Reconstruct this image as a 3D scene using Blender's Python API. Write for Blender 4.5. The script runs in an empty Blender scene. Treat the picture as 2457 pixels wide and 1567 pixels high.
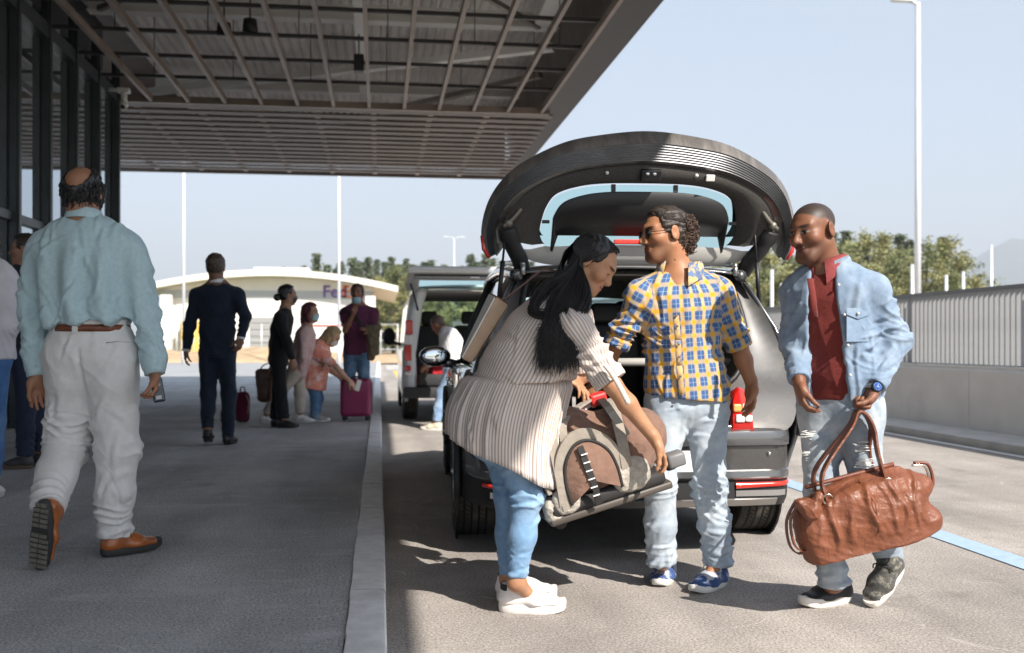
import bpy, bmesh, math, random, time
import numpy as np
from mathutils import Vector, Matrix, Euler, Quaternion
T0 = time.time()
SC = bpy.context.scene
COL = SC.collection
rnd = random.Random(7)

# ------------------------------------------------------------------ camera
FPX = 2400.0                       # focal length in photograph pixels (photo is 2457 wide)
PSI = math.atan(318.0 / FPX)       # camera yaw to the right of the road direction
CAMZ = 1.10
cam_d = bpy.data.cameras.new("camera")
cam = bpy.data.objects.new("camera", cam_d); COL.objects.link(cam)
cam.location = (0, 0, CAMZ)
cam.rotation_euler = (math.pi / 2, 0, -PSI)
cam_d.sensor_width = 36.0
cam_d.lens = 36.0 * FPX / 2457.0
cam_d.shift_y = (824 - 783.5) / 2457.0
cam_d.clip_start = 0.05
cam_d.clip_end = 30000
cam_d.dof.use_dof = True
cam_d.dof.focus_distance = 4.35
cam_d.dof.aperture_fstop = 2.9
SC.camera = cam
# ------------------------------------------------------------------ sky, sun, exposure
SUNV = Vector((0.60, -1.02, 0.98)).normalized()     # towards the sun
EL = math.asin(SUNV.z); AZ = math.atan2(SUNV.x, SUNV.y)
W_ = bpy.data.worlds.new("World"); SC.world = W_; W_.use_nodes = True
nt = W_.node_tree
sky = nt.nodes.new("ShaderNodeTexSky"); sky.sky_type = 'NISHITA'
sky.sun_disc = False; sky.sun_elevation = EL; sky.sun_rotation = AZ
sky.altitude = 400; sky.air_density = 1.0; sky.dust_density = 1.6; sky.ozone_density = 1.0
bg = nt.nodes["Background"]; bg.inputs[1].default_value = 0.113
veil = nt.nodes.new("ShaderNodeMix"); veil.data_type = 'RGBA'          # thin even high haze over the whole sky
veil.inputs[0].default_value = 0.58; veil.inputs[7].default_value = (2.65, 3.05, 3.5, 1)
vn = nt.nodes.new("ShaderNodeTexNoise"); vn.inputs["Scale"].default_value = 2.6; vn.inputs["Detail"].default_value = 6; vn.inputs["Distortion"].default_value = .8
vm = nt.nodes.new("ShaderNodeMapping"); vm.inputs["Scale"].default_value = (1, 1, 3.5); vt = nt.nodes.new("ShaderNodeTexCoord"); nt.links.new(vt.outputs["Generated"], vm.inputs[0]); nt.links.new(vm.outputs[0], vn.inputs["Vector"])
vr = nt.nodes.new("ShaderNodeMapRange"); vr.inputs[1].default_value = .35; vr.inputs[2].default_value = .8; vr.inputs[3].default_value = .54; vr.inputs[4].default_value = .68; nt.links.new(vn.outputs["Fac"], vr.inputs[0]); nt.links.new(vr.outputs[0], veil.inputs[0])
nt.links.new(sky.outputs[0], veil.inputs[6]); nt.links.new(veil.outputs[2], bg.inputs[0])
sl = bpy.data.lights.new("sun", 'SUN'); sl.energy = 3.75; sl.angle = math.radians(0.55); sl.color = (1.0, 0.93, 0.84)
so = bpy.data.objects.new("sun", sl); COL.objects.link(so)
so.rotation_euler = (-SUNV).to_track_quat('-Z', 'Y').to_euler(); so.location = SUNV * 60
SC.view_settings.view_transform = 'Standard'; SC.view_settings.look = 'None'
SC.view_settings.exposure = 1.14; SC.view_settings.gamma = 1.0
SC.view_settings.use_curve_mapping = False
SC.render.engine = 'CYCLES'
cy = SC.cycles
cy.use_denoising = True
cy.max_bounces = 8; cy.diffuse_bounces = 6; cy.glossy_bounces = 4; cy.transmission_bounces = 6; cy.transparent_max_bounces = 12
cy.caustics_reflective = False; cy.caustics_refractive = False
cy.sample_clamp_indirect = 8.0

# ------------------------------------------------------------------ photo pixel helpers (2408-wide view coordinates)
KS = 2457.0 / 2408.0
FW = Vector((math.sin(PSI), math.cos(PSI), 0)); RT = Vector((math.cos(PSI), -math.sin(PSI), 0))
def P(u, v, d):
    """world point seen at view pixel (u,v) at camera depth d"""
    return Vector((0, 0, CAMZ)) + FW * d + RT * ((u * KS - 1228.5) / FPX * d) + Vector((0, 0, (824 - v * KS) / FPX * d))
def Gd(u, v, z=0.0):
    """point on level z below the camera seen at pixel"""
    return P(u, v, FPX * (CAMZ - z) / (v * KS - 824))
def pxm(d): return KS * d / FPX            # metres per view pixel at depth d

# ------------------------------------------------------------------ object helpers
def link(o, parent=None, mat=None):
    COL.objects.link(o)
    if parent is not None: o.parent = parent
    if mat is not None: o.data.materials.append(mat)
    return o
def tag(o, label=None, cat=None, group=None, kind=None):
    if label: o["label"] = label
    if cat: o["category"] = cat
    if group: o["group"] = group
    if kind: o["kind"] = kind
    return o
def thing(name, loc, label, cat, group=None, rz=0.0):
    o = bpy.data.objects.new(name, None); COL.objects.link(o)
    o.location = loc; o.rotation_euler = (0, 0, rz); o.empty_display_size = 0.1
    return tag(o, label, cat, group)
def copy_tree(o, parent=None):
    c = o.copy(); COL.objects.link(c)
    c.parent = parent
    for ch in o.children: copy_tree(ch, c)
    return c
def mesh_np(name, verts, faces, smooth=False):
    me = bpy.data.meshes.new(name)
    verts = np.asarray(verts, dtype=np.float32); faces = np.asarray(faces, dtype=np.int32)
    n = faces.shape[1]
    me.vertices.add(len(verts)); me.vertices.foreach_set("co", verts.ravel())
    me.loops.add(faces.size); me.loops.foreach_set("vertex_index", faces.ravel())
    me.polygons.add(len(faces)); me.polygons.foreach_set("loop_start", np.arange(len(faces), dtype=np.int32) * n)
    me.update(calc_edges=True)
    if smooth: me.polygons.foreach_set("use_smooth", np.ones(len(faces), dtype=bool))
    return me
class MB:
    """collects simple solids; build() makes ONE mesh object"""
    def __init__(s): s.v = []; s.f = []; s.sm = []
    def add(s, vs, fs, smooth=False):
        b = len(s.v); s.v += [tuple(p) for p in vs]
        for f in fs: s.f.append(tuple(i + b for i in f)); s.sm.append(smooth)
        return s
    def box(s, c, h, R=None, bev=0.0):
        c = Vector(c)
        if bev <= 0:
            vs = [Vector((x * h[0], y * h[1], z * h[2])) for x in (-1, 1) for y in (-1, 1) for z in (-1, 1)]
            fs = [(0, 1, 3, 2), (4, 6, 7, 5), (0, 4, 5, 1), (2, 3, 7, 6), (0, 2, 6, 4), (1, 5, 7, 3)]
        else:
            bm = bmesh.new(); bmesh.ops.create_cube(bm, size=2.0)
            for v in bm.verts: v.co = Vector((v.co.x * h[0], v.co.y * h[1], v.co.z * h[2]))
            bmesh.ops.bevel(bm, geom=bm.edges[:], offset=bev, segments=2, affect='EDGES', profile=0.5)
            bm.verts.index_update()
            vs = [v.co.copy() for v in bm.verts]; fs = [[v.index for v in f.verts] for f in bm.faces]; bm.free()
        if R is not None: vs = [R @ v for v in vs]
        return s.add([v + c for v in vs], fs)
    def tube(s, pts, r, n=10, caps=True, flat=None, smooth=True):
        """round (or flattened) tube along points; r scalar or list; flat=(axis vector, factor)"""
        pts = [Vector(p) for p in pts]
        rs = r if isinstance(r, (list, tuple)) else [r] * len(pts)
        prev = None; rings = []
        for i, p in enumerate(pts):
            t = (pts[min(i + 1, len(pts) - 1)] - pts[max(i - 1, 0)])
            if t.length < 1e-9: t = Vector((0, 0, 1))
            t.normalize()
            if prev is None:
                a = Vector((0, 0, 1)) if abs(t.z) < .9 else Vector((1, 0, 0))
                nx = t.cross(a).normalized()
            else:
                nx = (prev - t * prev.dot(t))
                if nx.length < 1e-6: nx = t.orthogonal()
                nx.normalize()
            prev = nx; ny = t.cross(nx)
            ring = []
            for k in range(n):
                a = 2 * math.pi * k / n
                o = (nx * math.cos(a) + ny * math.sin(a)) * rs[i]
                if flat is not None:
                    ax, fk = flat; o = o + ax * (o.dot(ax) * (fk - 1))
                ring.append(p + o)
            rings.append(ring)
        vs = [q for ring in rings for q in ring]; fs = []
        for i in range(len(rings) - 1):
            for k in range(n):
                a = i * n + k; b = i * n + (k + 1) % n
                fs.append((a, b, b + n, a + n))
        if caps:
            fs.append(tuple(range(n - 1, -1, -1))); m = (len(rings) - 1) * n; fs.append(tuple(range(m, m + n)))
        return s.add(vs, fs, smooth)
    def cyl(s, a, b, r, n=16, r2=None): return s.tube([a, b], [r, r if r2 is None else r2], n)
    def prism(s, pts, ax, depth):
        """closed planar polygon pts extruded by vector ax*depth"""
        ax = Vector(ax) * depth; n = len(pts); pts = [Vector(p) for p in pts]
        vs = pts + [p + ax for p in pts]
        fs = [tuple(range(n - 1, -1, -1)), tuple(range(n, 2 * n))]
        for i in range(n): j = (i + 1) % n; fs.append((i, j, j + n, i + n))
        return s.add(vs, fs)
    def ball(s, c, r, R=None, nu=16, nv=10):
        c = Vector(c); r = r if isinstance(r, (tuple, list)) else (r, r, r); vs = []; fs = []
        for i in range(nv + 1):
            th = math.pi * i / nv
            for k in range(nu):
                ph = 2 * math.pi * k / nu
                v = Vector((r[0] * math.sin(th) * math.cos(ph), r[1] * math.sin(th) * math.sin(ph), r[2] * math.cos(th)))
                if R is not None: v = R @ v
                vs.append(c + v)
        for i in range(nv):
            for k in range(nu):
                a = i * nu + k; b = i * nu + (k + 1) % nu
                fs.append((a, a + nu, b + nu, b))
        return s.add(vs, fs, True)
    def loft(s, rings, closed=True, caps=False, smooth=True):
        n = len(rings[0]); vs = [p for r in rings for p in r]; fs = []
        for i in range(len(rings) - 1):
            for k in range(n if closed else n - 1):
                a = i * n + k; b = i * n + (k + 1) % n
                fs.append((a, b, b + n, a + n))
        if caps: fs.append(tuple(range(n - 1, -1, -1))); m = (len(rings) - 1) * n; fs.append(tuple(range(m, m + n)))
        return s.add(vs, fs, smooth)
    def build(s, name, mat, parent=None, off=None, fix=True, merge=0.0):
        me = bpy.data.meshes.new(name)
        o_ = Vector(off) if off is not None else Vector((0, 0, 0))
        me.from_pydata([tuple(Vector(p) - o_) for p in s.v], [], s.f)
        me.polygons.foreach_set("use_smooth", s.sm)
        if fix or merge:
            bm = bmesh.new(); bm.from_mesh(me)
            if merge: bmesh.ops.remove_doubles(bm, verts=bm.verts, dist=merge)
            if fix: bmesh.ops.recalc_face_normals(bm, faces=bm.faces)
            bm.to_mesh(me); bm.free()
        me.update()
        o = bpy.data.objects.new(name, me)
        return link(o, parent, mat)
def autosmooth(o, deg=35):
    me = o.data; me.polygons.foreach_set("use_smooth", [True] * len(me.polygons)); me.set_sharp_from_angle(angle=math.radians(deg)); return o
def catmull(pts, n=6):
    pts = [Vector(p) for p in pts]; out = []
    for i in range(len(pts) - 1):
        p0 = pts[max(i - 1, 0)]; p1 = pts[i]; p2 = pts[i + 1]; p3 = pts[min(i + 2, len(pts) - 1)]
        for k in range(n):
            t = k / n
            out.append(0.5 * ((2 * p1) + (p2 - p0) * t + (2 * p0 - 5 * p1 + 4 * p2 - p3) * t * t + (3 * p1 - p0 - 3 * p2 + p3) * t ** 3))
    out.append(pts[-1]); return out

# ------------------------------------------------------------------ materials
def _n(nt, t, **kw):
    n = nt.nodes.new(t)
    for k, v in kw.items(): setattr(n, k, v)
    return n
def srgb(r, g, b):
    f = lambda c: ((c / 255.0 + 0.055) / 1.055) ** 2.4 if c > 10 else c / 255.0 / 12.92
    return (f(r), f(g), f(b))
def M(name, col, rough=0.6, metal=0.0, var=0.0, vscale=6.0, bump=0.0, bscale=200.0, spec=0.5, coat=0.0, sheen=0.0,
      emit=None, alpha=None, trans=0.0, dirt=None, dscale=3.0, dthr=(0.5, 0.7), coord='Object', vcol=None, stretch=None, bump2=None, sss=0.0):
    """Principled material with noise colour variation, bump and optional second 'dirt' colour"""
    m = bpy.data.materials.new(name); m.use_nodes = True; t = m.node_tree; b = t.nodes["Principled BSDF"]; L = t.links.new
    b.inputs["Roughness"].default_value = rough; b.inputs["Metallic"].default_value = metal
    b.inputs["Specular IOR Level"].default_value = spec
    b.inputs["Coat Weight"].default_value = coat; b.inputs["Coat Roughness"].default_value = 0.05
    b.inputs["Sheen Weight"].default_value = sheen
    if trans: b.inputs["Transmission Weight"].default_value = trans
    if sss:
        b.inputs["Subsurface Weight"].default_value = sss; b.inputs["Subsurface Radius"].default_value = (1, .35, .2); b.inputs["Subsurface Scale"].default_value = 0.008
    b.inputs["Base Color"].default_value = (*col, 1)
    if emit: b.inputs["Emission Color"].default_value = (*emit[0], 1); b.inputs["Emission Strength"].default_value = emit[1]
    if alpha is not None: b.inputs["Alpha"].default_value = alpha
    tc = _n(t, "ShaderNodeTexCoord"); src = tc.outputs[coord]
    if stretch:
        mp = _n(t, "ShaderNodeMapping"); mp.inputs["Scale"].default_value = stretch; L(src, mp.inputs[0]); src = mp.outputs[0]
    cur = None
    if vcol:
        at = _n(t, "ShaderNodeAttribute"); at.attribute_name = vcol; cur = at.outputs["Color"]
    if var > 0:
        nz = _n(t, "ShaderNodeTexNoise"); nz.inputs["Scale"].default_value = vscale; nz.inputs["Detail"].default_value = 5; L(src, nz.inputs["Vector"])
        mr = _n(t, "ShaderNodeMapRange"); mr.inputs[1].default_value = .3; mr.inputs[2].default_value = .7
        mr.inputs[3].default_value = 1 - var; mr.inputs[4].default_value = 1 + var; L(nz.outputs["Fac"], mr.inputs[0])
        mx = _n(t, "ShaderNodeVectorMath", operation='SCALE')
        if cur is not None: L(cur, mx.inputs[0])
        else: mx.inputs[0].default_value = col
        L(mr.outputs[0], mx.inputs["Scale"]); cur = mx.outputs[0]
    if dirt is not None:
        nz = _n(t, "ShaderNodeTexNoise"); nz.inputs["Scale"].default_value = dscale; nz.inputs["Detail"].default_value = 8; nz.inputs["Roughness"].default_value = .65; L(src, nz.inputs["Vector"])
        mr = _n(t, "ShaderNodeMapRange"); mr.inputs[1].default_value = dthr[0]; mr.inputs[2].default_value = dthr[1]; L(nz.outputs["Fac"], mr.inputs[0])
        mx = _n(t, "ShaderNodeMix", data_type='RGBA'); L(mr.outputs[0], mx.inputs[0])
        if cur is not None: L(cur, mx.inputs[6])
        else: mx.inputs[6].default_value = (*col, 1)
        mx.inputs[7].default_value = (*dirt, 1); cur = mx.outputs[2]
    if cur is not None: L(cur, b.inputs["Base Color"])
    nrm = None
    for (bs, st) in ([(bscale, bump)] if bump > 0 else []) + ([bump2] if bump2 else []):
        nz = _n(t, "ShaderNodeTexNoise"); nz.inputs["Scale"].default_value = bs; nz.inputs["Detail"].default_value = 3; L(src, nz.inputs["Vector"])
        bp = _n(t, "ShaderNodeBump"); bp.inputs["Strength"].default_value = st; bp.inputs["Distance"].default_value = 1.0 / bs; L(nz.outputs["Fac"], bp.inputs["Height"])
        if nrm is not None: L(nrm, bp.inputs["Normal"])
        nrm = bp.outputs[0]
    if nrm is not None: L(nrm, b.inputs["Normal"])
    return m
# ================================================================== SETTING
def asphalt(name, base, tint, scuff=0.5, stain=(0.55, 0.75)):
    m = bpy.data.materials.new(name); m.use_nodes = True; t = m.node_tree; b = t.nodes["Principled BSDF"]; L = t.links.new
    b.inputs["Roughness"].default_value = 0.85; b.inputs["Specular IOR Level"].default_value = 0.3
    tc = _n(t, "ShaderNodeTexCoord"); o = tc.outputs["Object"]
    def noise(sc, det=4, rough=.6, stretch=None, dist=0):
        s = o
        if stretch: mp = _n(t, "ShaderNodeMapping"); mp.inputs["Scale"].default_value = stretch[:3]; mp.inputs["Rotation"].default_value = (0, 0, stretch[3] if len(stretch) > 3 else 0); L(o, mp.inputs[0]); s = mp.outputs[0]
        n = _n(t, "ShaderNodeTexNoise"); n.inputs["Scale"].default_value = sc; n.inputs["Detail"].default_value = det; n.inputs["Roughness"].default_value = rough; n.inputs["Distortion"].default_value = dist
        L(s, n.inputs["Vector"]); return n.outputs["Fac"]
    def rng(f, a, b_, c, d):
        r = _n(t, "ShaderNodeMapRange"); r.inputs[1].default_value = a; r.inputs[2].default_value = b_; r.inputs[3].default_value = c; r.inputs[4].default_value = d; L(f, r.inputs[0]); return r.outputs[0]
    def mul(a, b_):
        n = _n(t, "ShaderNodeMath", operation='MULTIPLY'); L(a, n.inputs[0]); L(b_, n.inputs[1]); return n.outputs[0]
    v = rng(noise(95, 2, .8), .3, .7, .45, 1.6)
    v = mul(v, rng(noise(420, 1, .5), .35, .65, .72, 1.3))
    v = mul(v, rng(noise(.9, 6, .65), .3, .7, .76, 1.24))
    v = mul(v, rng(noise(2.2, 4, .6, (1, .12, 1, .12)), .35, .65, .86, 1.14))
    sc = _n(t, "ShaderNodeVectorMath", operation='SCALE'); sc.inputs[0].default_value = base; L(v, sc.inputs["Scale"])
    mx = _n(t, "ShaderNodeMix", data_type='RGBA'); L(sc.outputs[0], mx.inputs[6]); mx.inputs[7].default_value = (*tint, 1)
    L(rng(noise(1.7, 7, .7, (.55, 1.6, 1, .5), .6), .56, .70, 0, scuff), mx.inputs[0])
    mx2 = _n(t, "ShaderNodeMix", data_type='RGBA'); L(mx.outputs[2], mx2.inputs[6]); mx2.inputs[7].default_value = (tint[0] * 1.25, tint[1] * 1.25, tint[2] * 1.25, 1)
    sA = rng(noise(5.0, 6, .75, (.35, 3.2, 1, .25), 1.2), .58, .68, 0, 1); sB = rng(noise(.8, 3, .5), .45, .62, 0, scuff); L(mul(sA, sB), mx2.inputs[0])
    mx3 = _n(t, "ShaderNodeMix", data_type='RGBA'); L(mx2.outputs[2], mx3.inputs[6]); mx3.inputs[7].default_value = (base[0] * .45, base[1] * .45, base[2] * .45, 1)
    L(mul(rng(noise(3.1, 5, .6, None, .4), .58, .68, 0, .45), rng(noise(.55, 2, .5), .45, .6, 0, 1)), mx3.inputs[0])
    # thin pale scratches: contour lines of a slow warped noise
    def contour(sc, st, wd):
        n_ = noise(sc, 2, .5, st, 1.5); a_ = _n(t, "ShaderNodeMath", operation='SUBTRACT'); L(n_, a_.inputs[0]); a_.inputs[1].default_value = .5; c_ = _n(t, "ShaderNodeMath", operation='ABSOLUTE'); L(a_.outputs[0], c_.inputs[0]); return rng(c_.outputs[0], 0, wd, 1, 0)
    sc_ = mul(contour(.9, (1, .7, 1, .7), .0035), rng(noise(1.3, 4, .6), .50, .62, 0, .40)); sd_ = mul(contour(.55, (.5, 1.3, 1, -.4), .0025), rng(noise(1.9, 4, .6), .50, .62, 0, .35))
    ad = _n(t, "ShaderNodeMath", operation='MAXIMUM'); L(sc_, ad.inputs[0]); L(sd_, ad.inputs[1])
    mx4 = _n(t, "ShaderNodeMix", data_type='RGBA'); L(mx3.outputs[2], mx4.inputs[6]); mx4.inputs[7].default_value = (tint[0] * 1.5, tint[1] * 1.5, tint[2] * 1.5, 1); L(ad.outputs[0], mx4.inputs[0])
    L(mx4.outputs[2], b.inputs["Base Color"])
    bp = _n(t, "ShaderNodeBump"); bp.inputs["Strength"].default_value = .7; bp.inputs["Distance"].default_value = .004
    L(noise(160, 3, .7), bp.inputs["Height"]); L(bp.outputs[0], b.inputs["Normal"])
    return m
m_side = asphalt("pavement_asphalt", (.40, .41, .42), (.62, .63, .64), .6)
m_road = asphalt("road_asphalt", (.315, .288, .265), (.50, .47, .44), .35)
m_conc = M("concrete", (.78, .75, .71), .85, var=.06, vscale=2.0, bump=.25, bscale=60, dirt=(.66, .63, .59), dscale=1.3, dthr=(.52, .75))
m_kerb = M("kerb_concrete", (.80, .81, .82), .85, var=.10, vscale=14.0, bump=.35, bscale=120, dirt=(.58, .58, .59), dscale=3.0, dthr=(.52, .8))
m_sand = M("dry_sand", (.46, .33, .20), .95, var=.2, vscale=.8, bump=.3, bscale=20)
m_grass = M("far_grass", (.16, .17, .07), .95, var=.3, vscale=.15)
m_white_line = M("white_paint", (.72, .70, .66), .7, var=.12, vscale=20, dirt=(.4, .37, .34), dscale=12, dthr=(.6, .75))
m_blue_line = M("blue_paint", (.34, .46, .62), .7, var=.1, vscale=20, dirt=(.25, .28, .32), dscale=15, dthr=(.62, .78))
m_yellow = M("yellow_paint", (.75, .50, .08), .6, var=.1, vscale=20)
m_steel_dk = M("dark_steel", (.045, .055, .062), .38, metal=.25, var=.2, vscale=3, bump=.05, bscale=40)
m_batten = M("batten_metal", (.25, .195, .165), .45, metal=.2, var=.25, vscale=1.5)
m_grid_dk = M("dark_grid_bar", (.055, .05, .05), .5, metal=.3)
m_deck = M("deck_sheet", (.76, .72, .68), .7, metal=.0, var=.15, vscale=1.0)
m_beam = M("beam_paint", (.78, .76, .73), .55, var=.08, vscale=1.0)
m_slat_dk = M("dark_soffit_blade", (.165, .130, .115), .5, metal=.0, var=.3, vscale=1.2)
m_fascia = M("fascia_metal", (.24, .21, .19), .45, metal=.5, var=.2, vscale=2)
m_fence = M("fence_slat_metal", (.47, .48, .49), .5, metal=.1, var=.08, vscale=3)
m_galv = M("galvanised_pole", (.70, .71, .72), .4, metal=.3, var=.06, vscale=2)
m_black = M("black_plastic", (.012, .012, .013), .45)
m_whitep = M("white_plastic", (.80, .80, .79), .4)
m_wallw = M("white_cladding", (.78, .76, .73), .6, var=.04, vscale=1)
m_glass = M("coated_glass", (.50, .56, .62), .03, metal=.92)
m_roofw = M("roof_sheet", (.78, .74, .68), .5)
def structure(o): o["kind"] = "structure"; return o

# ---- ground, road, pavement
g = MB(); R_ = 14000
g.add([(-R_, -300, -.06), (R_, -300, -.06), (R_, R_, -.06), (-R_, R_, -.06)], [(0, 1, 2, 3)])
structure(g.build("ground", m_grass))
g = MB(); g.add([(.02, -14, 0), (6.9, -14, 0), (6.9, 220, 0), (.02, 220, 0)], [(0, 1, 2, 3)])
structure(g.build("road", m_road))
KX0, KX1, SZ = -.117, .026, .12
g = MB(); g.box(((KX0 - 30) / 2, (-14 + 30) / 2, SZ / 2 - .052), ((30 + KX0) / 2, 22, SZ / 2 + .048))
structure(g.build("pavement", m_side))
# paler concrete apron and dry sand beyond the canopy
g = MB(); g.box(((KX0 - 46) / 2, 41, SZ / 2 - .05), ((46 + KX0) / 2, 11, SZ / 2 + .052))
structure(g.build("apron", M("apron_concrete", (.30, .31, .32), .85, var=.12, vscale=.6, bump=.1, bscale=30)))
# kerb of precast stones with a worn, slightly wandering inner edge
kb = bpy.data.objects.new("kerb", None); COL.objects.link(kb); structure(kb)
r2 = random.Random(3); wob = 0; y0 = -8.0
while y0 < 70:
    L_ = 1.0 if y0 < 24 else 4.0; g = MB(); rings = []; nn_ = 22 if y0 < 14 else 4; dz = r2.uniform(-.0015, .0015); dx = r2.uniform(-.0015, .0015)
    for i in range(nn_ + 1):
        y = y0 + .002 + (L_ - .004) * i / nn_; wob = wob * .8 + r2.uniform(-1, 1) * .0018; ch = .004 + abs(r2.gauss(0, .0014))
        rings.append([(KX0 + wob, y, .112), (KX0 + wob + ch, y, .1262 + dz), (KX1 - .022 + dx, y, .1262 + dz), (KX1 - .007 + dx, y, .121 + dz), (KX1 + dx, y, .105), (KX1 + dx, y, -.05)])
    g.loft(rings, closed=False, smooth=False); autosmooth(g.build("kerb_stone", m_kerb, kb), 30); y0 += L_
# sand bank in front of the warehouse
nx, ny = 60, 14; vs = []; fs = []
for j in range(ny + 1):
    for i in range(nx + 1):
        x = -34 + 36.2 * i / nx; y = 52.5 + 12 * j / ny
        s = math.sin(min(1, j / ny * 1.6) * math.pi / 2)
        e = min(1, i / 6, (nx - i) / 10)
        z = .05 + s * e * (.62 + .16 * math.sin(x * .7) + .1 * math.sin(x * 1.9 + y)) + rnd.uniform(0, .03)
        vs.append((x, y, z))
for j in range(ny):
    for i in range(nx): a = j * (nx + 1) + i; fs.append((a, a + 1, a + nx + 2, a + nx + 1))
g = MB(); g.add(vs, fs, True); structure(g.build("sand_bank", m_sand))
# pale sandy yard right of the warehouse, across the far end of the road
g = MB(); g.add([(-.1, 70.2, .004), (6.9, 70.2, .004), (6.9, 130, .004), (-.1, 130, .004)], [(0, 1, 2, 3)]); structure(g.build("far_yard", m_sand))
# ---- painted road lines
def line(name, x0, x1, y0, y1, mat, z=.005):
    g = MB(); n = 60
    r3 = random.Random(name)
    L_ = []; 
    for i in range(n + 1):
        y = y0 + (y1 - y0) * i / n; L_.append([(x0 + r3.uniform(-.004, .004), y, z), (x1 + r3.uniform(-.004, .004), y, z)])
    g.loft(L_, closed=False, smooth=False); o = g.build(name, mat, fix=False); return structure(o)
line("blue_road_line", 3.10, 3.27, -4, 46, m_blue_line)
line("white_road_line", 6.10, 6.20, -4, 60, m_white_line)
line("yellow_road_line", .55, .72, 24, 40, m_yellow)
for k, y in enumerate((43, 46, 49)):
    line("white_crossing_bar", .3, 3.0, y, y + 1.2, m_white_line)

# ---- parapet with base kerb and slatted fence
pw = thing("parapet_wall", (6.9, 0, 0), "long grey concrete parapet wall carrying the slatted fence beside the road", "wall")
prof = [(.0, .0), (.0, .775), (.02, .795), (.36, .795), (.38, .775), (.38, -.05), (0, -.05)]
ys = np.arange(-4, 96.1, 5.0)
for a, b_ in zip(ys[:-1], ys[1:]):     # cast bays with open joints
    g = MB(); g.prism([(x, a + .006, z) for x, z in prof], (0, 1, 0), b_ - a - .012); g.build("wall_bay", m_conc, pw)
g = MB(); g.prism([(-.64, -4, -.05), (-.64, -4, .085), (-.625, -4, .095), (-.003, -4, .095), (-.003, -4, -.05)], (0, 1, 0), 100); g.build("base_kerb", M("parapet_kerb", (.56, .54, .51), .85, var=.12, vscale=4, bump=.3, bscale=80), pw)
g = MB(); g.box((.12, 46, .812), (.10, 50, .016)); g.build("wall_capping", M("bright_capping", (.70, .68, .64), .6, var=.05), pw)
fn = thing("slatted_fence", (7.05, 0, .83), "grey metal fence of upright slats standing on the concrete parapet", "fence")
FZ0, FZ1 = .0, .895
slat_me = None; pitch = .1
y = 4.0; k = 0
while k < 290:
    if slat_me is None:
        g = MB(); g.box((0, 0, (FZ0 + FZ1) / 2), (.030, .0175, (FZ1 - FZ0) / 2 - .012), R=Matrix.Rotation(-.62, 3, 'Z')); o = g.build("slat", m_fence, fn); slat_me = o.data
    else: o = link(bpy.data.objects.new("slat", slat_me), fn)
    o.location = (0, y, 0); y += pitch; k += 1
g = MB(); Rz = Matrix.Rotation(-.62, 3, 'Z')
while y < 95: g.box((0, y, (FZ0 + FZ1) / 2), (.03, .0175, (FZ1 - FZ0) / 2 - .012), R=Rz); y += pitch
o = g.build("far_slats", m_fence, fn, fix=False); o["kind"] = "stuff"
g = MB(); g.box((0, 48, FZ1 + .012), (.034, 46, .022)); g.build("top_rail", M("fence_rail", (.16, .165, .17), .45, metal=.4), fn)
g = MB(); g.box((0, 48, FZ0 + .012), (.034, 46, .010)); g.build("bottom_rail", m_fence, fn)
for yy in np.arange(5, 90, 2.5):
    g = MB(); g.box((.06, yy, .44), (.024, .03, .46)); g.build("post", m_fence, fn)

# ---- canopy
HC, CX0, CX1, CY0, CY1, CYM = 5.0, -4.19, 3.22, -3.7, 23.6, 16.8  # unseen near end behind the camera kept short, letting sky light into the shade
cn = thing("terminal_canopy", (0, CYM, 0), "wide overhanging terminal canopy with open batten ceiling above the pavement", "canopy")
OFF = Vector((0, CYM, 0))
g = MB()
# corrugated deck
nn = 180; ring = []
pro = []
for i in range(nn + 1):
    x = CX0 + (CX1 - .35 - CX0) * i / nn; pro.append((x, 6.28 + (.05 if (i // 2) % 2 else 0) + .03 * (x - CX0)))
g.loft([[(x, CY0, z) for x, z in pro], [(x, CY1 - .2, z) for x, z in pro]], closed=False, smooth=False)
g.build("roof_deck", m_deck, cn, OFF, fix=False)
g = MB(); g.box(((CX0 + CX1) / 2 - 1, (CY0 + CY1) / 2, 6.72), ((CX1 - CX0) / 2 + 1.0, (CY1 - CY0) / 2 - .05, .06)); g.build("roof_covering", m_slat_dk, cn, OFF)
# fascia: sloping outer edge, solid soffit strip, end edge
g = MB(); g.prism([(CX1 - .02, CY0, HC), (CX1, CY0, HC + .02), (CX1 + .02, CY0, HC + .10), (CX1 - .28, CY0, 6.8), (CX1 - .40, CY0, 6.8)], (0, 1, 0), CY1 - CY0); g.build("fascia", m_fascia, cn, OFF)
g = MB(); g.prism([(CX1 - .46, CY0, HC + .06), (CX1 - .021, CY0, HC + .003), (CX1 - .021, CY0, HC + .02), (CX1 - .46, CY0, HC + .08)], (0, 1, 0), CY1 - CY0 - .01); g.build("soffit_strip", m_grid_dk, cn, OFF)
g = MB(); g.box(((CX0 + CX1) / 2 - .02 - 3, CY1 + .03, HC + .075), ((CX1 - CX0) / 2 + 2.95, .03, .075)); g.box(((CX0 + CX1) / 2 - 3.07, CY1 - .2, 5.95), ((CX1 - CX0) / 2 + 2.78, .03, .75)); g.build("end_fascia", m_slat_dk, cn, OFF)
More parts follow.
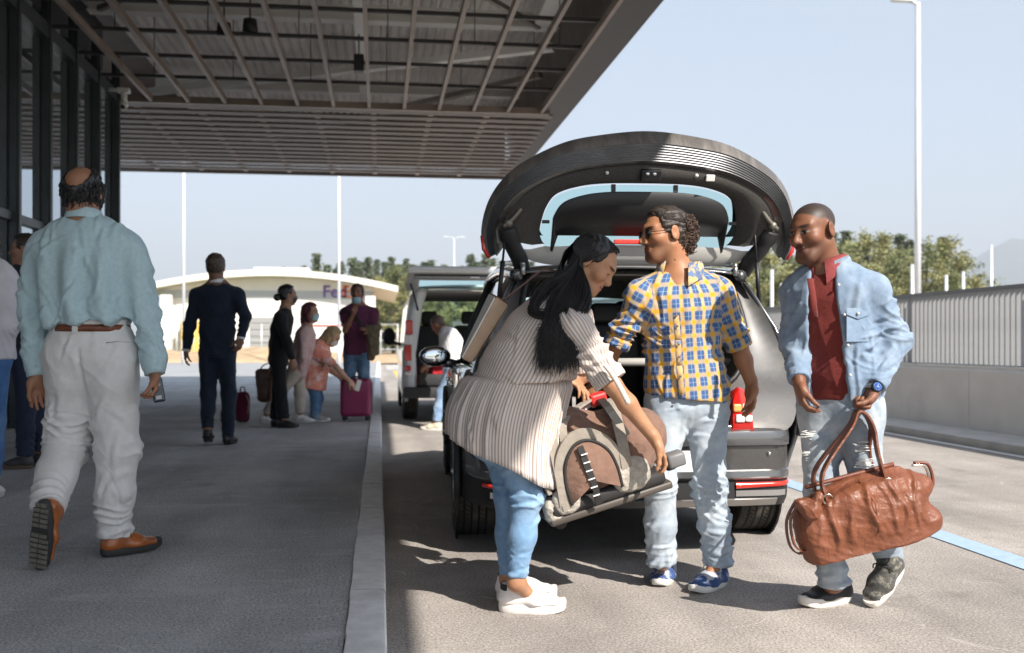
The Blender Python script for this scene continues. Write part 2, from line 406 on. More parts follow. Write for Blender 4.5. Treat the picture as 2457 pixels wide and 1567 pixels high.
# open half: long battens and dark cross bars
xs = [-3.65 + .58 * i for i in range(12)]
for x in xs:
    g = MB(); g.box((x, (CY0 + CYM) / 2, HC + .055), (.026, (CYM - CY0) / 2 - .01, .05)); g.build("batten", m_batten, cn, OFF)
yb = CYM - 1.14
while yb > 1:
    g = MB(); g.box(((CX0 + CX1) / 2 - .15, yb, HC + .13), ((CX1 - CX0) / 2 - .05, .022, .024)); g.build("cross_bar", m_grid_dk, cn, OFF); yb -= 1.14
g = MB(); g.box(((CX0 + CX1) / 2 - .15, CYM + .03, HC + .05), ((CX1 - CX0) / 2 - .2, .05, .055)); g.build("divider_bar", m_batten, cn, OFF)
# closed half: deep cross blades over long runners
yb = CYM + .32
while yb < CY1 - .1:
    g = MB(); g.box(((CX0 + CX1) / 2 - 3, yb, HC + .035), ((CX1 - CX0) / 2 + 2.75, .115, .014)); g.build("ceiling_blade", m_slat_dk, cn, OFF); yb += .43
for i in range(9):
    x = -5.0 + .98 * i if i else -5.0
    if x > 2.75: continue
    g = MB(); g.box((x, (CYM + CY1) / 2 + .1, HC + .075), (.045, (CY1 - CYM) / 2 - .1, .024)); g.build("runner", M("runner_metal", (.75, .62, .52), .5, metal=.0) if i == 0 else bpy.data.materials["runner_metal"], cn, OFF)
# structure above: cross beams, diagonal braces, long tray, hangers
def beam(g, a, b_, w, h):
    a = Vector(a); b_ = Vector(b_); d = (b_ - a); R = d.to_track_quat('Y', 'Z').to_matrix(); g.box((a + b_) / 2, (w, d.length / 2, h), R)
for yy in (1, 6, 11.3, 15.2, 19.6):
    g = MB(); beam(g, (CX0, yy, 5.92), (CX1 - .45, yy + .25, 6.02), .11, .012); beam(g, (CX0, yy, 6.06), (CX1 - .45, yy + .25, 6.14), .012, .13); g.build("cross_beam", m_beam, cn, OFF)
g = MB(); beam(g, (CX1 - .75, CY0, 6.0), (CX1 - .75, 15.0, 6.0), .16, .10); g.build("edge_beam", m_beam, cn, OFF)
g = MB(); beam(g, (CX0 + .3, 17.6, 5.35), (CX1 - .6, 15.0, 5.6), .08, .05); g.build("diagonal_brace", m_beam, cn, OFF)
g = MB(); beam(g, (-2.6, 21.5, 5.32), (CX1 - .6, 16.2, 5.5), .06, .045); g.build("diagonal_brace", m_fascia, cn, OFF)
for a_, b__ in (((CX0 + .2, 6, 5.9), (-.5, 11, 6.0)), ((2.4, 6.5, 5.9), (-.5, 11, 6.0)), ((CX0 + .2, 15, 5.9), (-.5, 11.5, 6.0)), ((2.4, 15, 5.9), (-.5, 11.5, 6.0))):
    g = MB(); beam(g, a_, b__, .035, .035); g.build("diagonal_brace", m_fascia, cn, OFF)
g = MB(); beam(g, (-.28, CY0, 5.62), (-.28, 19.5, 5.62), .07, .035); g.build("cable_tray", m_beam, cn, OFF)
g = MB()
for yy in np.arange(2, 16.5, 2.28):
    for x in xs[::2]: g.cyl((x + .28, yy, HC + .12), (x + .28, yy, 6.3), .007, 5)
o = g.build("hanger_rods", m_grid_dk, cn, OFF, fix=False); o["kind"] = "stuff"
for (u, v, d) in ((527, 84, 13.0), (588, 75, 13.0)):
    c = P(u, v, d); g = MB(); g.cyl(c, c + Vector((0, 0, .16)), .1, 16, .085); 
    g.cyl(c + Vector((0, 0, .16)), Vector((c.x, c.y, 6.3)), .012, 6)
    sp = g.build("ceiling_speaker", m_black, None, c); sp.location = c
    tag(sp, "small round black ceiling speaker hung above the open battens", "speaker", "ceiling speakers")
c = P(844, 150, 14.2); g = MB(); g.box(c, (.07, .09, .12), bev=.015); g.cyl(c + Vector((0, 0, .1)), c + Vector((0, 0, .42)), .012, 6); sp = g.build("ceiling_spotlight", m_black, None, c); sp.location = c
tag(sp, "black box spotlight hanging from the cable tray under the canopy", "lamp")

# ---- glazed terminal front on the left
fc = thing("glazed_building", (CX0, CYM, SZ), "dark steel and mirrored glass front of the terminal under the canopy", "building")
OF = Vector((CX0, CYM, SZ)); cols = [CYM - .06 - 1.12 * i for i in range(18)]
for y in cols:
    g = MB(); g.box((CX0 + .0, y, (SZ + HC) / 2 + .35), (.062, .04, (HC - SZ) / 2 + .35), bev=.006); g.box((CX0 + .0, y - .057, (SZ + HC) / 2 + .3), (.035, .0155, (HC - SZ) / 2 + .3)); g.build("mullion", m_steel_dk, fc, OF)
for y0, y1 in zip(cols[1:], cols[:-1]):
    for z0, z1 in ((SZ + .05, 2.52), (2.62, HC + .3)):
        g = MB(); g.box((CX0 - .06, (y0 + y1) / 2, (z0 + z1) / 2), (.008, (y1 - y0) / 2 - .03, (z1 - z0) / 2)); g.build("pane", m_glass, fc, OF)
g = MB(); g.box((CX0 - .05, (cols[0] + cols[-1]) / 2, 2.57), (.05, (cols[0] - cols[-1]) / 2 - .03, .05)); g.build("transom", m_steel_dk, fc, OF)
g = MB(); g.box((CX0 - .02, (cols[0] + cols[-1]) / 2, HC + .06), (.06, (cols[0] - cols[-1]) / 2, .09)); g.build("head_rail", m_steel_dk, fc, OF)
g = MB(); g.box((CX0 - 3.2, (cols[0] + cols[-1]) / 2, (SZ + 6.2) / 2), (3.0, (cols[0] - cols[-1]) / 2, (6.2 - SZ) / 2)); g.build("hall", m_steel_dk, fc, OF)
# camera on the last mullion
c = P(291, 218, 15.4)
cc = thing("security_camera", c, "white dome security camera bracketed high on the terminal corner", "camera")
g = MB(); g.box((0, 0, .03), (.09, .07, .035), bev=.012); g.cyl((-.06, 0, .03), (-.28, .05, .06), .028, 10); g.build("bracket", m_whitep, cc)
g = MB(); g.cyl((0, 0, 0), (0.01, 0, -.16), .045, 14); g.ball((.012, 0, -.19), .06); g.build("housing", m_whitep, cc)
g = MB(); g.ball((.0, -.02, -.215), .042); g.build("lens", m_black, cc)

# ---- lamp posts
def lamp_post(loc, h, r0, r1, heads, label, group=None, arm=1.0, rz=0.0):
    t = thing("street_lamp", loc, label, "lamp post", group, rz)
    g = MB(); g.cyl((0, 0, 0), (0, 0, h), r0, 14, r1); g.cyl((0, 0, 0), (0, 0, .04), r0 * 2.2, 14); g.cyl((0, 0, 0), (0, 0, 1.3), r0 * 1.25, 14); g.build("pole", m_galv, t)
    for s in heads:
        g = MB(); g.cyl((0, 0, h - .05), (s * arm, 0, h + .04), r1 * .7, 8); g.build("arm", m_galv, t)
        g = MB(); g.box((s * (arm + .3), 0, h + .05), (.36, .13, .045), bev=.03); g.build("lamp_head", m_galv, t)
    return t
def gp(u, d, z=-.06): p = P(u, 808, d); return Vector((p.x, p.y, z))
lamp_post(gp(2158, 33), 12.4, .11, .085, (-1,), "tall thick grey lamp post rising behind the slatted fence", arm=.25)
lamp_post(gp(797, 46, -.05), 11.5, .085, .05, (1, -1), "slim pale lamp post standing in front of the warehouse lettering")
lamp_post(gp(432, 47, -.05), 11.5, .08, .05, (1, -1), "slim pale lamp post standing before the warehouse's left end")
lamp_post(gp(1068, 110), 12.8, .10, .06, (1, -1), "distant twin headed lamp post seen above the open van", arm=.6)
for u, vt, d in ((1815, 632, 60), (1838, 665, 70), (2145, 620, 60), (2225, 645, 66), (2265, 637, 70), (2331, 575, 75)):
    lamp_post(gp(u, d), CAMZ + (808 - vt) * pxm(d), .12, .10, (), "short white post standing among the trees behind the fence", "short white posts behind the fence")

# ---- far warehouse
DW = 72.0
wb = P(648, 808, DW); wl = P(385, 808, DW); wr = P(878, 808, DW)
wh = thing("warehouse", (wb.x, wb.y, 0), "white warehouse with shallow arched roof and lettering, beyond the sand bank", "building")
xl, xr, yw = wl.x, wr.x, wb.y
def arch(x):                        # roof underside height along x
    t = (x - wb.x) / (P(930, 808, DW).x - wb.x); return CAMZ + (808 - 652) * pxm(DW) - 1.05 * t * t
def up(lst): return [(x - wb.x, y - wb.y, z) for x, y, z in lst]
g = MB(); n = 24; xsn = [xl + (xr - xl) * i / n for i in range(n + 1)]
front = [(x, yw, arch(x) - .02) for x in xsn] + [(xr, yw, -.1), (xl, yw, -.1)]
g.prism(up(front), (0, 1, 0), 18); g.build("wall", m_wallw, wh)
rx0, rx1 = P(352, 808, DW).x, P(936, 808, DW).x; xsn = [rx0 + (rx1 - rx0) * i / 30 for i in range(31)]
roof = [(x, yw - 1.6, arch(x) + .42) for x in xsn] + [(x, yw - 1.6, arch(x)) for x in reversed(xsn)]
g = MB(); g.prism(up(roof), (0, 1, 0), 20); g.build("roof", m_roofw, wh)
g = MB(); g.box((0.3, 3, arch(wb.x) + .55), (2.0, 2, .22), bev=.1); g.build("roof_light", m_roofw, wh)
g = MB(); g.box(((xl + xr) / 2 - wb.x, -.03, arch(xl) - .35), ((xr - xl) / 2, .02, .28)); g.build("grey_frieze", M("grey_cladding", (.45, .47, .50), .6), wh)
for x in (xl + .6, xr - .2):
    g = MB(); g.box((x - wb.x, -.9, 2.2), (.35, .35, 2.3)); g.build("porch_column", m_wallw, wh)
a = P(362, 808, DW - 1).x - wb.x
m_lou = M("louvre_grey", (.30, .30, .30), .7)
for x0, x1, z0, z1 in ((P(430, 0, DW).x, P(470, 0, DW).x, .9, 2.6), (P(590, 0, DW).x, P(655, 0, DW).x, .2, 3.0)):
    for k in range(6):
        zz = z0 + (z1 - z0) * (k + .5) / 6; g = MB(); g.box(((x0 + x1) / 2 - wb.x, -.06, zz), ((x1 - x0) / 2, .04, (z1 - z0) / 14)); g.build("shutter_slat", m_lou, wh)
g = MB(); g.box((P(458, 0, DW).x - wb.x, -1.0, 1.4), (.55, .4, 1.3)); g.build("yellow_panel", m_yellow, wh)
g = MB(); g.box((P(775, 0, DW).x - wb.x, -.05, CAMZ + (808 - 765) * pxm(DW)), (1.3, .03, .06)); g.build("red_stripe", M("red_paint", (.6, .08, .05), .5), wh)
def text(name, s, size, loc, mat, parent, rot, ext=.02, sx=1.0, align='LEFT', bold=0.0):
    cu = bpy.data.curves.new(name, 'FONT'); cu.body = s; cu.size = size; cu.extrude = ext; cu.align_x = align; cu.offset = bold
    tmp = bpy.data.objects.new(name, cu); COL.objects.link(tmp)
    dg = bpy.context.evaluated_depsgraph_get(); me = bpy.data.meshes.new_from_object(tmp.evaluated_get(dg))
    COL.objects.unlink(tmp); bpy.data.objects.remove(tmp)
    o = bpy.data.objects.new(name, me); link(o, parent, mat); o.location = loc; o.rotation_euler = rot; o.scale = (sx, 1, 1); return o
tx = P(757, 698, DW - .2); sz = 40 * pxm(DW)
text("purple_lettering", "Fed", sz, (tx.x - wb.x, -.06, tx.z - .0), M("purple_sign", (.16, .07, .30), .5), wh, (math.pi / 2, 0, 0), sx=1.0, bold=.02)
tx = P(802, 698, DW - .2)
text("orange_lettering", "Ex", sz, (tx.x - wb.x, -.06, tx.z), M("orange_sign", (.85, .20, .04), .5), wh, (math.pi / 2, 0, 0), bold=.02)
# wire fence before the warehouse
wf = thing("yard_fence", (P(500, 0, 66).x, P(500, 0, 66).y, 0), "thin grey mesh fence between the sand bank and the warehouse", "fence")
for i in range(15):
    p = P(375 + 40 * i, 808, 66); g = MB(); g.cyl((p.x, p.y, -.05), (p.x, p.y, 2.4), .045, 6); g.build("post", m_galv, wf, wf.location)
a, b_ = P(375, 808, 66), P(935, 808, 66)
for z in (.7, 1.3, 1.9, 2.35):
    g = MB(); g.cyl((a.x, a.y, z), (b_.x, b_.y, z), .022, 6); g.build("wire", m_galv, wf, wf.location)

# ---- trees
m_bark = M("bark", (.09, .065, .045), .9, var=.3, vscale=8)
def leafmat(name, c1, c2):
    m = M(name, c1, .75, var=.35, vscale=.9, dirt=c2, dscale=.55, dthr=(.42, .6)); return m
m_con = leafmat("conifer_needles", (.085, .11, .065), (.13, .15, .08))
m_dec = leafmat("broad_leaves", (.22, .235, .095), (.15, .17, .075))
m_dec2 = leafmat("yellow_green_leaves", (.34, .32, .14), (.22, .225, .10))
def crown_mesh(kind, seed, h, w):
    r = random.Random(seed); vs = []; fs = []
    def leaf(c, s):
        u = Vector((r.gauss(0, 1), r.gauss(0, 1), r.gauss(0, .6))).normalized(); w_ = u.orthogonal().normalized(); w_.rotate(Quaternion(u, r.uniform(0, 6.28)))
        b = len(vs); vs.extend([c + u * s, c + w_ * s * .55, c - u * s, c - w_ * s * .55]); fs.append((b, b + 1, b + 2, b + 3))
    if kind == 'con':
        n = int(h * 3.4)
        for k in range(n):
            t = k / n; z = h * (.08 + .92 * t); rad = w * (1 - t) ** 1.2 * (1 + r.uniform(-.35, .3)) + .04
            for b in range(r.randint(7, 11)):
                a = r.uniform(0, 6.28); L = rad * r.uniform(.65, 1.1)
                for q in range(9):
                    f = (q + r.random()) / 9; c = Vector((math.cos(a) * L * f, math.sin(a) * L * f, z - .28 * L * f + r.uniform(-.12, .12))); c += Vector((r.gauss(0, .12), r.gauss(0, .12), 0)) * (1 + f)
                    leaf(c, r.uniform(.10, .24))
    else:
        cl = []
        for k in range(44):
            a = r.uniform(0, 6.28); t = r.uniform(.02, 1.0); rr = w * (math.sin(min(1, t * .98 + .10) * math.pi) ** .55 + .12) * r.uniform(.15, 1.0)
            cl.append((Vector((math.cos(a) * rr, math.sin(a) * rr, h * t * r.uniform(.94, 1.03))), r.uniform(.35, 1.0) * w * .30))
        for c, R in cl:
            for q in range(int(150 * (R / (w * .3)) + 40)):
                d = Vector((r.gauss(0, 1), r.gauss(0, 1), r.gauss(0, .85))).normalized() * R * r.uniform(.3, 1.25)
                leaf(c + d, r.uniform(.07, .17))
    me = bpy.data.meshes.new("crown"); me.from_pydata([tuple(v) for v in vs], [], fs); me.update(); return me
CRM = {}
def tree(u, vt, d, kind, wf_, label, group, seed=None, z0=-.06):
    H = CAMZ + (808 - vt) * pxm(d) - z0; p = gp(u, d, z0)
    seed = seed if seed is not None else rnd.randint(0, 3)
    key = (kind, seed)
    if key not in CRM:
        CRM[key] = crown_mesh('con' if kind == 'con' else 'dec', seed * 7 + len(kind), 10.0, 2.1 if kind == 'con' else 3.1)
    t = thing({'con': "conifer_tree", 'dec': "broadleaf_tree", 'dec2': "broadleaf_tree"}[kind], p, label, "tree", group)
    s = H / 10.0
    me = CRM[key]
    o = bpy.data.objects.new("crown", me); link(o, t); o.scale = (s * wf_, s * wf_, s * (.96 if kind == 'con' else .86)); o.location = (0, 0, H * (.03 if kind == 'con' else .13)); o.rotation_euler = (0, 0, rnd.uniform(0, 6.28))
    mt = {'con': m_con, 'dec': m_dec, 'dec2': m_dec2}[kind]
    if not me.materials: me.materials.append(mt)
    g = MB(); g.tube([(0, 0, 0), (.1, 0, H * .3), (0, .1, H * .6), (0, 0, H * .95)], [.022 * H, .016 * H, .010 * H, .002 * H], 8)
    if kind != 'con':
        for k in range(5): a = k * 1.3; g.tube([(0, 0, H * (.25 + .08 * k)), (math.cos(a) * H * .16, math.sin(a) * H * .16, H * (.45 + .08 * k))], [.010 * H, .003 * H], 6)
    g.build("trunk", m_bark, t)
rnd.seed(11)
GA = "conifers behind the warehouse"
LA = "dark pointed conifer rising from the wood behind the warehouse"
for u, vt, d in ((668, 624, 150), (690, 626, 160), (745, 592, 125), (802, 612, 140), (831, 602, 135), (866, 600, 130), (905, 612, 140), (935, 618, 150), (970, 618, 145), (998, 612, 150), (1030, 628, 160), (1108, 594, 150), (1142, 592, 155), (1182, 610, 160), (1205, 612, 165), (1060, 640, 170), (640, 640, 170), (715, 622, 165), (770, 618, 160), (790, 628, 150), (848, 612, 155), (886, 606, 150), (920, 600, 160), (955, 604, 150), (985, 622, 140), (1015, 608, 165), (1045, 618, 150), (1085, 622, 150), (1125, 612, 165), (1160, 604, 160), (1225, 600, 160), (1250, 610, 165)):
    tree(u, vt, d, 'con', rnd.uniform(.85, 1.15), LA, GA)
GB = "trees beyond the road's end"
for u, vt, d, kd in ((885, 650, 105, 'dec2'), (925, 630, 110, 'dec'), (962, 655, 102, 'dec2'), (1000, 640, 112, 'dec'), (1045, 655, 105, 'dec2'), (1090, 650, 110, 'dec'), (1140, 655, 108, 'dec2'), (1190, 650, 115, 'dec'), (1240, 650, 112, 'dec2'), (1300, 655, 118, 'dec')):
    tree(u, vt, d, kd, rnd.uniform(1.1, 1.5), "low yellowish green broadleaf tree beyond the far end of the road" if kd == 'dec2' else "mid green broadleaf tree beyond the far end of the road", GB)
GC = "trees behind the slatted fence"
for u, vt, d, kd in ((1735, 612, 95, 'dec2'), (1775, 600, 100, 'dec'), (1822, 590, 95, 'dec2'), (1868, 610, 105, 'dec'), (1710, 640, 90, 'dec'), (1985, 560, 100, 'dec'), (2030, 555, 105, 'dec2'), (2075, 560, 96, 'dec2'), (2120, 575, 100, 'dec'), (2180, 565, 84, 'dec'), (2225, 572, 86, 'dec2'), (2262, 600, 88, 'dec'), (2050, 620, 80, 'dec2'), (1950, 575, 100, 'dec'), (2140, 640, 78, 'dec2'), (1920, 590, 110, 'dec2'), (1690, 630, 100, 'dec2'), (1755, 640, 84, 'dec2'), (1800, 640, 86, 'dec'), (1845, 635, 84, 'dec2'), (2000, 610, 84, 'dec2'), (2095, 610, 84, 'dec'), (2205, 620, 78, 'dec2'), (2245, 640, 76, 'dec'), (2010, 580, 112, 'dec'), (2285, 650, 84, 'dec2')):
    tree(u, vt, d, kd, rnd.uniform(1.0, 1.35), "leafy yellow green tree behind the slatted fence" if kd == 'dec2' else "dense darker green broadleaf tree behind the slatted fence", GC)
for u, vt, d in ((1958, 542, 112), (1990, 538, 116), (2035, 545, 120), (2080, 548, 118), (2115, 545, 122), (2140, 558, 118), (2215, 552, 104), (1800, 585, 125), (1850, 580, 125)):
    tree(u, vt, d, 'con', rnd.uniform(.9, 1.2), "dark pointed conifer standing among the trees behind the slatted fence", "conifers behind the slatted fence")
# ---- blue mountain
r5 = random.Random(5); prof = []
vs = []; fs = []; n = 90; m_ = 16
for i in range(n + 1):
    u = 2120 + 2600 * i / n
    top = 640 - 120 * min(1, (u - 2180) / 330) * (1 if u > 2180 else 0) - 130 * min(1, max(0, (u - 2500) / 900))
    top += 7 * math.sin(u * .05) + 5 * math.sin(u * .131 + 1) + r5.uniform(-2, 2)
    if u < 2200: top = 800 - 160 * max(0, (u - 2120) / 80)
    for j in range(m_ + 1):
        d = 7200 - 1900 * (j / m_)
        pt = P(u, 808, d); hz = (808 - top) * pxm(7200)
        z = hz * max(0, 1 - (j / m_) ** 1.1) + (r5.uniform(-18, 18) if 0 < j < m_ else 0); vs.append((pt.x, pt.y, z - .5))
for i in range(n):
    for j in range(m_): a = i * (m_ + 1) + j; fs.append((a, a + 1, a + m_ + 2, a + m_ + 1))
g = MB(); g.add(vs, fs, True); structure(g.build("mountain", M("mountain_forest", (.10, .12, .11), .95, var=.25, vscale=.004)))
# ---- parked cars glimpsed through the fence
def far_car(u, d, col, label, rz):
    p = gp(u, d, -.06); t = thing("parked_car", p, label, "car", "cars parked behind the fence", rz)
    g = MB(); st = [(-2.1, .45, .62), (-2.05, .8, .72), (-1.2, .88, .8), (.9, .9, .82), (1.9, .78, .78), (2.12, .5, .66)]
    g.loft([[(x, -w, .3), (x, -w * 1.02, h * .75), (x, -w * .9, h), (x, w * .9, h), (x, w * 1.02, h * .75), (x, w, .3)] for x, h, w in st], closed=True, caps=True); autosmooth(g.build("body", M("far_car_paint_" + label[:5], col, .3, coat=.5), t), 40)
    g = MB(); g.loft([[(-1.7, -.62, .86), (-1.7, .62, .86)], [(-1.1, -.55, 1.38), (-1.1, .55, 1.38)], [(.3, -.55, 1.42), (.3, .55, 1.42)], [(1.05, -.66, .88), (1.05, .66, .88)]], closed=False)
    for s in (-1, 1): g.add([(-1.7, s * .62, .86), (-1.1, s * .55, 1.38), (.3, s * .55, 1.42), (1.05, s * .66, .88)], [(0, 1, 2, 3)])
    g.build("cabin", M("far_car_glass_" + label[:5], (.03, .035, .04), .1), t)
    for x in (-1.35, 1.3):
        for s in (-1, 1): g = MB(); g.cyl((x, s * .6, .3), (x, s * .84, .3), .3, 16); g.build("wheel", m_black, t)
far_car(2360, 26, (.55, .02, .02), "red car parked behind the slatted fence", .3)
far_car(2250, 34, (.7, .7, .7), "white car parked behind the slatted fence", .3)
far_car(2420, 33, (.05, .09, .25), "blue car parked behind the slatted fence", .3)
# parking ground behind the fence
g = MB(); g.add([(7.3, -10, -.05), (60, -10, -.05), (60, 62, -.05), (7.3, 62, -.05)], [(0, 1, 2, 3)]); structure(g.build("car_park", m_road))

# ---- pale summer air between here and the mountain
hz_ = MB(); hz_.box((0, 6500, 480), (9000, 6700, 481.5))
m_haze = bpy.data.materials.new("haze_air"); m_haze.use_nodes = True; t_ = m_haze.node_tree; t_.nodes.clear()
o_ = t_.nodes.new("ShaderNodeOutputMaterial"); pv = t_.nodes.new("ShaderNodeVolumePrincipled"); pv.inputs["Color"].default_value = (.86, .92, 1.0, 1); pv.inputs["Density"].default_value = 0.00022; pv.inputs["Anisotropy"].default_value = 0.0
t_.links.new(pv.outputs[0], o_.inputs["Volume"]); m_haze.cycles.homogeneous_volume = True
o = hz_.build("haze", m_haze); o["kind"] = "stuff"
# ================================================================== implicit bodies -> meshes
def A3(v): return np.array([v[0], v[1], v[2]], dtype=np.float32)
class Pr:                                   # primitive: distance function + bounds + op
    def __init__(s, f, lo, hi, op='u', k=.02, tag=0): s.f = f; s.lo = lo; s.hi = hi; s.op = op; s.k = k; s.tag = tag
def _unit(v): return v / max(1e-9, np.linalg.norm(v))
def cone(a, b, ra, rb, k=.02, flat_b=False, flat_a=False, op='u', tag=0, ease=False):
    a = A3(a); b = A3(b); ab = b - a; L2 = ab @ ab; L = math.sqrt(L2); ax = ab / max(L, 1e-9); R = max(ra, rb)
    def f(Q):
        q = Q - a; h = q @ ax; t = np.clip(h / max(L, 1e-9), 0, 1)
        rr = ra + (rb - ra) * (t * t * (3 - 2 * t) if ease else t)
        d = np.sqrt(np.maximum(((q - t[..., None] * ab) ** 2).sum(-1), 1e-12)) - rr
        if flat_b: d = np.maximum(np.where(h > L, np.sqrt(np.maximum((q * q).sum(-1) - h * h, 0)) - rb, d), h - L)
        if flat_a: d = np.maximum(np.where(h < 0, np.sqrt(np.maximum((q * q).sum(-1) - h * h, 0)) - ra, d), -h)
        return d
    return Pr(f, np.minimum(a, b) - R, np.maximum(a, b) + R, op, k, tag)
def econe(a, b, wa, wb, side, k=.03, flat_b=False, flat_a=False, op='u', tag=0, p=2.0):
    """elliptic cone; wa/wb = (half width along side, half depth)"""
    a = A3(a); b = A3(b); ab = b - a; L = math.sqrt(ab @ ab); ax = ab / max(L, 1e-9)
    sd = A3(side); sd = _unit(sd - ax * (sd @ ax)); fr = np.cross(ax, sd); R = max(max(wa), max(wb))
    def f(Q):
        q = Q - a; h = q @ ax; t = np.clip(h / max(L, 1e-9), 0, 1); t2 = t * t * (3 - 2 * t)
        w = wa[0] + (wb[0] - wa[0]) * t2; d = wa[1] + (wb[1] - wa[1]) * t2
        qs = np.abs(q @ sd) / w; qf = np.abs(q @ fr) / d; mn = np.minimum(w, d)
        qa = np.maximum(np.maximum(h - L, -h), 0) / mn
        if flat_b: qa = np.where(h > L, 0, qa)
        if flat_a: qa = np.where(h < 0, 0, qa)
        if p == 2.0: r = np.sqrt(qs * qs + qf * qf + qa * qa)
        else: r = (qs ** p + qf ** p + qa ** p) ** (1 / p)
        o = (r - 1) * mn
        if flat_b: o = np.maximum(o, h - L)
        if flat_a: o = np.maximum(o, -h)
        return o
    return Pr(f, np.minimum(a, b) - R, np.maximum(a, b) + R, op, k, tag)
def ell(c, r, Rm=None, k=.02, op='u', tag=0, p=2.0):
    c = A3(c); r = np.array(r, float); Rn = np.array(Rm) if Rm is not None else None; R = r.max()
    def f(Q):
        q = Q - c
        if Rn is not None: q = q @ Rn
        q = np.abs(q) / r
        n = np.sqrt((q * q).sum(-1)) if p == 2.0 else (q ** p).sum(-1) ** (1 / p)
        return (n - 1) * r.min()
    return Pr(f, c - R * 1.3, c + R * 1.3, op, k, tag)
def bx(c, h, Rm=None, rad=.01, k=.01, op='u', tag=0):
    c = A3(c); h = np.array(h, float) - rad; Rn = np.array(Rm) if Rm is not None else None; R = np.linalg.norm(h) + rad
    def f(Q):
        q = Q - c
        if Rn is not None: q = q @ Rn
        q = np.abs(q) - h
        return np.sqrt((np.maximum(q, 0) ** 2).sum(-1)) + np.minimum(q.max(-1), 0) - rad
    return Pr(f, c - R, c + R, op, k, tag)
def half(pt, nrm, k=.0):
    """cuts away everything built so far on the side nrm points to"""
    c = A3(pt); n = _unit(A3(nrm)); return Pr(lambda Q: -((Q - c) @ n), np.full(3, -1e6), np.full(3, 1e6), 's', k)
def smin(a, b, k):
    if k <= 0: return np.minimum(a, b)
    h = np.maximum(k - np.abs(a - b), 0) / k; return np.minimum(a, b) - h * h * k * .25
def chain(pts, rs, k=.02, **kw):
    return [cone(pts[i], pts[i + 1], rs[i], rs[i + 1], k=k, **kw) for i in range(len(pts) - 1)]
def eval_blocks(prims, Pn, lo, hi, margin):
    D = np.full(Pn.shape[:-1], 1.0, dtype=np.float32)
    for p in prims:
        sel = np.where(((lo <= p.hi + margin + p.k) & (hi >= p.lo - margin - p.k)).all(1))[0]
        if len(sel) == 0: continue
        d = p.f(Pn[sel])
        if p.op == 'u': D[sel] = smin(D[sel], d, p.k)
        else: D[sel] = -smin(-D[sel], d, p.k)
    return D
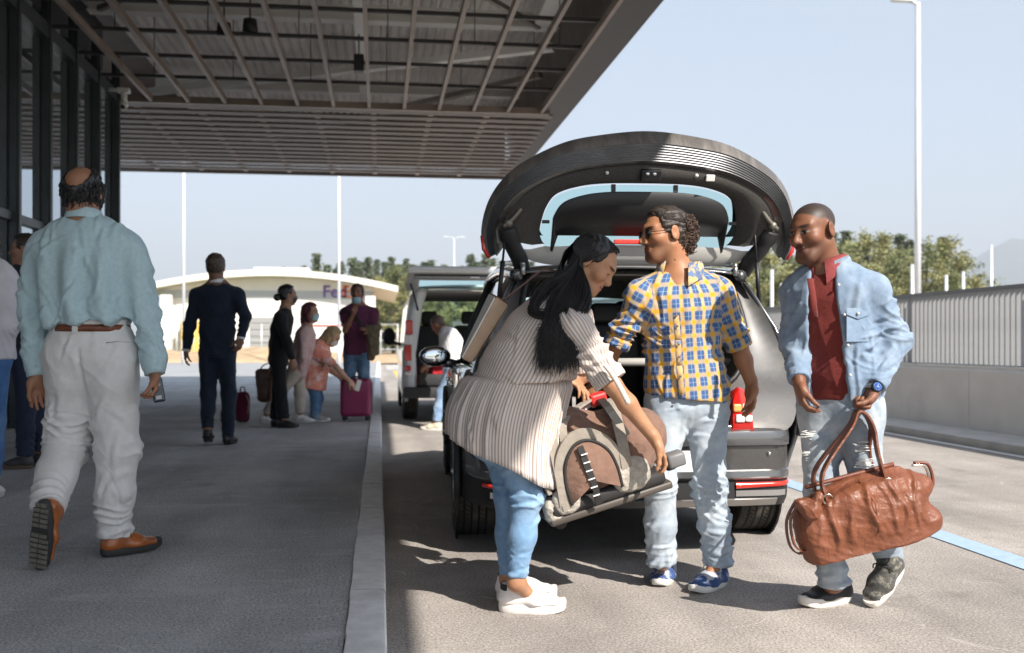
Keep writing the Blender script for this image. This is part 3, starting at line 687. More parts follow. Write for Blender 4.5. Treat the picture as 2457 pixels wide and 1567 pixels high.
def sdf_mesh(prims, h, disp=None, amp=0.0, clips=(), shell=0.0, smooth=1, tags=False):
    """surface-nets polygonisation on sparse blocks. disp(P)->displacement outward; clips: list of (point, normal) keep dot<0"""
    us = [p for p in prims if p.op == 'u']
    lo = np.min([p.lo for p in us], axis=0).astype(np.float64) - .03 - amp; hi = np.max([p.hi for p in us], axis=0) + .03 + amp
    nb = 8; S = nb * h; n = np.ceil((hi - lo) / S).astype(int) + 1
    I = np.stack(np.meshgrid(*[np.arange(k) for k in n], indexing='ij'), -1).reshape(-1, 3)
    blo = lo + I * S; bhi = blo + S; cen = (blo + S / 2)[:, None, :]
    mg = S + amp + shell + .01
    D = eval_blocks(prims, cen, blo, bhi, mg)[:, 0]
    keep = np.abs(D) < S * .9 + amp + shell; I = I[keep]; blo = blo[keep]; bhi = bhi[keep]
    a = np.arange(nb + 1); loc = np.stack(np.meshgrid(a, a, a, indexing='ij'), -1).reshape(-1, 3)
    Pn = (blo[:, None, :] + loc[None] * h).astype(np.float32)
    D = eval_blocks(prims, Pn, blo, bhi, mg)
    if shell > 0: D = np.maximum(D, -(D + shell))
    for (c, nn) in clips:
        c = A3(c); nn = _unit(A3(nn)); D = np.maximum(D, (Pn - c) @ nn)
    B = len(I); D = D.reshape(B, nb + 1, nb + 1, nb + 1); ins = D < 0
    cn = sum(ins[:, i:i + nb, j:j + nb, k:k + nb].astype(np.int8) for i in (0, 1) for j in (0, 1) for k in (0, 1))
    act = np.argwhere((cn > 0) & (cn < 8))
    bi, i, j, k = act.T
    cor = [(x, y, z) for x in (0, 1) for y in (0, 1) for z in (0, 1)]
    V = np.stack([D[bi, i + x, j + y, k + z] for x, y, z in cor], 1)
    acc = np.zeros((len(act), 3)); cnt = np.zeros(len(act))
    ci = np.array(cor, float)
    for e0 in range(8):
        for e1 in range(e0 + 1, 8):
            if abs(np.array(cor[e0]) - np.array(cor[e1])).sum() != 1: continue
            v0 = V[:, e0]; v1 = V[:, e1]; m = (v0 < 0) != (v1 < 0)
            t = np.where(m, v0 / np.where(m, v0 - v1, 1), 0)
            acc += np.where(m[:, None], ci[e0] + (ci[e1] - ci[e0]) * t[:, None], 0); cnt += m
    pos = acc / cnt[:, None]
    G = I[bi] * nb + np.stack([i, j, k], 1)
    verts = lo + (G + pos) * h
    Nn = n * nb + 2
    key = (G[:, 0] * Nn[1] + G[:, 1]) * Nn[2] + G[:, 2]
    order = np.argsort(key); ks = key[order]
    quads = []
    for axi in range(3):
        sl0 = [slice(None)] + [slice(0, nb)] * 3; sl1 = list(sl0); sl1[axi + 1] = slice(1, nb + 1)
        a0 = ins[tuple(sl0)]; a1 = ins[tuple(sl1)]
        e = np.argwhere(a0 != a1)
        if len(e) == 0: continue
        s = a0[tuple(e.T)]
        g = I[e[:, 0]] * nb + e[:, 1:]
        o1 = (axi + 1) % 3; o2 = (axi + 2) % 3
        q = []
        for d1, d2 in ((-1, -1), (0, -1), (0, 0), (-1, 0)):
            gg = g.copy(); gg[:, o1] += d1; gg[:, o2] += d2
            kk = (gg[:, 0] * Nn[1] + gg[:, 1]) * Nn[2] + gg[:, 2]
            ix = np.searchsorted(ks, kk); ix = np.minimum(ix, len(ks) - 1)
            ok = ks[ix] == kk; q.append(np.where(ok, order[ix], -1))
        q = np.stack(q, 1); good = (q >= 0).all(1); q = q[good]; s = s[good]
        q[~s] = q[~s][:, ::-1]; quads.append(q)
    F = np.concatenate(quads)
    for _ in range(smooth):
        ac = np.zeros_like(verts); c = np.zeros(len(verts))
        for a_, b_ in ((0, 1), (1, 2), (2, 3), (3, 0)):
            np.add.at(ac, F[:, a_], verts[F[:, b_]]); np.add.at(c, F[:, a_], 1)
        verts = verts * .5 + .5 * ac / np.maximum(c, 1)[:, None]
    if disp is not None:
        fnm = np.cross(verts[F[:, 2]] - verts[F[:, 0]], verts[F[:, 3]] - verts[F[:, 1]]); vn = np.zeros_like(verts)
        for a_ in range(4): np.add.at(vn, F[:, a_], fnm)
        vn /= np.maximum(np.linalg.norm(vn, axis=1), 1e-12)[:, None]
        verts = verts + vn * disp(verts)[:, None]
    return verts, F
def sdf_obj(name, prims, h, mat, parent, off, col=None, uvw=None, **kw):
    v, F = sdf_mesh(prims, h, **kw)
    me = mesh_np(name, v - A3(off), F, smooth=True)
    if col is not None:
        c = col(v); at = me.attributes.new("col", 'FLOAT_COLOR', 'POINT')
        at.data.foreach_set("color", np.concatenate([c, np.ones((len(c), 1))], 1).astype(np.float32).ravel())
    if uvw is not None:
        c = uvw(v); at = me.attributes.new("cloth", 'FLOAT_VECTOR', 'POINT'); at.data.foreach_set("vector", c.astype(np.float32).ravel())
    o = bpy.data.objects.new(name, me)
    return link(o, parent, mat)
def folds(seed, scale, amp, n=6, stretch=(1, 1, 1), ridge=True):
    """cloth-like wrinkle field: warped, directional waves"""
    r = np.random.RandomState(seed); W = []
    for i in range(n):
        d = r.normal(size=3) * np.array(stretch); d = d / np.linalg.norm(d) * scale * r.uniform(.6, 1.7); d2 = r.normal(size=3) * scale * .45
        W.append((d, r.uniform(0, 6.28), d2, r.uniform(0, 6.28), r.uniform(.5, 1)))
    def f(Q):
        o = np.zeros(Q.shape[:-1])
        for d, p, d2, p2, a in W:
            s = np.sin(Q @ d + p + 1.6 * np.sin(Q @ d2 + p2))
            o += a * ((1 - np.abs(s)) ** 2 * 1.6 - .5 if ridge else s)
        return o * amp / math.sqrt(n)
    return f
def seg_fold(a, b, t0, t1, amp, freq, seed=0):
    """bunched rings across a limb between fractions t0..t1"""
    a = A3(a); b = A3(b); ab = b - a; L = np.linalg.norm(ab); ax = ab / L; r = np.random.RandomState(seed); d1 = r.normal(size=3) * 14; d2 = r.normal(size=3) * 9
    def f(Q):
        q = Q - a; h = q @ ax; t = h / L; dist = np.sqrt(np.maximum((q * q).sum(-1) - h * h, 0))
        w = np.clip((t - t0) / .12, 0, 1) * np.clip((t1 - t) / .12, 0, 1) * (dist < .2)
        s = np.sin(h * freq * .8 + 3.0 * np.sin(Q @ d1) + 2.2 * np.sin(Q @ d2 + 1)); m = .5 + .5 * np.sin(Q @ (d2 * 1.7) + 2 * np.sin(Q @ d1 * .8))
        return w * amp * m * ((1 - np.abs(s)) ** 1.3 * 1.6 - .4)
    return f
def creases(seed, n, amp=.0055, w=.009, l=.08, dir=(0, 0, 1), spread=.6, near=None):
    """individual crisp folds (ridge with a valley beside it) scattered over the garment"""
    def f(Q):
        r = np.random.RandomState(seed); o = np.zeros(len(Q)); d0 = A3(dir); fw = A3(FW)
        idx = np.arange(len(Q)) if near is None else np.where(((Q - A3(near[0])) ** 2).sum(1) < near[1] ** 2)[0]
        if len(idx) == 0: return o
        for i in range(n):
            c = Q[idx[r.randint(len(idx))]]; t = _unit(_unit(d0) + r.normal(size=3) * spread * .6); m = _unit(np.cross(t, fw + r.normal(size=3) * .35)); k = np.cross(t, m)
            ll = l * r.uniform(.5, 1.5); ww = w * r.uniform(.7, 1.5); a = amp * r.uniform(.4, 1.2); cv = r.normal() * 2.2
            sel = np.where((np.abs(Q - c) < ll * 2.2).all(1))[0]; q = Q[sel] - c
            al = q @ t; s = q @ m + cv * al * al; z = q @ k
            o[sel] += a * (np.exp(-(s / ww) ** 2) - .75 * np.exp(-((s - 1.7 * ww) / ww) ** 2)) * np.exp(-(al / ll) ** 2) * np.exp(-(z / .07) ** 2)
        return o
    return f
def fsum(*fs):
    return lambda Q: sum(f(Q) for f in fs)

# ------------------------------------------------------------------ human parts
def frame(fwd, upv=(0, 0, 1)):
    """columns: lateral x (person's right), forward y, up z"""
    f = Vector(fwd).normalized(); u = Vector(upv); x = f.cross(u).normalized(); u = x.cross(f).normalized()
    return Matrix((x, f, u)).transposed()
def head_prims(c, R, s=1.0, nose=1.0, jaw=1.0, lips=1.0, ears=True, smile=0.0):
    """c: head centre, R: local->world 3x3 (x right, y forward, z up)"""
    c = Vector(c); T = lambda x, y, z: c + R @ (Vector((x, y, z)) * s)
    Rn = np.array(R)
    L = []
    L.append(ell(T(0, -.012, .040), (.0745 * s, .096 * s, .078 * s), Rn, .02))
    L.append(ell(T(0, .022, -.030), (.060 * s * jaw, .067 * s, .088 * s), Rn, .04))
    L.append(cone(T(-.022 * jaw, .064, -.098), T(.022 * jaw, .064, -.098), .019 * s, .019 * s, .035))
    for q in (-1, 1):
        L.append(cone(T(q * .054 * jaw, -.005, -.055), T(q * .020 * jaw, .062, -.098), .016 * s, .016 * s, .03))
        L.append(ell(T(q * .044, .052, -.018), (.023 * s, .026 * s, .02 * s), Rn, .03))
        L.append(cone(T(q * .008, .084, .030), T(q * .045, .066, .032), .011 * s, .009 * s, .02))
        L.append(ell(T(q * .032, .0905, .008), (.0155 * s, .012 * s, .010 * s), Rn, .014, op='s'))
        L.append(ell(T(q * .032, .0745, .007), (.0135 * s, .0135 * s, .0125 * s), Rn, .003))
        L.append(cone(T(q * .019, .0885, .0105), T(q * .045, .079, .0095), .0045 * s, .004 * s, .006))
        if ears:
            L.append(ell(T(q * .084, -.014, .000), (.0095 * s, .024 * s, .034 * s), np.array(R @ Matrix.Rotation(q * -.35, 3, 'Z') @ Matrix.Rotation(-.2, 3, 'X')), .012))
            L.append(ell(T(q * .093, -.010, .004), (.006 * s, .012 * s, .019 * s), Rn, .006, op='s'))
    L.append(cone(T(0, .082, .022), T(0, .083 + .028 * nose, -.028), .009 * s, .0125 * s, .012))
    for q in (-1, 1): L.append(ell(T(q * .0125, .094 + .004 * nose, -.033), (.010 * s, .011 * s, .009 * s), Rn, .010))
    L.append(cone(T(-.017, .0865, -.0575), T(.017, .0865, -.0575), .0075 * s * lips, .0075 * s * lips, .012))
    L.append(cone(T(-.014, .0845, -.0705), T(.014, .0845, -.0705), .0085 * s * lips, .0085 * s * lips, .012))
    L.append(cone(T(-.024, .092, -.0635), T(.024, .092, -.0635), .0028 * s, .0028 * s, .004, op='s'))
    if smile:
        for q in (-1, 1):
            L.append(ell(T(q * .045, .058, -.026), (.021 * s, .019 * s, .018 * s), Rn, .02))
            L.append(cone(T(q * .016, .0855, -.0585), T(q * .031, .072, -.049), .0060 * s, .0040 * s, .008))
            L.append(cone(T(q * .020, .0905, -.0625), T(q * .034, .079, -.050), .0030 * s, .0026 * s, .004, op='s'))
            L.append(cone(T(q * .024, .094, -.030), T(q * .041, .078, -.060), .0034 * s, .0030 * s, .008, op='s'))
    return L, T
def head_color(c, R, s, skin, lip, brow=(.02, .015, .012), hair=None, hairfn=None, stubble=None, mask=None, eye=True):
    Rn = np.array(R); c = A3(c)
    def f(v):
        q = (v - c) @ Rn / s; x, y, z = q[:, 0], q[:, 1], q[:, 2]; C = np.tile(np.array(skin), (len(v), 1))
        def mix(w, col):
            nonlocal C
            w = np.clip(w, 0, 1)[:, None]; C = C * (1 - w) + np.array(col) * w
        near = (np.abs(x) < .12) & (y > -.13) & (y < .14) & (np.abs(z) < .16)
        g = lambda a: np.where(near, a, 0)
        bl = np.exp(-(((np.abs(x) - .042) / .02) ** 2 + ((z + .03) / .022) ** 2)) * (y > .03)
        mix(g(bl * .25), (skin[0] * 1.1, skin[1] * .8, skin[2] * .75))
        if stubble is not None:
            w = np.clip((-.030 - z) / .02, 0, 1) * np.clip((y + .005) / .03, 0, 1) * (np.abs(x) < .08)
            w2 = np.exp(-((x / .03) ** 2 + ((z + .045) / .008) ** 2)) * (y > .05)
            mix(g(np.maximum(w * .55, w2 * .8) * (z > -.135)), stubble)
        if eye:
            mix(g(np.clip(1.4 - np.sqrt(((np.abs(x) - .032) / .0135) ** 2 + ((z - .006) / .0050) ** 2), 0, 1) * 2 * (y > .06)), (.34, .31, .28))
            mix(g(np.clip(1.3 - np.sqrt(((np.abs(x) - .032) / .0075) ** 2 + ((z - .006) / .0065) ** 2), 0, 1) * 4 * (y > .06)), (.015, .01, .008))
            mix(g(np.clip(1.3 - np.sqrt(((np.abs(x) - .033) / .017) ** 2 + ((z - .0125) / .0035) ** 2), 0, 1) * 2 * (y > .06)), brow)
        mix(g(np.clip(1.3 - np.sqrt(((np.abs(x) - .032) / .021) ** 2 + ((z - .030 - .1 * (np.abs(x) - .032)) / .0052) ** 2), 0, 1) * 1.6 * (y > .04)), brow)
        mix(g(np.clip(1.3 - np.sqrt((x / .024) ** 2 + ((z + .064) / .0135) ** 2), 0, 1) * 1.5 * (y > .06)), lip)
        if hair is not None: mix(g(hairfn(x, y, z)) if True else 0, hair)
        return np.clip(C, 0, 1)
    return f
def hand_prims(w, d, n, side, s=1.0, curl=(.35, .5, .4), spread=.08, thumb=(.6, .35), grip=None):
    """w wrist, d fingers direction, n palm normal (faces object), side: +1 thumb on d x n side"""
    w = Vector(w); d = Vector(d).normalized(); n = Vector(n); n = (n - d * n.dot(d)).normalized(); l = d.cross(n) * side    # l towards thumb
    L = [econe(w - d * .02 * s, w + d * .035 * s, (.026 * s, .019 * s), (.036 * s, .0165 * s), l, .02),
         econe(w + d * .03 * s, w + d * .078 * s, (.038 * s, .0165 * s), (.039 * s, .0125 * s), l, .02)]
    offs = (.029, .0105, -.0085, -.027); lens = (.070, .079, .073, .057); rad = (.0088, .0090, .0087, .0076)
    for i in range(4):
        b = w + d * (.083 - (.004, 0, .003, .011)[i]) * s + l * offs[i] * s
        c = curl if not isinstance(curl[0], (tuple, list)) else curl[i]
        a = 0; p = b; sp = spread * (1.5 - i)
        dd0 = (d + l * sp).normalized()
        for q, (fr, cc) in enumerate(zip((.46, .30, .24), c)):
            a += cc; dd = dd0 * math.cos(a) + n * math.sin(a); p2 = p + dd * lens[i] * fr * s
            r0 = rad[i] * (1 - .1 * q) * s; L.append(cone(p, p2, r0, r0 * .92, .006)); p = p2
    b = w + d * .022 * s + l * .026 * s + n * .006 * s
    t1 = (d * math.cos(thumb[0]) + l * math.sin(thumb[0]) + n * .35).normalized(); p1 = b + t1 * .042 * s
    t2 = (t1 * math.cos(thumb[1]) + (d * .5 + n * .6 - l * .3).normalized() * math.sin(thumb[1])).normalized(); p2 = p1 + t2 * .032 * s
    t3 = (t2 * .8 + n * .35 - l * .15).normalized(); p3 = p2 + t3 * .026 * s
    L += [cone(b, p1, .0145 * s, .0115 * s, .014), cone(p1, p2, .0108 * s, .0098 * s, .006), cone(p2, p3, .0098 * s, .0082 * s, .006)]
    return L
def skin_mat(name, rough=.5):
    m = M(name, (.5, .3, .2), rough, vcol="col", var=.10, vscale=22, bump=.12, bscale=260, spec=.4, sss=.08); return m
m_skin = skin_mat("skin")
def cloth(name, col, var=.08, vscale=9, rough=.85, bump=.25, bscale=420, sheen=.12, fold=.10, fscale=30, dirt=None, dscale=9, dthr=(.5, .7)):
    return M(name, col, rough, var=var, vscale=vscale, bump=bump, bscale=bscale, sheen=sheen, spec=.2, bump2=(fscale, fold), dirt=dirt, dscale=dscale, dthr=dthr)
def shoe(parent, off, heel, toe, upper, sole, L=.27, pitch_n=None, sole_h=.026, w=.047, name="shoe", lace=None, h=.006, ank=.085, tread=None):
    """heel, toe: sole points (world); pitch_n: sole-up normal"""
    heel = Vector(heel); toe = Vector(toe); f = (toe - heel).normalized(); n = Vector(pitch_n) if pitch_n else Vector((0, 0, 1)); n = (n - f * n.dot(f)).normalized(); s = f.cross(n)
    Lh = (toe - heel).length; Q = lambda a, b, c: heel + f * (a * Lh) + s * b + n * c
    up = [econe(Q(.12, 0, sole_h + .012), Q(.55, 0, sole_h + .010), (w * .78, .030), (w * .98, .028), s, .03),
          econe(Q(.55, .002, sole_h + .010), Q(.84, .004, sole_h + .004), (w * .98, .028), (w * .88, .024), s, .03),
          econe(Q(.13, 0, sole_h + .02), Q(.17, 0, sole_h + ank * .75), (w * .74, .040), (w * .70, .040), s, .03, flat_b=True),
          cone(Q(.24, 0, sole_h + .05), Q(.58, 0, sole_h + .020), .036, .022, .04)]
    u = sdf_obj(name, up, h, upper, parent, off, clips=[(Q(0, 0, sole_h - .004), -n)])
    so = []
    N = 22; ring = []
    for k in range(N):
        a = 2 * math.pi * k / N; x = .5 - .5 * math.cos(a); yy = math.sin(a)
        ww = w * (1.02 if x > .5 else .84) * (1 + .08 * math.sin(x * 6)); ring.append((x * 1.04 - .02, (abs(yy) ** .62) * ww * (1 if yy > 0 else -1) * (1.0 if .02 < x < .98 else .6)))
    g = MB(); rr = []
    for zz, k_ in ((0, .93), (.006, 1.0), (sole_h * .75, 1.02), (sole_h + .006, .98)):
        rr.append([Q(.5 + (a - .5) * (1 + (k_ - 1) * .5), b * k_, zz + (.012 * max(0, (a - .72) / .28) ** 2 if pitch_n is None else 0)) for a, b in ring])
    g.loft(rr, closed=True, caps=True); so_o = g.build("sole", sole, u, off); autosmooth(so_o, 50)
    if tread is not None:
        g = MB()
        for k in range(13):
            a = .05 + .9 * k / 12
            if .36 < a < .5: continue
            ww = w * (.86 if a > .5 else .70) * (.7 if a in (.05, .95) else 1)
            for q in (-1, 1): g.box(Q(a, q * ww * .52, -.003), (ww * .46, Lh * .026, .004), Matrix((s, f, n)).transposed())
        g.build("tread", tread, u, off)
    if lace is not None:
        g = MB()
        for k in range(5):
            a = .36 + .055 * k; zt = sole_h + .078 - .011 * k
            g.tube([Q(a, -.020, zt - .010), Q(a + .01, 0, zt + .003), Q(a + .03, .020, zt - .010)], .0032, 6)
        g.tube(catmull([Q(.36, 0, sole_h + .08), Q(.33, -.03, sole_h + .082), Q(.36, -.045, sole_h + .055)], 4), .003, 6); g.tube(catmull([Q(.36, 0, sole_h + .08), Q(.40, .03, sole_h + .08), Q(.42, .043, sole_h + .05)], 4), .003, 6)
        g.build("laces", lace, u, off)
    return u
def collar(parent, off, c, axis, fwd, r, hgt, mat, gap=.5, lean=.25, name="collar", th=.004, drop=0.05):
    """shirt collar: stand band with fall, open at the front"""
    ax = Vector(axis).normalized(); f = Vector(fwd); f = (f - ax * f.dot(ax)).normalized(); s = f.cross(ax); c = Vector(c); g = MB(); n = 26
    rings = []
    for (zz, rr) in ((-.012, 1.02), (hgt * .8, 1.0), (hgt, 1.04), (hgt * .93, 1.14), (-.004, 1.30), (-.010, 1.27), (hgt * .8, 1.10)):
        ring = []
        for k in range(n + 1):
            a = gap + (2 * math.pi - 2 * gap) * k / n
            e = abs(2 * k / n - 1); q = rr; z_ = zz - drop * (e ** 3) * (.3 if rr < 1.1 else 1.0)
            ring.append(c + (f * math.cos(a) * r[1] + s * math.sin(a) * r[0]) * q + ax * z_)
        rings.append(ring)
    g.loft(rings, closed=False); return g.build(name, mat, parent, off)
def strands(name, paths, mat, parent, off, r0=.0035, r1=.0008, n=5, sub=5):
    g = MB()
    for p in paths:
        q = catmull(p, sub); m = len(q) - 1
        g.tube(q, [r0 + (r1 - r0) * (i / m) ** 2 for i in range(m + 1)], n, caps=False)
    return g.build(name, mat, parent, off, fix=False)
# ================================================================== PEOPLE
UP = Vector((0, 0, 1))
def lerp(a, b, t): return a + (b - a) * t
def seg_uv(segs):
    """cloth coordinates (around, along) in metres; segs: (a, b, front dir, radius, bias)"""
    S = [(A3(a), A3(b), A3(f), r, bias) for a, b, f, r, bias in segs]
    def fn(v):
        best = np.full(len(v), 1e9); out = np.zeros((len(v), 3))
        for i, (a, b, f, r, bias) in enumerate(S):
            ab = b - a; L = np.linalg.norm(ab); ax = ab / L; q = v - a; h = q @ ax; t = np.clip(h, 0, L); rad = q - h[:, None] * ax
            d = np.sqrt(((q - t[:, None] * ax) ** 2).sum(1)) - r + bias
            fr = _unit(f - ax * (f @ ax)); sd = np.cross(ax, fr)
            ang = np.arctan2(rad @ sd, rad @ fr)
            m = d < best; best = np.where(m, d, best)
            out[m] = np.stack([ang * r, h, np.full(len(v), i)], 1)[m]
        return out
    return fn
def torso(J, spec, k=.05, tag=0):
    a, b = J['pel'], J['neck']; s0 = (J['hpR'] - J['hpL']).normalized(); s1 = (J['shR'] - J['shL']).normalized()
    mid = J.get('waist')
    def at(t):
        if mid is None: return lerp(a, b, t)
        return lerp(a, mid, t / .4) if t < .4 else lerp(mid, b, (t - .4) / .6)
    L = []
    for (t0, w0, d0), (t1, w1, d1) in zip(spec[:-1], spec[1:]):
        L.append(econe(at(t0), at(t1), (w0, d0), (w1, d1), lerp(s0, s1, (t0 + t1) / 2), k))
    return L, at
def body_skin(J, s=1.0, hand=None, head_kw=None, fem=False):
    hk = dict(head_kw or {}); L, T = head_prims(J['head'], J['R'], s, **hk)
    L.append(cone(T(0, -.022, -.05), J['neck'], .050 * s if fem else .057 * s, .055 * s if fem else .064 * s, .03))
    L.append(cone(T(0, -.03, -.06), J['neck'] + (J['pel'] - J['neck']).normalized() * .03, .045 * s, .06 * s, .04))
    t, at = torso(J, [(0, .13, .085), (.35, .115, .08), (.75, .135, .09), (.95, .10, .06)]); L += t
    for q in 'LR':
        L.append(cone(lerp(J['neck'], J['sh' + q], .3), J['sh' + q], .052, .046, .05))
        L += [cone(J['sh' + q], J['el' + q], .046 * s, .037 * s, .02), cone(J['el' + q], lerp(J['el' + q], J['wr' + q], .35), .038 * s, .039 * s, .02), cone(lerp(J['el' + q], J['wr' + q], .35), J['wr' + q], .039 * s, .025 * s, .02)]
        L += [cone(J['hp' + q], J['kn' + q], .075, .05, .03), cone(J['kn' + q], lerp(J['kn' + q], J['an' + q], .3), .048, .05, .02), cone(lerp(J['kn' + q], J['an' + q], .3), J['an' + q], .05, .033, .02), cone(J['an' + q], J.get('ft' + q, J['toe' + q] * .5 + J['heel' + q] * .5 + Vector((0, 0, .055))), .034, .022, .03)]
    if hand:
        for q in 'LR':
            if q in hand:
                h_ = dict(hand[q]); L += hand_prims(J['wr' + q], h_.pop('d'), h_.pop('n'), h_.pop('side', 1), s=h_.pop('s', s), **h_)
    return L, T
def leg_cloth(J, r, hip, hem=1.0, k=.04, seat=.0, fwd=None):
    """r: (thigh, knee, mid-shin, hem)"""
    s0 = (J['hpR'] - J['hpL']).normalized(); L = []
    up = (J['neck'] - J['pel']).normalized()
    L.append(econe(J['pel'] - up * .03, J['pel'] + up * .13, (hip[0], hip[1]), (hip[0] * .86, hip[1] * .92), s0, .05, flat_b=True))
    for q in 'LR':
        hp, kn, an = J['hp' + q], J['kn' + q], J['an' + q]; he = lerp(kn, an, hem); md = lerp(kn, he, .5)
        if seat and fwd is not None: L.append(cone(hp - fwd * seat + up * .02, hp - up * .06 - fwd * seat * .6, r[0] * .95, r[0] * .95, .06))
        L += [cone(hp, kn, r[0], r[1], k, ease=True), cone(kn, md, r[1], r[2], .03), cone(md, he, r[2], r[3], .03, flat_b=True)]
    return L
def person(label, base, J, skin, h=.005, hh=None, s=1.0, group=None, fem=False, lip=None, hand=None, head_kw=None, colkw=None, name="person", extra=()):
    t = thing(name, base, label, "person", group)
    lip = lip or (skin[0] * .75, skin[1] * .5, skin[2] * .5)
    L, T = body_skin(J, s, hand, head_kw, fem)
    L += list(extra)
    sdf_obj("body", L, hh or h, m_skin, t, base, col=head_color(J['head'], J['R'], s, skin, lip, **(colkw or {})), smooth=1)
    return t, T
def short_hair(t, base, J, s, mat, front=.06, low=-.05, thick=.012, h=.005, seed=1, curl=.004, top=.0, bald=None, sides=.0):
    """close hair cap on the skull; front: hairline y, low: nape z"""
    T = lambda x, y, z: J['head'] + J['R'] @ (Vector((x, y, z)) * s); Rn = np.array(J['R'])
    pr = [ell(T(0, -.014, .042), ((.0745 + thick) * s, (.098 + thick) * s, (.080 + thick) * s), Rn, .02),
          ell(T(0, -.045, -.02), ((.062 + thick) * s, (.052 + thick * .7) * s, .062 * s), Rn, .03)]
    up = J['R'] @ Vector((0, 0, 1)); fw = J['R'] @ Vector((0, 1, 0))
    pr.append(bx(T(0, front + .12, -.03), (.2, .12, .115), Rn, .02, .02, op='s'))       # face
    pr.append(bx(T(0, front + .04, -.12), (.2, .075, .118), Rn, .02, .02, op='s'))      # below the temples
    pr.append(bx(T(0, 0, low - .1), (.2, .2, .1), Rn, .02, .02, op='s'))
    if bald: pr.append(ell(T(*bald[0]), [q * s for q in bald[1]], Rn, .012, op='s'))
    return sdf_obj("hair", pr, h, mat, t, base, disp=folds(seed, 150, curl, 5, ridge=False), amp=curl * 2)
hairmat = lambda n, c, r=.45: M(n, c, r, var=.35, vscale=90, bump=.8, bscale=300, spec=.5, stretch=(1, 1, .25))
m_hair_blk = hairmat("black_hair", (.010, .009, .010), .35)
m_hair_dk = hairmat("dark_brown_hair", (.030, .020, .015))
m_hair_curl = hairmat("curly_brown_hair", (.085, .050, .036), .5)

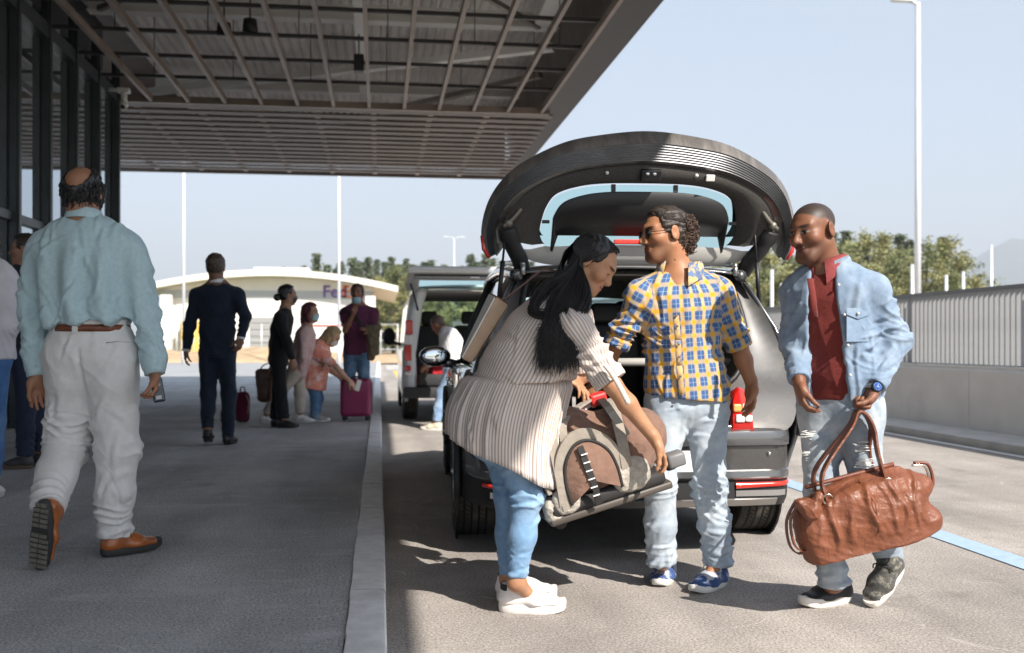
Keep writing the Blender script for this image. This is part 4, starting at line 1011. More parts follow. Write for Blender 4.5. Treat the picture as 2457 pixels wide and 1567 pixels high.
# ---------------------------------------------------------------- old man walking away (pale blue shirt)
def old_man():
    d = 4.6; p = lambda u, v, dd=0: P(u, v, d + dd)
    fw = (FW + RT * .05).normalized()
    J = dict(head=p(197, 456), R=frame(fw - Vector((0, 0, .12))), neck=p(197, 528, -.02), shL=p(112, 588), shR=p(292, 588), elL=p(76, 742, .03), elR=p(348, 738, .0), wrL=p(88, 885, -.02), wrR=p(364, 880, -.06),
             pel=p(214, 812, .0), hpL=p(172, 850), hpR=p(262, 850), knL=p(158, 1040, .06), anL=p(112, 1195, -.24), knR=p(277, 1055, .04), anR=p(266, 1262, .04))
    J['waist'] = p(206, 700, -.01)
    J['heelL'] = P(98, 1180, 4.29); J['toeL'] = P(88, 1338, 4.33)
    J['heelR'] = Gd(240, 1308, .124); J['toeR'] = J['heelR'] + RT * .19 + FW * .21
    J['ftL'] = J['heelL'] * .6 + J['toeL'] * .4 + FW * .06
    base = Vector((J['heelR'].x, J['heelR'].y, SZ)); sk = (.30, .145, .085)
    hd = dict(L=dict(d=P(90, 950, d - .02) - J['wrL'], n=RT * .5 + FW * -.6, side=1, curl=(.25, .35, .3), thumb=(.35, .2)), R=dict(d=P(368, 952, d - .10) - J['wrR'], n=-RT * .9 - FW * .4, side=-1, curl=((.7, .8, .5), (.75, .85, .5), (.8, .9, .5), (.9, .9, .5)), thumb=(.4, .3)))
    t, T = person("balding man in pale blue shirt and white trousers walking away on the pavement", base, J, sk, hh=.0045, hand=hd)
    # fringe of dark curls round a bald crown
    m = m_hair_blk; r = random.Random(5); paths = []
    H = J['head']; R = J['R']
    for k in range(1000):
        a = r.uniform(-2.35, 2.35) - math.pi / 2; z = r.uniform(-.088, .05)
        lim = .075 - .085 * max(0, math.cos((a + math.pi / 2) * 1.15)) ** .8
        if z > lim + r.uniform(-.012, .012): continue
        rr = math.sqrt(max(.15, 1 - ((z - .03) / .115) ** 2)); x = math.cos(a) * .078 * rr; y = math.sin(a) * .098 * rr - .012
        if z < -.04: x *= .92
        q0 = Vector((x, y, z)); nrm = Vector((x / .006, y / .0096, (z - .03) / .012)).normalized(); tg = nrm.cross(Vector((0, 0, 1))).normalized() * r.choice((-1, 1)); dn = Vector((0, 0, -1))
        L_ = r.uniform(.012, .022)
        pts = [q0, q0 + nrm * L_ * .6 + tg * L_ * .3, q0 + nrm * L_ * .8 + dn * L_ * .7 + tg * L_ * .7, q0 + nrm * L_ * .3 + dn * L_ * 1.3 + tg * L_ * .4]
        paths.append([H + R @ w for w in pts])
    hr = short_hair(t, base, J, 1, m, front=.02, low=-.088, thick=.008, h=.005, curl=.004, bald=((0, -.085, .085), (.058, .09, .078)))
    strands("curls", paths, m, hr, base, .0026, .0014, 4, 3)
    # shirt
    ms = cloth("pale_blue_linen", (.42, .56, .60), var=.07, vscale=60, bump=.3, bscale=500)
    tp, at = torso(J, [(-.02, .168, .12), (.10, .205, .150), (.35, .205, .145), (.62, .205, .138), (.83, .195, .118), (.93, .155, .085)])
    pr = list(tp) + [half(J['pel'] + Vector((0, 0, .098)), Vector((0, 0, -1)) + RT * .10, .008)]
    for q in 'LR':
        sh, el, wr = J['sh' + q], J['el' + q], J['wr' + q]
        pr += [cone(lerp(J['neck'], sh, .35) - Vector((0, 0, .02)), sh, .068, .075, .06), cone(sh, el, .073, .062, .05), cone(el, lerp(el, wr, .78), .062, .054, .04), cone(lerp(el, wr, .72), lerp(el, wr, .985), .054, .042, .02, flat_b=True)]
    up = Vector((0, 0, 1)); bw = -FW
    tuck = P(140, 772, d); 
    def drape(Q):                        # long soft vertical falls + centre pleat + blouson hem sag
        x = (Q - A3(J['pel'])) @ A3(RT); z = Q[..., 2] - J['pel'].z
        f = .017 * np.sin(x * 46 + 2.2 * np.sin(z * 5) + 1.0) * np.clip((z - .02) / .1, 0, 1) * np.clip((.50 - z) / .15, 0, 1)
        f += .012 * np.exp(-((x + .0) / .016) ** 2) * np.clip((.44 - z) / .02, 0, 1) * np.clip((z - .18) / .2, 0, 1)
        return f
    fd = fsum(drape, folds(11, 15, .004, 5, (1.2, 1, .35)), creases(13, 70, .007, .011, .11, (0, 0, 1), .5), creases(14, 26, .006, .009, .06, (.7, 0, .7), .5, (J['elL'], .2)), creases(15, 26, .006, .009, .06, (-.7, 0, .7), .5, (J['elR'], .2)), creases(16, 16, .008, .01, .08, (.3, 0, 1), .4, (J['pel'] + UP * .14, .22)), seg_fold(J['elL'], J['wrL'], -.25, .75, .0035, 60, 1), seg_fold(J['elR'], J['wrR'], -.25, .75, .0035, 60, 2))
    s_ = sdf_obj("shirt", pr, .0055, ms, t, base, disp=fd, amp=.02)
    collar(s_, base, J['neck'] + Vector((0, 0, .026)) + FW * .006, Vector((0, 0, 1)) + FW * .12, FW, (.068, .068), .042, ms, gap=.4, lean=.1, drop=.04)
    # yoke seam and back loop
    g = MB(); pts = []
    for k in range(21):
        u = 105 + 200 * k / 20; z = P(u, 566 + 10 * math.sin(k / 20 * 3.14), d).z; x = (u - 200) / 100.0
        pts.append(P(u, 566 + 6 * abs(x), d - .117 + .055 * x * x))
    g.tube(pts, .0022, 5); g.tube(catmull([P(188, 566, d - .122), P(196, 572, d - .128), P(206, 566, d - .122)], 4), .003, 5); g.build("yoke_seam", cloth("pale_blue_seam", (.36, .49, .53)), s_, base)
    for q, ax in (('L', 0), ('R', 1)):
        w0 = lerp(J['el' + q], J['wr' + q], .86); w1 = lerp(J['el' + q], J['wr' + q], 1.0); g = MB(); g.tube([w0, lerp(w0, w1, .5), w1], [.0465, .0475, .0455], 20); g.build("cuff", ms, s_, base)
    # trousers, belt
    mt = cloth("off_white_linen", (.70, .69, .68), var=.05, vscale=30)
    pr = leg_cloth(J, (.115, .100, .085, .075), (.186, .132), 1.0, seat=.03, fwd=fw)
    pr.append(econe(J['pel'] - up * .02, J['pel'] + up * .10, (.182, .135), (.152, .112), RT, .05, flat_b=True))
    def centre(Q):
        x = (Q - A3(J['pel'])) @ A3(RT); z = Q[..., 2] - J['pel'].z
        return -.014 * np.exp(-((x - .005) / .010) ** 2) * np.clip((z + .26) / .05, 0, 1) * np.clip((-.0 - z) / .06, 0, 1)
    fd = fsum(centre, folds(21, 12, .005, 5, (1.3, 1, .3)), creases(23, 60, .006, .011, .10, (.35, 0, 1), .5), creases(24, 18, .008, .010, .07, (1, 0, -.3), .4, (J['knL'], .16)), creases(25, 14, .006, .010, .06, (1, 0, .2), .4, (J['anR'], .14)), seg_fold(J['knL'], J['anL'], -.2, .25, .010, 70, 5), seg_fold(J['knL'], J['anL'], .6, 1.1, .008, 80, 6), seg_fold(J['knR'], J['anR'], -.15, .2, .007, 70, 7), seg_fold(J['knR'], J['anR'], .55, 1.05, .010, 80, 8))
    tr = sdf_obj("trousers", pr, .0058, mt, t, base, disp=fd, amp=.02)
    bc = J['pel'] + up * .078; g = MB(); ring = lambda z, e: [bc + RT * (.174 + e) * math.cos(a) + FW * (.136 + e) * math.sin(a) + up * z for a in np.linspace(0, 2 * math.pi, 36, endpoint=False)]
    g.loft([ring(-.016, -.006), ring(-.016, .004), ring(.016, .002), ring(.016, -.006)]); g.build("belt", M("brown_leather_belt", (.16, .05, .022), .45, var=.2, vscale=30), tr, base)
    g = MB(); g.box(bc + FW * -.140 + RT * -.012, (.012, .006, .022), frame(FW)); g.build("belt_loop", mt, tr, base)
    for u0, u1, v0 in ((132, 178, 812), (250, 312, 806)):
        g = MB(); g.tube([P(u0, v0, d - .128), P((u0 + u1) / 2, v0 - 3, d - .145), P(u1, v0 - 1, d - .118)], .0022, 5); g.build("pocket_seam", cloth("trouser_seam", (.5, .49, .48)) if u0 == 132 else bpy.data.materials["trouser_seam"], tr, base)
    up_m = M("tan_leather", (.36, .105, .025), .32, var=.25, vscale=14, coat=.2, bump=.1, bscale=120); so_m = M("black_rubber", (.035, .034, .033), .7); tr_m = M("worn_tread", (.17, .155, .135), .85, var=.2, vscale=40)
    shoe(t, base, J['heelR'], J['toeR'], up_m, so_m, sole_h=.03, w=.052, lace=up_m)
    shoe(t, base, J['heelL'], J['toeL'], up_m, so_m, pitch_n=FW * 1 + Vector((0, 0, .05)) + RT * .22, sole_h=.03, w=.052, tread=tr_m)
    # phone in the right hand
    c = P(371, 917, d - .085); ph = thing("car_key", c, "black key fob case held in the balding man's right hand", "key")
    Rk = frame((P(372, 950, d - .1) - P(362, 890, d - .09)).normalized(), -FW + RT * .3)
    g = MB(); g.box((0, 0, 0), (.026, .056, .010), Rk, .008); g.build("case", M("glossy_black", (.012, .012, .014), .2, coat=.5), ph)
    g = MB(); g.box(Rk @ Vector((0, .035, .0106)), (.012, .008, .001), Rk); g.box(Rk @ Vector((-.004, -.022, .0106)), (.010, .006, .001), Rk); g.build("button", M("grey_button", (.45, .45, .45), .4), ph)
    return t
old_man()
print("old man", round(time.time() - T0, 1))
# ---------------------------------------------------------------- cloth patterns
def pattern_mat(name, kind):
    m = bpy.data.materials.new(name); m.use_nodes = True; t = m.node_tree; b = t.nodes["Principled BSDF"]; L = t.links.new
    b.inputs["Roughness"].default_value = .85; b.inputs["Specular IOR Level"].default_value = .2; b.inputs["Sheen Weight"].default_value = .1
    at = _n(t, "ShaderNodeAttribute"); at.attribute_name = "cloth"; sp = _n(t, "ShaderNodeSeparateXYZ"); L(at.outputs["Vector"], sp.inputs[0])
    def mth(op, a, bb=None):
        n = _n(t, "ShaderNodeMath", operation=op)
        for i, q in enumerate((a, bb)):
            if q is None: continue
            if isinstance(q, (int, float)): n.inputs[i].default_value = q
            else: L(q, n.inputs[i])
        return n.outputs[0]
    def band(x, per, c, hw, soft=.06, ph=0.0):
        f = mth('FRACT', mth('ADD', mth('DIVIDE', x, per), ph + 100.0)); d = mth('ABSOLUTE', mth('SUBTRACT', f, c))
        r = _n(t, "ShaderNodeMapRange"); r.inputs[1].default_value = hw - soft; r.inputs[2].default_value = hw + soft; r.inputs[3].default_value = 1; r.inputs[4].default_value = 0; L(d, r.inputs[0]); return r.outputs[0]
    def mix(f, a, c, blend='MIX'):
        n = _n(t, "ShaderNodeMix", data_type='RGBA'); n.blend_type = blend
        if isinstance(f, (int, float)): n.inputs[0].default_value = f
        else: L(f, n.inputs[0])
        for i, q in ((6, a), (7, c)):
            if isinstance(q, tuple): n.inputs[i].default_value = (*q, 1)
            else: L(q, n.inputs[i])
        return n.outputs[2]
    if kind == 'plaid':
        u, v = sp.outputs[0], sp.outputs[1]; per = .058
        bu = band(u, per, .5, .175); bv = band(v, per, .5, .165)
        c = mix(mth('MULTIPLY', band(u, per, .02, .035, .02), .45), (.050, .115, .27), (.40, .50, .64)); c = mix(mth('MULTIPLY', band(v, per, .98, .03, .02), .35), c, (.45, .55, .70))
        c = mix(mth('MULTIPLY', bv, .92), c, (.42, .33, .24)); c = mix(mth('MULTIPLY', bu, .90), c, (.52, .40, .26))
        c = mix(mth('MULTIPLY', bu, bv), c, (.66, .34, .02)); 
        c = mix(mth('MULTIPLY', band(u, per, .38, .045, .03), .65), c, (.66, .36, .03))
    else:
        u = sp.outputs[0]; c = mix(band(u, .0122, .5, .20, .10), (.66, .60, .555), (.36, .285, .255))
    nz = _n(t, "ShaderNodeTexNoise"); nz.inputs["Scale"].default_value = 12; tc = _n(t, "ShaderNodeTexCoord"); L(tc.outputs["Object"], nz.inputs["Vector"])
    r = _n(t, "ShaderNodeMapRange"); r.inputs[3].default_value = .88; r.inputs[4].default_value = 1.12; L(nz.outputs["Fac"], r.inputs[0])
    s = _n(t, "ShaderNodeVectorMath", operation='SCALE'); L(c, s.inputs[0]); L(r.outputs[0], s.inputs["Scale"]); L(s.outputs[0], b.inputs["Base Color"])
    n2 = _n(t, "ShaderNodeTexNoise"); n2.inputs["Scale"].default_value = 400; L(tc.outputs["Object"], n2.inputs["Vector"]); bp = _n(t, "ShaderNodeBump"); bp.inputs["Strength"].default_value = .25; bp.inputs["Distance"].default_value = .0025; L(n2.outputs["Fac"], bp.inputs["Height"]); L(bp.outputs[0], b.inputs["Normal"])
    return m
m_plaid = pattern_mat("plaid_cotton", 'plaid'); m_stripe = pattern_mat("striped_cotton", 'stripe')
def denim(name, c1, c2, wear=(.47, .62), rip=None):
    return cloth(name, c1, var=.12, vscale=25, dirt=c2, dscale=5.5, dthr=wear, bump=.35, bscale=500)
UP = Vector((0, 0, 1))

# ---------------------------------------------------------------- plaid man at the boot
def plaid_man():
    d = 4.45; p = lambda u, v, dd=0: P(u, v, d + dd)
    look = (-RT * .93 - FW * .28 - UP * .06).normalized()
    J = dict(head=p(1562, 553, .03), R=frame(look, UP - RT * .12), neck=p(1598, 655, .05), shL=p(1690, 690, .06), shR=p(1508, 700, .02), elL=p(1738, 815, .10), elR=p(1448, 812, .06), wrL=p(1768, 905, .06), wrR=p(1400, 900, .22),
             pel=p(1616, 925, .06), hpL=p(1660, 950, .07), hpR=p(1568, 950, .05), knL=p(1668, 1140, .02), knR=p(1552, 1140, .0), anL=p(1690, 1318, .08), anR=p(1554, 1318, .06), waist=p(1606, 820, .06))
    J['heelL'] = Gd(1700, 1372); J['toeL'] = J['heelL'] - RT * .175 - FW * .20
    J['heelR'] = Gd(1572, 1352); J['toeR'] = J['heelR'] - RT * .085 - FW * .255
    base = Vector((J['heelL'].x, J['heelL'].y, 0)); sk = (.36, .165, .085)
    hd = dict(L=dict(d=P(1764, 985, d + .02) - J['wrL'], n=-RT * .8 - FW * .3, side=-1, curl=(.25, .3, .25), thumb=(.25, .2)), R=dict(d=P(1385, 935, d + .15) - J['wrR'], n=RT * .3 - UP, side=-1, curl=(.8, .9, .6)))
    t, T = person("man in blue and yellow plaid shirt and light jeans at the open boot", base, J, sk, hh=.0042, hand=hd, head_kw=dict(nose=1.15), extra=[cone(J['neck'] - FW * .02, P(1594, 690, d + .012), .055, .048, .05), cone(P(1594, 690, d + .012), P(1592, 745, d - .012), .048, .032, .04)], colkw=dict(stubble=(.07, .035, .022)))
    # pulled-back hair, sideburn, curly ponytail
    hr = short_hair(t, base, J, 1, m_hair_dk, front=.048, low=-.075, thick=.010, h=.0045, curl=.0035, seed=4)
    H, R = J['head'], J['R']; r = random.Random(9); paths = []
    for k in range(560):                # combed strands from brow to tie
        a = r.uniform(-1.45, 1.45); e = r.uniform(.25, 1.0); x = math.sin(a) * .083; z = .045 + math.cos(a) * .083
        y0 = .062 - abs(a) * .03 + r.uniform(-.012, .008)
        pts = []
        for q in range(5):
            f = q / 4; y = y0 + (-.105 - y0) * f; k_ = math.sqrt(max(.05, 1 - ((y + .014) / .115) ** 2)) if f < .99 else .3
            pts.append(H + R @ Vector((x * k_ * (1 + .04 * r.uniform(-1, 1)), y, .040 + (z - .040) * k_ + .004 - .02 * f)))
        paths.append(pts)
    strands("combed_hair", paths, m_hair_dk, hr, base, .0017, .0013, 3, 3)
    pc = P(1606, 545, d + .03); paths = []
    for k in range(900):
        q = Vector((r.gauss(0, 1), r.gauss(0, 1), r.gauss(0, 1))).normalized() * r.uniform(.35, 1.0)
        c = pc + RT * (q.x * .060 + .012) + FW * (q.y * .055) + UP * (q.z * .095 - .016)
        ax = Vector((r.gauss(0, 1), r.gauss(0, 1), r.gauss(0, 1))).normalized(); e1 = ax.orthogonal().normalized(); e2 = ax.cross(e1); rr = r.uniform(.005, .010)
        paths.append([c + (e1 * math.cos(w) + e2 * math.sin(w)) * rr + ax * (w * .0022) for w in np.linspace(0, 7.5, 7)])
    pt = strands("ponytail", paths, m_hair_curl, hr, base, .0022, .0015, 4, 2)
    g = MB(); q = P(1586, 540, d + .03); g.tube([q + R @ Vector((math.cos(a) * .026, 0, math.sin(a) * .026)) for a in np.linspace(0, 6.28, 14)], .006, 6); g.build("hair_tie", m_black, hr, base)
    # glasses
    gl = bpy.data.objects.new("sunglasses", None); link(gl, t)
    gl.location = H - base
    m_lens = M("dark_lens", (.01, .01, .012), .08); m_wire = M("thin_metal_frame", (.05, .045, .04), .3, metal=.8)
    for q in (-1, 1):
        c = R @ Vector((q * .033, .096, .004)); g = MB(); g.ball(c, (.024, .003, .019), R); g.build("lens", m_lens, gl)
        g = MB(); g.tube([c + R @ Vector((math.cos(a) * .025, .001, math.sin(a) * .020)) for a in np.linspace(0, 6.28, 20)], .0016, 5, caps=False); g.tube([R @ Vector((q * .058, .094, .010)), R @ Vector((q * .080, .05, .010)), R @ Vector((q * .083, -.005, .012)), R @ Vector((q * .083, -.02, -.004))], .0016, 5); g.build("rim", m_wire, gl)
    g = MB(); g.tube([R @ Vector((-.010, .098, .008)), R @ Vector((0, .102, .011)), R @ Vector((.010, .098, .008))], .0018, 5); g.build("bridge", m_wire, gl)
    # shirt
    fr = (-FW - RT * .35).normalized()
    tp, at = torso(J, [(-.22, .190, .145), (.05, .178, .132), (.20, .163, .122), (.45, .160, .122), (.72, .170, .125), (.86, .168, .108), (.95, .120, .076)])
    pr = list(tp) + [half(P(1590, 936, d), -UP - RT * .10, .006)]
    vneck = P(1590, 680, d - .12)
    
    for q in 'LR':
        sh, el, wr = J['sh' + q], J['el' + q], J['wr' + q]; e2 = lerp(el, wr, .12)
        pr += [cone(lerp(J['neck'], sh, .35) - UP * .02, sh, .060, .070, .06), cone(sh, lerp(sh, el, .97), .064, .056, .04, flat_b=True)]
    pr.append(cone(P(1594, 640, d - .09), P(1590, 748, d - .15), .068, .008, .012, op='s'))
    def hem(Q):
        return 0 * Q[..., 0]
    fd = fsum(folds(31, 15, .0045, 5, (1, 1, .6)), creases(33, 60, .0060, .009, .09, (.5, 0, 1), .7), creases(34, 20, .007, .008, .05, (1, 0, .3), .5, (J['elR'], .16)), creases(35, 16, .007, .008, .05, (1, 0, -.3), .5, (J['elL'], .14)), creases(36, 14, .008, .010, .09, (-1, 0, .6), .4, (J['shR'] - UP * .12, .16)), seg_fold(J['shL'], J['elL'], .2, 1.0, .008, 80, 1), seg_fold(J['shR'], J['elR'], .1, 1.0, .009, 80, 2))
    # curved shirt tail: cut with two tilted planes
    hz = P(1600, 945, d).z
    uv = seg_uv([(J['pel'], J['neck'], fr, .16, 0), (J['shL'], J['elL'], fr, .062, -.012), (J['shR'], J['elR'], fr, .062, -.012)])
    sh_ = sdf_obj("plaid_shirt", pr, .005, m_plaid, t, base, disp=fd, amp=.02, uvw=uv)
    for q in 'LR':                       # rolled cuffs
        a = lerp(J['sh' + q], J['el' + q], .84); b_ = lerp(J['sh' + q], J['el' + q], 1.02)
        rr = [cone(a, b_, .064, .063, flat_a=True, flat_b=True, k=.0)]
        sdf_obj("rolled_cuff", rr, .005, m_plaid, sh_, base, disp=folds(41, 40, .003, 5), uvw=seg_uv([(J['shL'], J['elL'], fr, .062, 0), (J['shR'], J['elR'], fr, .062, 0)]))
    # placket, buttons, pocket, collar
    tr_ = lambda u, v: at_front(J, u, v, d)
    def at_front(J, u, v, dd, extra=.0):
        c = P(u, v, dd - .055 - extra); return c
    g = MB(); pl = [P(1590, 742, d - .115), P(1595, 800, d - .118), P(1598, 860, d - .112), P(1604, 930, d - .098)]
    for a, b_ in zip(pl[:-1], pl[1:]):
        g.tube(catmull([a + FW * .006, b_ + FW * .006], 3), .003, 6, flat=(RT, 4.6))
    g.build("placket", M("placket_cotton", (.50, .33, .14), .85, var=.3, vscale=40, dirt=(.12, .18, .32), dscale=22, dthr=(.52, .58)), sh_, base)
    for q in range(6):
        f = q / 5; w = catmull(pl, 6)[int(f * 18)]; g = MB(); g.ball(w - FW * .006, (.006, .003, .006)); g.build("button", M("dark_button", (.12, .10, .09), .4) if q == 0 else bpy.data.materials["dark_button"], sh_, base)
    collar(sh_, base, J['neck'] + UP * .042 - FW * .010, UP + RT * .1, fr, (.088, .092), .046, m_plaid_collar, gap=.58, drop=.075)
    # jeans
    mj = denim("washed_denim", (.31, .375, .45), (.46, .51, .55), (.40, .66))
    pr = leg_cloth(J, (.092, .071, .069, .066), (.166, .118), 1.03, seat=.02, fwd=fr)
    fd = fsum(folds(51, 12, .003, 5, (1.2, 1, .4)), creases(53, 50, .0055, .009, .08, (.4, 0, 1), .7), creases(54, 22, .008, .009, .06, (1, 0, -.4), .4, (J['knL'] - UP * .05, .17)), creases(55, 16, .007, .009, .06, (1, 0, .3), .4, (J['hpL'] - UP * .05, .14)), creases(56, 18, .007, .009, .05, (1, 0, .1), .4, (J['anL'], .13)), creases(57, 18, .007, .009, .05, (1, 0, .1), .4, (J['anR'], .13)), seg_fold(J['knL'], J['anL'], -.12, .4, .006, 75, 3), seg_fold(J['knR'], J['anR'], -.2, .2, .004, 75, 4), seg_fold(J['knL'], J['anL'], .65, 1.05, .005, 60, 5), seg_fold(J['knR'], J['anR'], .7, 1.05, .005, 60, 6))
    sdf_obj("jeans", pr, .0055, mj, t, base, disp=fd, amp=.02)
    mc = cloth("navy_canvas", (.045, .085, .22), var=.25, vscale=30, dirt=(.40, .42, .47), dscale=14, dthr=(.5, .56)); ml = M("lace_cotton", (.62, .62, .62), .8)
    sw = M("white_rubber", (.66, .65, .62), .6, var=.1, vscale=20)
    shoe(t, base, J['heelL'], J['toeL'], mc, sw, sole_h=.022, lace=ml, w=.05); shoe(t, base, J['heelR'], J['toeR'], mc, sw, sole_h=.022, lace=ml, w=.05)
    return t
m_plaid_collar = M("collar_cotton", (.12, .18, .32), .85, var=.2, vscale=40, dirt=(.62, .44, .20), dscale=28, dthr=(.46, .54))

# ---------------------------------------------------------------- man in the denim shirt with the leather bag
def denim_man():
    d = 4.1; p = lambda u, v, dd=0: P(u, v, d + dd)
    look = (-RT * .80 - FW * .50 - UP * .16).normalized()
    fr = (-RT * .62 - FW * .78).normalized()
    J = dict(head=p(1912, 546, -.01), R=frame(look, UP - RT * .06), neck=p(1942, 640, .03), shL=p(2052, 684, -.04), shR=p(1882, 690, .13), elL=p(2106, 802, .0), elR=p(1866, 805, .10), wrL=p(2052, 916, -.10), wrR=p(1880, 902, -.06),
             pel=p(1975, 945, .06), hpL=p(2018, 965, .0), hpR=p(1932, 965, .10), knL=p(2040, 1150, -.04), knR=p(1930, 1150, .02), anL=p(2092, 1312, .14), anR=p(1962, 1372, .04), waist=p(1962, 815, .05))
    J['heelR'] = Gd(1995, 1412); J['toeR'] = J['heelR'] - RT * .235 - FW * .12
    J['toeL'] = Gd(2046, 1428); J['heelL'] = P(2118, 1330, d + .14); J['ftL'] = J['heelL'] * .55 + J['toeL'] * .45 + (UP * .5 - RT) * .05
    base = Vector((J['heelR'].x, J['heelR'].y, 0)); sk = (.195, .083, .046)
    hd = dict(L=dict(d=P(2018, 985, d - .12) - J['wrL'], n=-FW * .2 - RT * .7 + UP * -.2, side=-1, curl=((1.2, 1.3, .8),) * 4, thumb=(.5, .9)),
              R=dict(d=P(1892, 985, d - .10) - J['wrR'], n=RT * .9 - FW * .1, side=1, curl=((.5, .6, .4), (.55, .7, .4), (.6, .7, .5), (.6, .7, .5)), thumb=(.35, .25)))
    hfn = lambda x, y, z: np.clip((z - .045 - np.clip(y - .03, 0, 1) * .75 + np.clip(-y, 0, .08) * 1.2) / .012, 0, 1)
    t, T = person("smiling man in open light denim shirt over maroon polo carrying a leather bag", base, J, sk, hh=.0042, hand=hd, lip=(.10, .035, .028), head_kw=dict(nose=1.0, jaw=.98, lips=1.12, smile=1), colkw=dict(stubble=(.05, .022, .014), hair=(.045, .030, .025), hairfn=hfn, brow=(.012, .008, .006)))
    # maroon polo
    mp = cloth("maroon_pique", (.155, .026, .022), var=.12, vscale=120, bump=.5, bscale=700)
    tp, at = torso(J, [(-.02, .158, .118), (.25, .148, .112), (.55, .155, .118), (.80, .165, .115), (.95, .11, .07)])
    pr = list(tp) + [cone(J['neck'] + UP * .01, J['neck'] + UP * .06, .062, .060, .02, flat_b=True), half(J['pel'] + UP * .01, -UP, .008)]
    po = sdf_obj("polo_shirt", pr, .006, mp, t, base, disp=folds(61, 14, .006, 5, (1.2, 1, .4)), amp=.01)
    collar(po, base, J['neck'] + UP * .026 - FW * .01, UP - RT * .12, fr, (.072, .078), .042, M("polo_collar", (.25, .045, .045), .85, var=.15, vscale=60), gap=.30, drop=.07)
    g = MB(); q = [P(1905, 655, d - .085), P(1912, 700, d - .10), P(1916, 745, d - .105)]; g.tube(q, .004, 6, flat=(RT, 3.5)); g.build("placket", mp, po, base)
    # open denim shirt
    ms = cloth("light_denim_shirt", (.185, .255, .355), var=.10, vscale=35, dirt=(.29, .365, .455), dscale=7, dthr=(.45, .68), bump=.4, bscale=550)
    tp, at = torso(J, [(-.05, .176, .134), (.15, .168, .130), (.5, .166, .130), (.76, .174, .126), (.88, .170, .106), (.96, .115, .076)])
    pr = list(tp)
    s1 = (J['shR'] - J['shL']).normalized()
    # opening: slab cut through the front, widening at the hem
    a_ = p(1946, 700, .0) + fr * .16; b_ = P(1938, 960, d) + fr * .16
    pr.append(econe(P(1926, 600, d - .10), P(1934, 985, d - .12), (.050, .16), (.098, .17), RT * .8 - FW * .5, .012, op='s'))
    pr.append(half(J['pel'] - UP * .035, -UP - RT * .1, .006))
    for q in 'LR':
        sh, el, wr = J['sh' + q], J['el' + q], J['wr' + q]
        pr += [cone(lerp(J['neck'], sh, .4) - UP * .02, sh, .056, .062, .05), cone(sh, el, .063, .058, .04), cone(el, lerp(el, wr, .90), .058, .044, .035, flat_b=True)]
    fd = fsum(folds(71, 15, .004, 5, (1.2, 1, .5)), creases(73, 60, .0060, .009, .10, (.2, 0, 1), .5), creases(74, 34, .008, .009, .055, (1, 0, .25), .5, (J['elL'], .20)), creases(75, 22, .006, .009, .05, (1, 0, .2), .5, (J['elR'], .18)), seg_fold(J['elL'], J['wrL'], -.3, .9, .005, 60, 2), seg_fold(J['elR'], J['wrR'], -.3, .9, .005, 60, 3), seg_fold(J['shL'], J['elL'], .3, 1.1, .004, 50, 4))
    sh_ = sdf_obj("denim_shirt", pr, .0052, ms, t, base, disp=fd, amp=.02)
    collar(sh_, base, J['neck'] + UP * .020 - FW * .004, UP - RT * .05, fr, (.085, .088), .048, ms, gap=.75, drop=.10)
    # chest pocket with flap, button line, placket edge
    c0 = P(2016, 735, d - .112); Rp = frame((-FW * .95 + RT * .30), UP)
    g = MB(); g.box(c0 - UP * .055, (.052, .003, .062), Rp, .002); pk = g.build("pocket", ms, sh_, base)
    g = MB(); w_ = lambda a, b_: c0 + Rp @ Vector((a, .006, b_)); g.prism([w_(-.056, .018), w_(.056, .018), w_(.056, -.008), w_(0, -.026), w_(-.056, -.008)], -FW, .003); g.build("flap", ms, pk, base)
    m_snap = M("pearl_snap", (.6, .6, .58), .25)
    for u, v, dd in ((2018, 737, -.128), (1972, 670, -.118), (1986, 740, -.130), (1994, 812, -.130), (1999, 882, -.128)):
        g = MB(); g.ball(P(u, v, d + dd), .0062); g.build("snap_button", m_snap, sh_, base)
    for q in 'LR':
        a = lerp(J['el' + q], J['wr' + q], .74); b_ = lerp(J['el' + q], J['wr' + q], .92); sdf_obj("cuff", [cone(a, b_, .047, .045, flat_a=True, flat_b=True)], .005, ms, sh_, base)
    # ripped jeans
    mj = denim("faded_ripped_denim", (.27, .33, .39), (.46, .50, .53), (.46, .62))
    pr = leg_cloth(J, (.088, .068, .065, .060), (.160, .114), 1.0, seat=.02, fwd=fr)
    fd = fsum(folds(81, 12, .0035, 5, (1.2, 1, .4)), creases(83, 60, .0060, .009, .07, (.6, 0, 1), .8), creases(84, 18, .007, .009, .05, (1, 0, .1), .4, (J['anR'], .14)), seg_fold(J['knL'], J['anL'], .5, 1.05, .005, 60, 5), seg_fold(J['knR'], J['anR'], .6, 1.05, .005, 60, 6))
    je = sdf_obj("ripped_jeans", pr, .0055, mj, t, base, disp=fd, amp=.02)
    m_thr = M("frayed_threads", (.70, .70, .68), .9); r = random.Random(4)
    for (u, v, dd) in ((1893, 1025, .02), (1898, 1072, .02), (2018, 1050, -.10), (2022, 1090, -.10)):
        g = MB()
        for k in range(14): a = P(u + r.uniform(-14, 14), v + r.uniform(-12, 12), d + dd - .01); g.tube([a, a + RT * r.uniform(.02, .045) + UP * r.uniform(-.006, .006)], .0016, 4)
        g.build("frayed_rip", m_thr, je, base)
    mg = cloth("grey_knit", (.075, .075, .070), var=.3, vscale=90, bump=.6, bscale=500, dirt=(.26, .24, .20), dscale=30, dthr=(.5, .62)); mbk = M("black_shoe", (.018, .02, .022), .5, var=.3, vscale=30, bump=.2, bscale=200)
    sw = M("white_foam", (.76, .72, .66), .55, var=.05, vscale=20)
    shoe(t, base, J['heelR'], J['toeR'], mbk, sw, sole_h=.030, w=.05, lace=m_black)
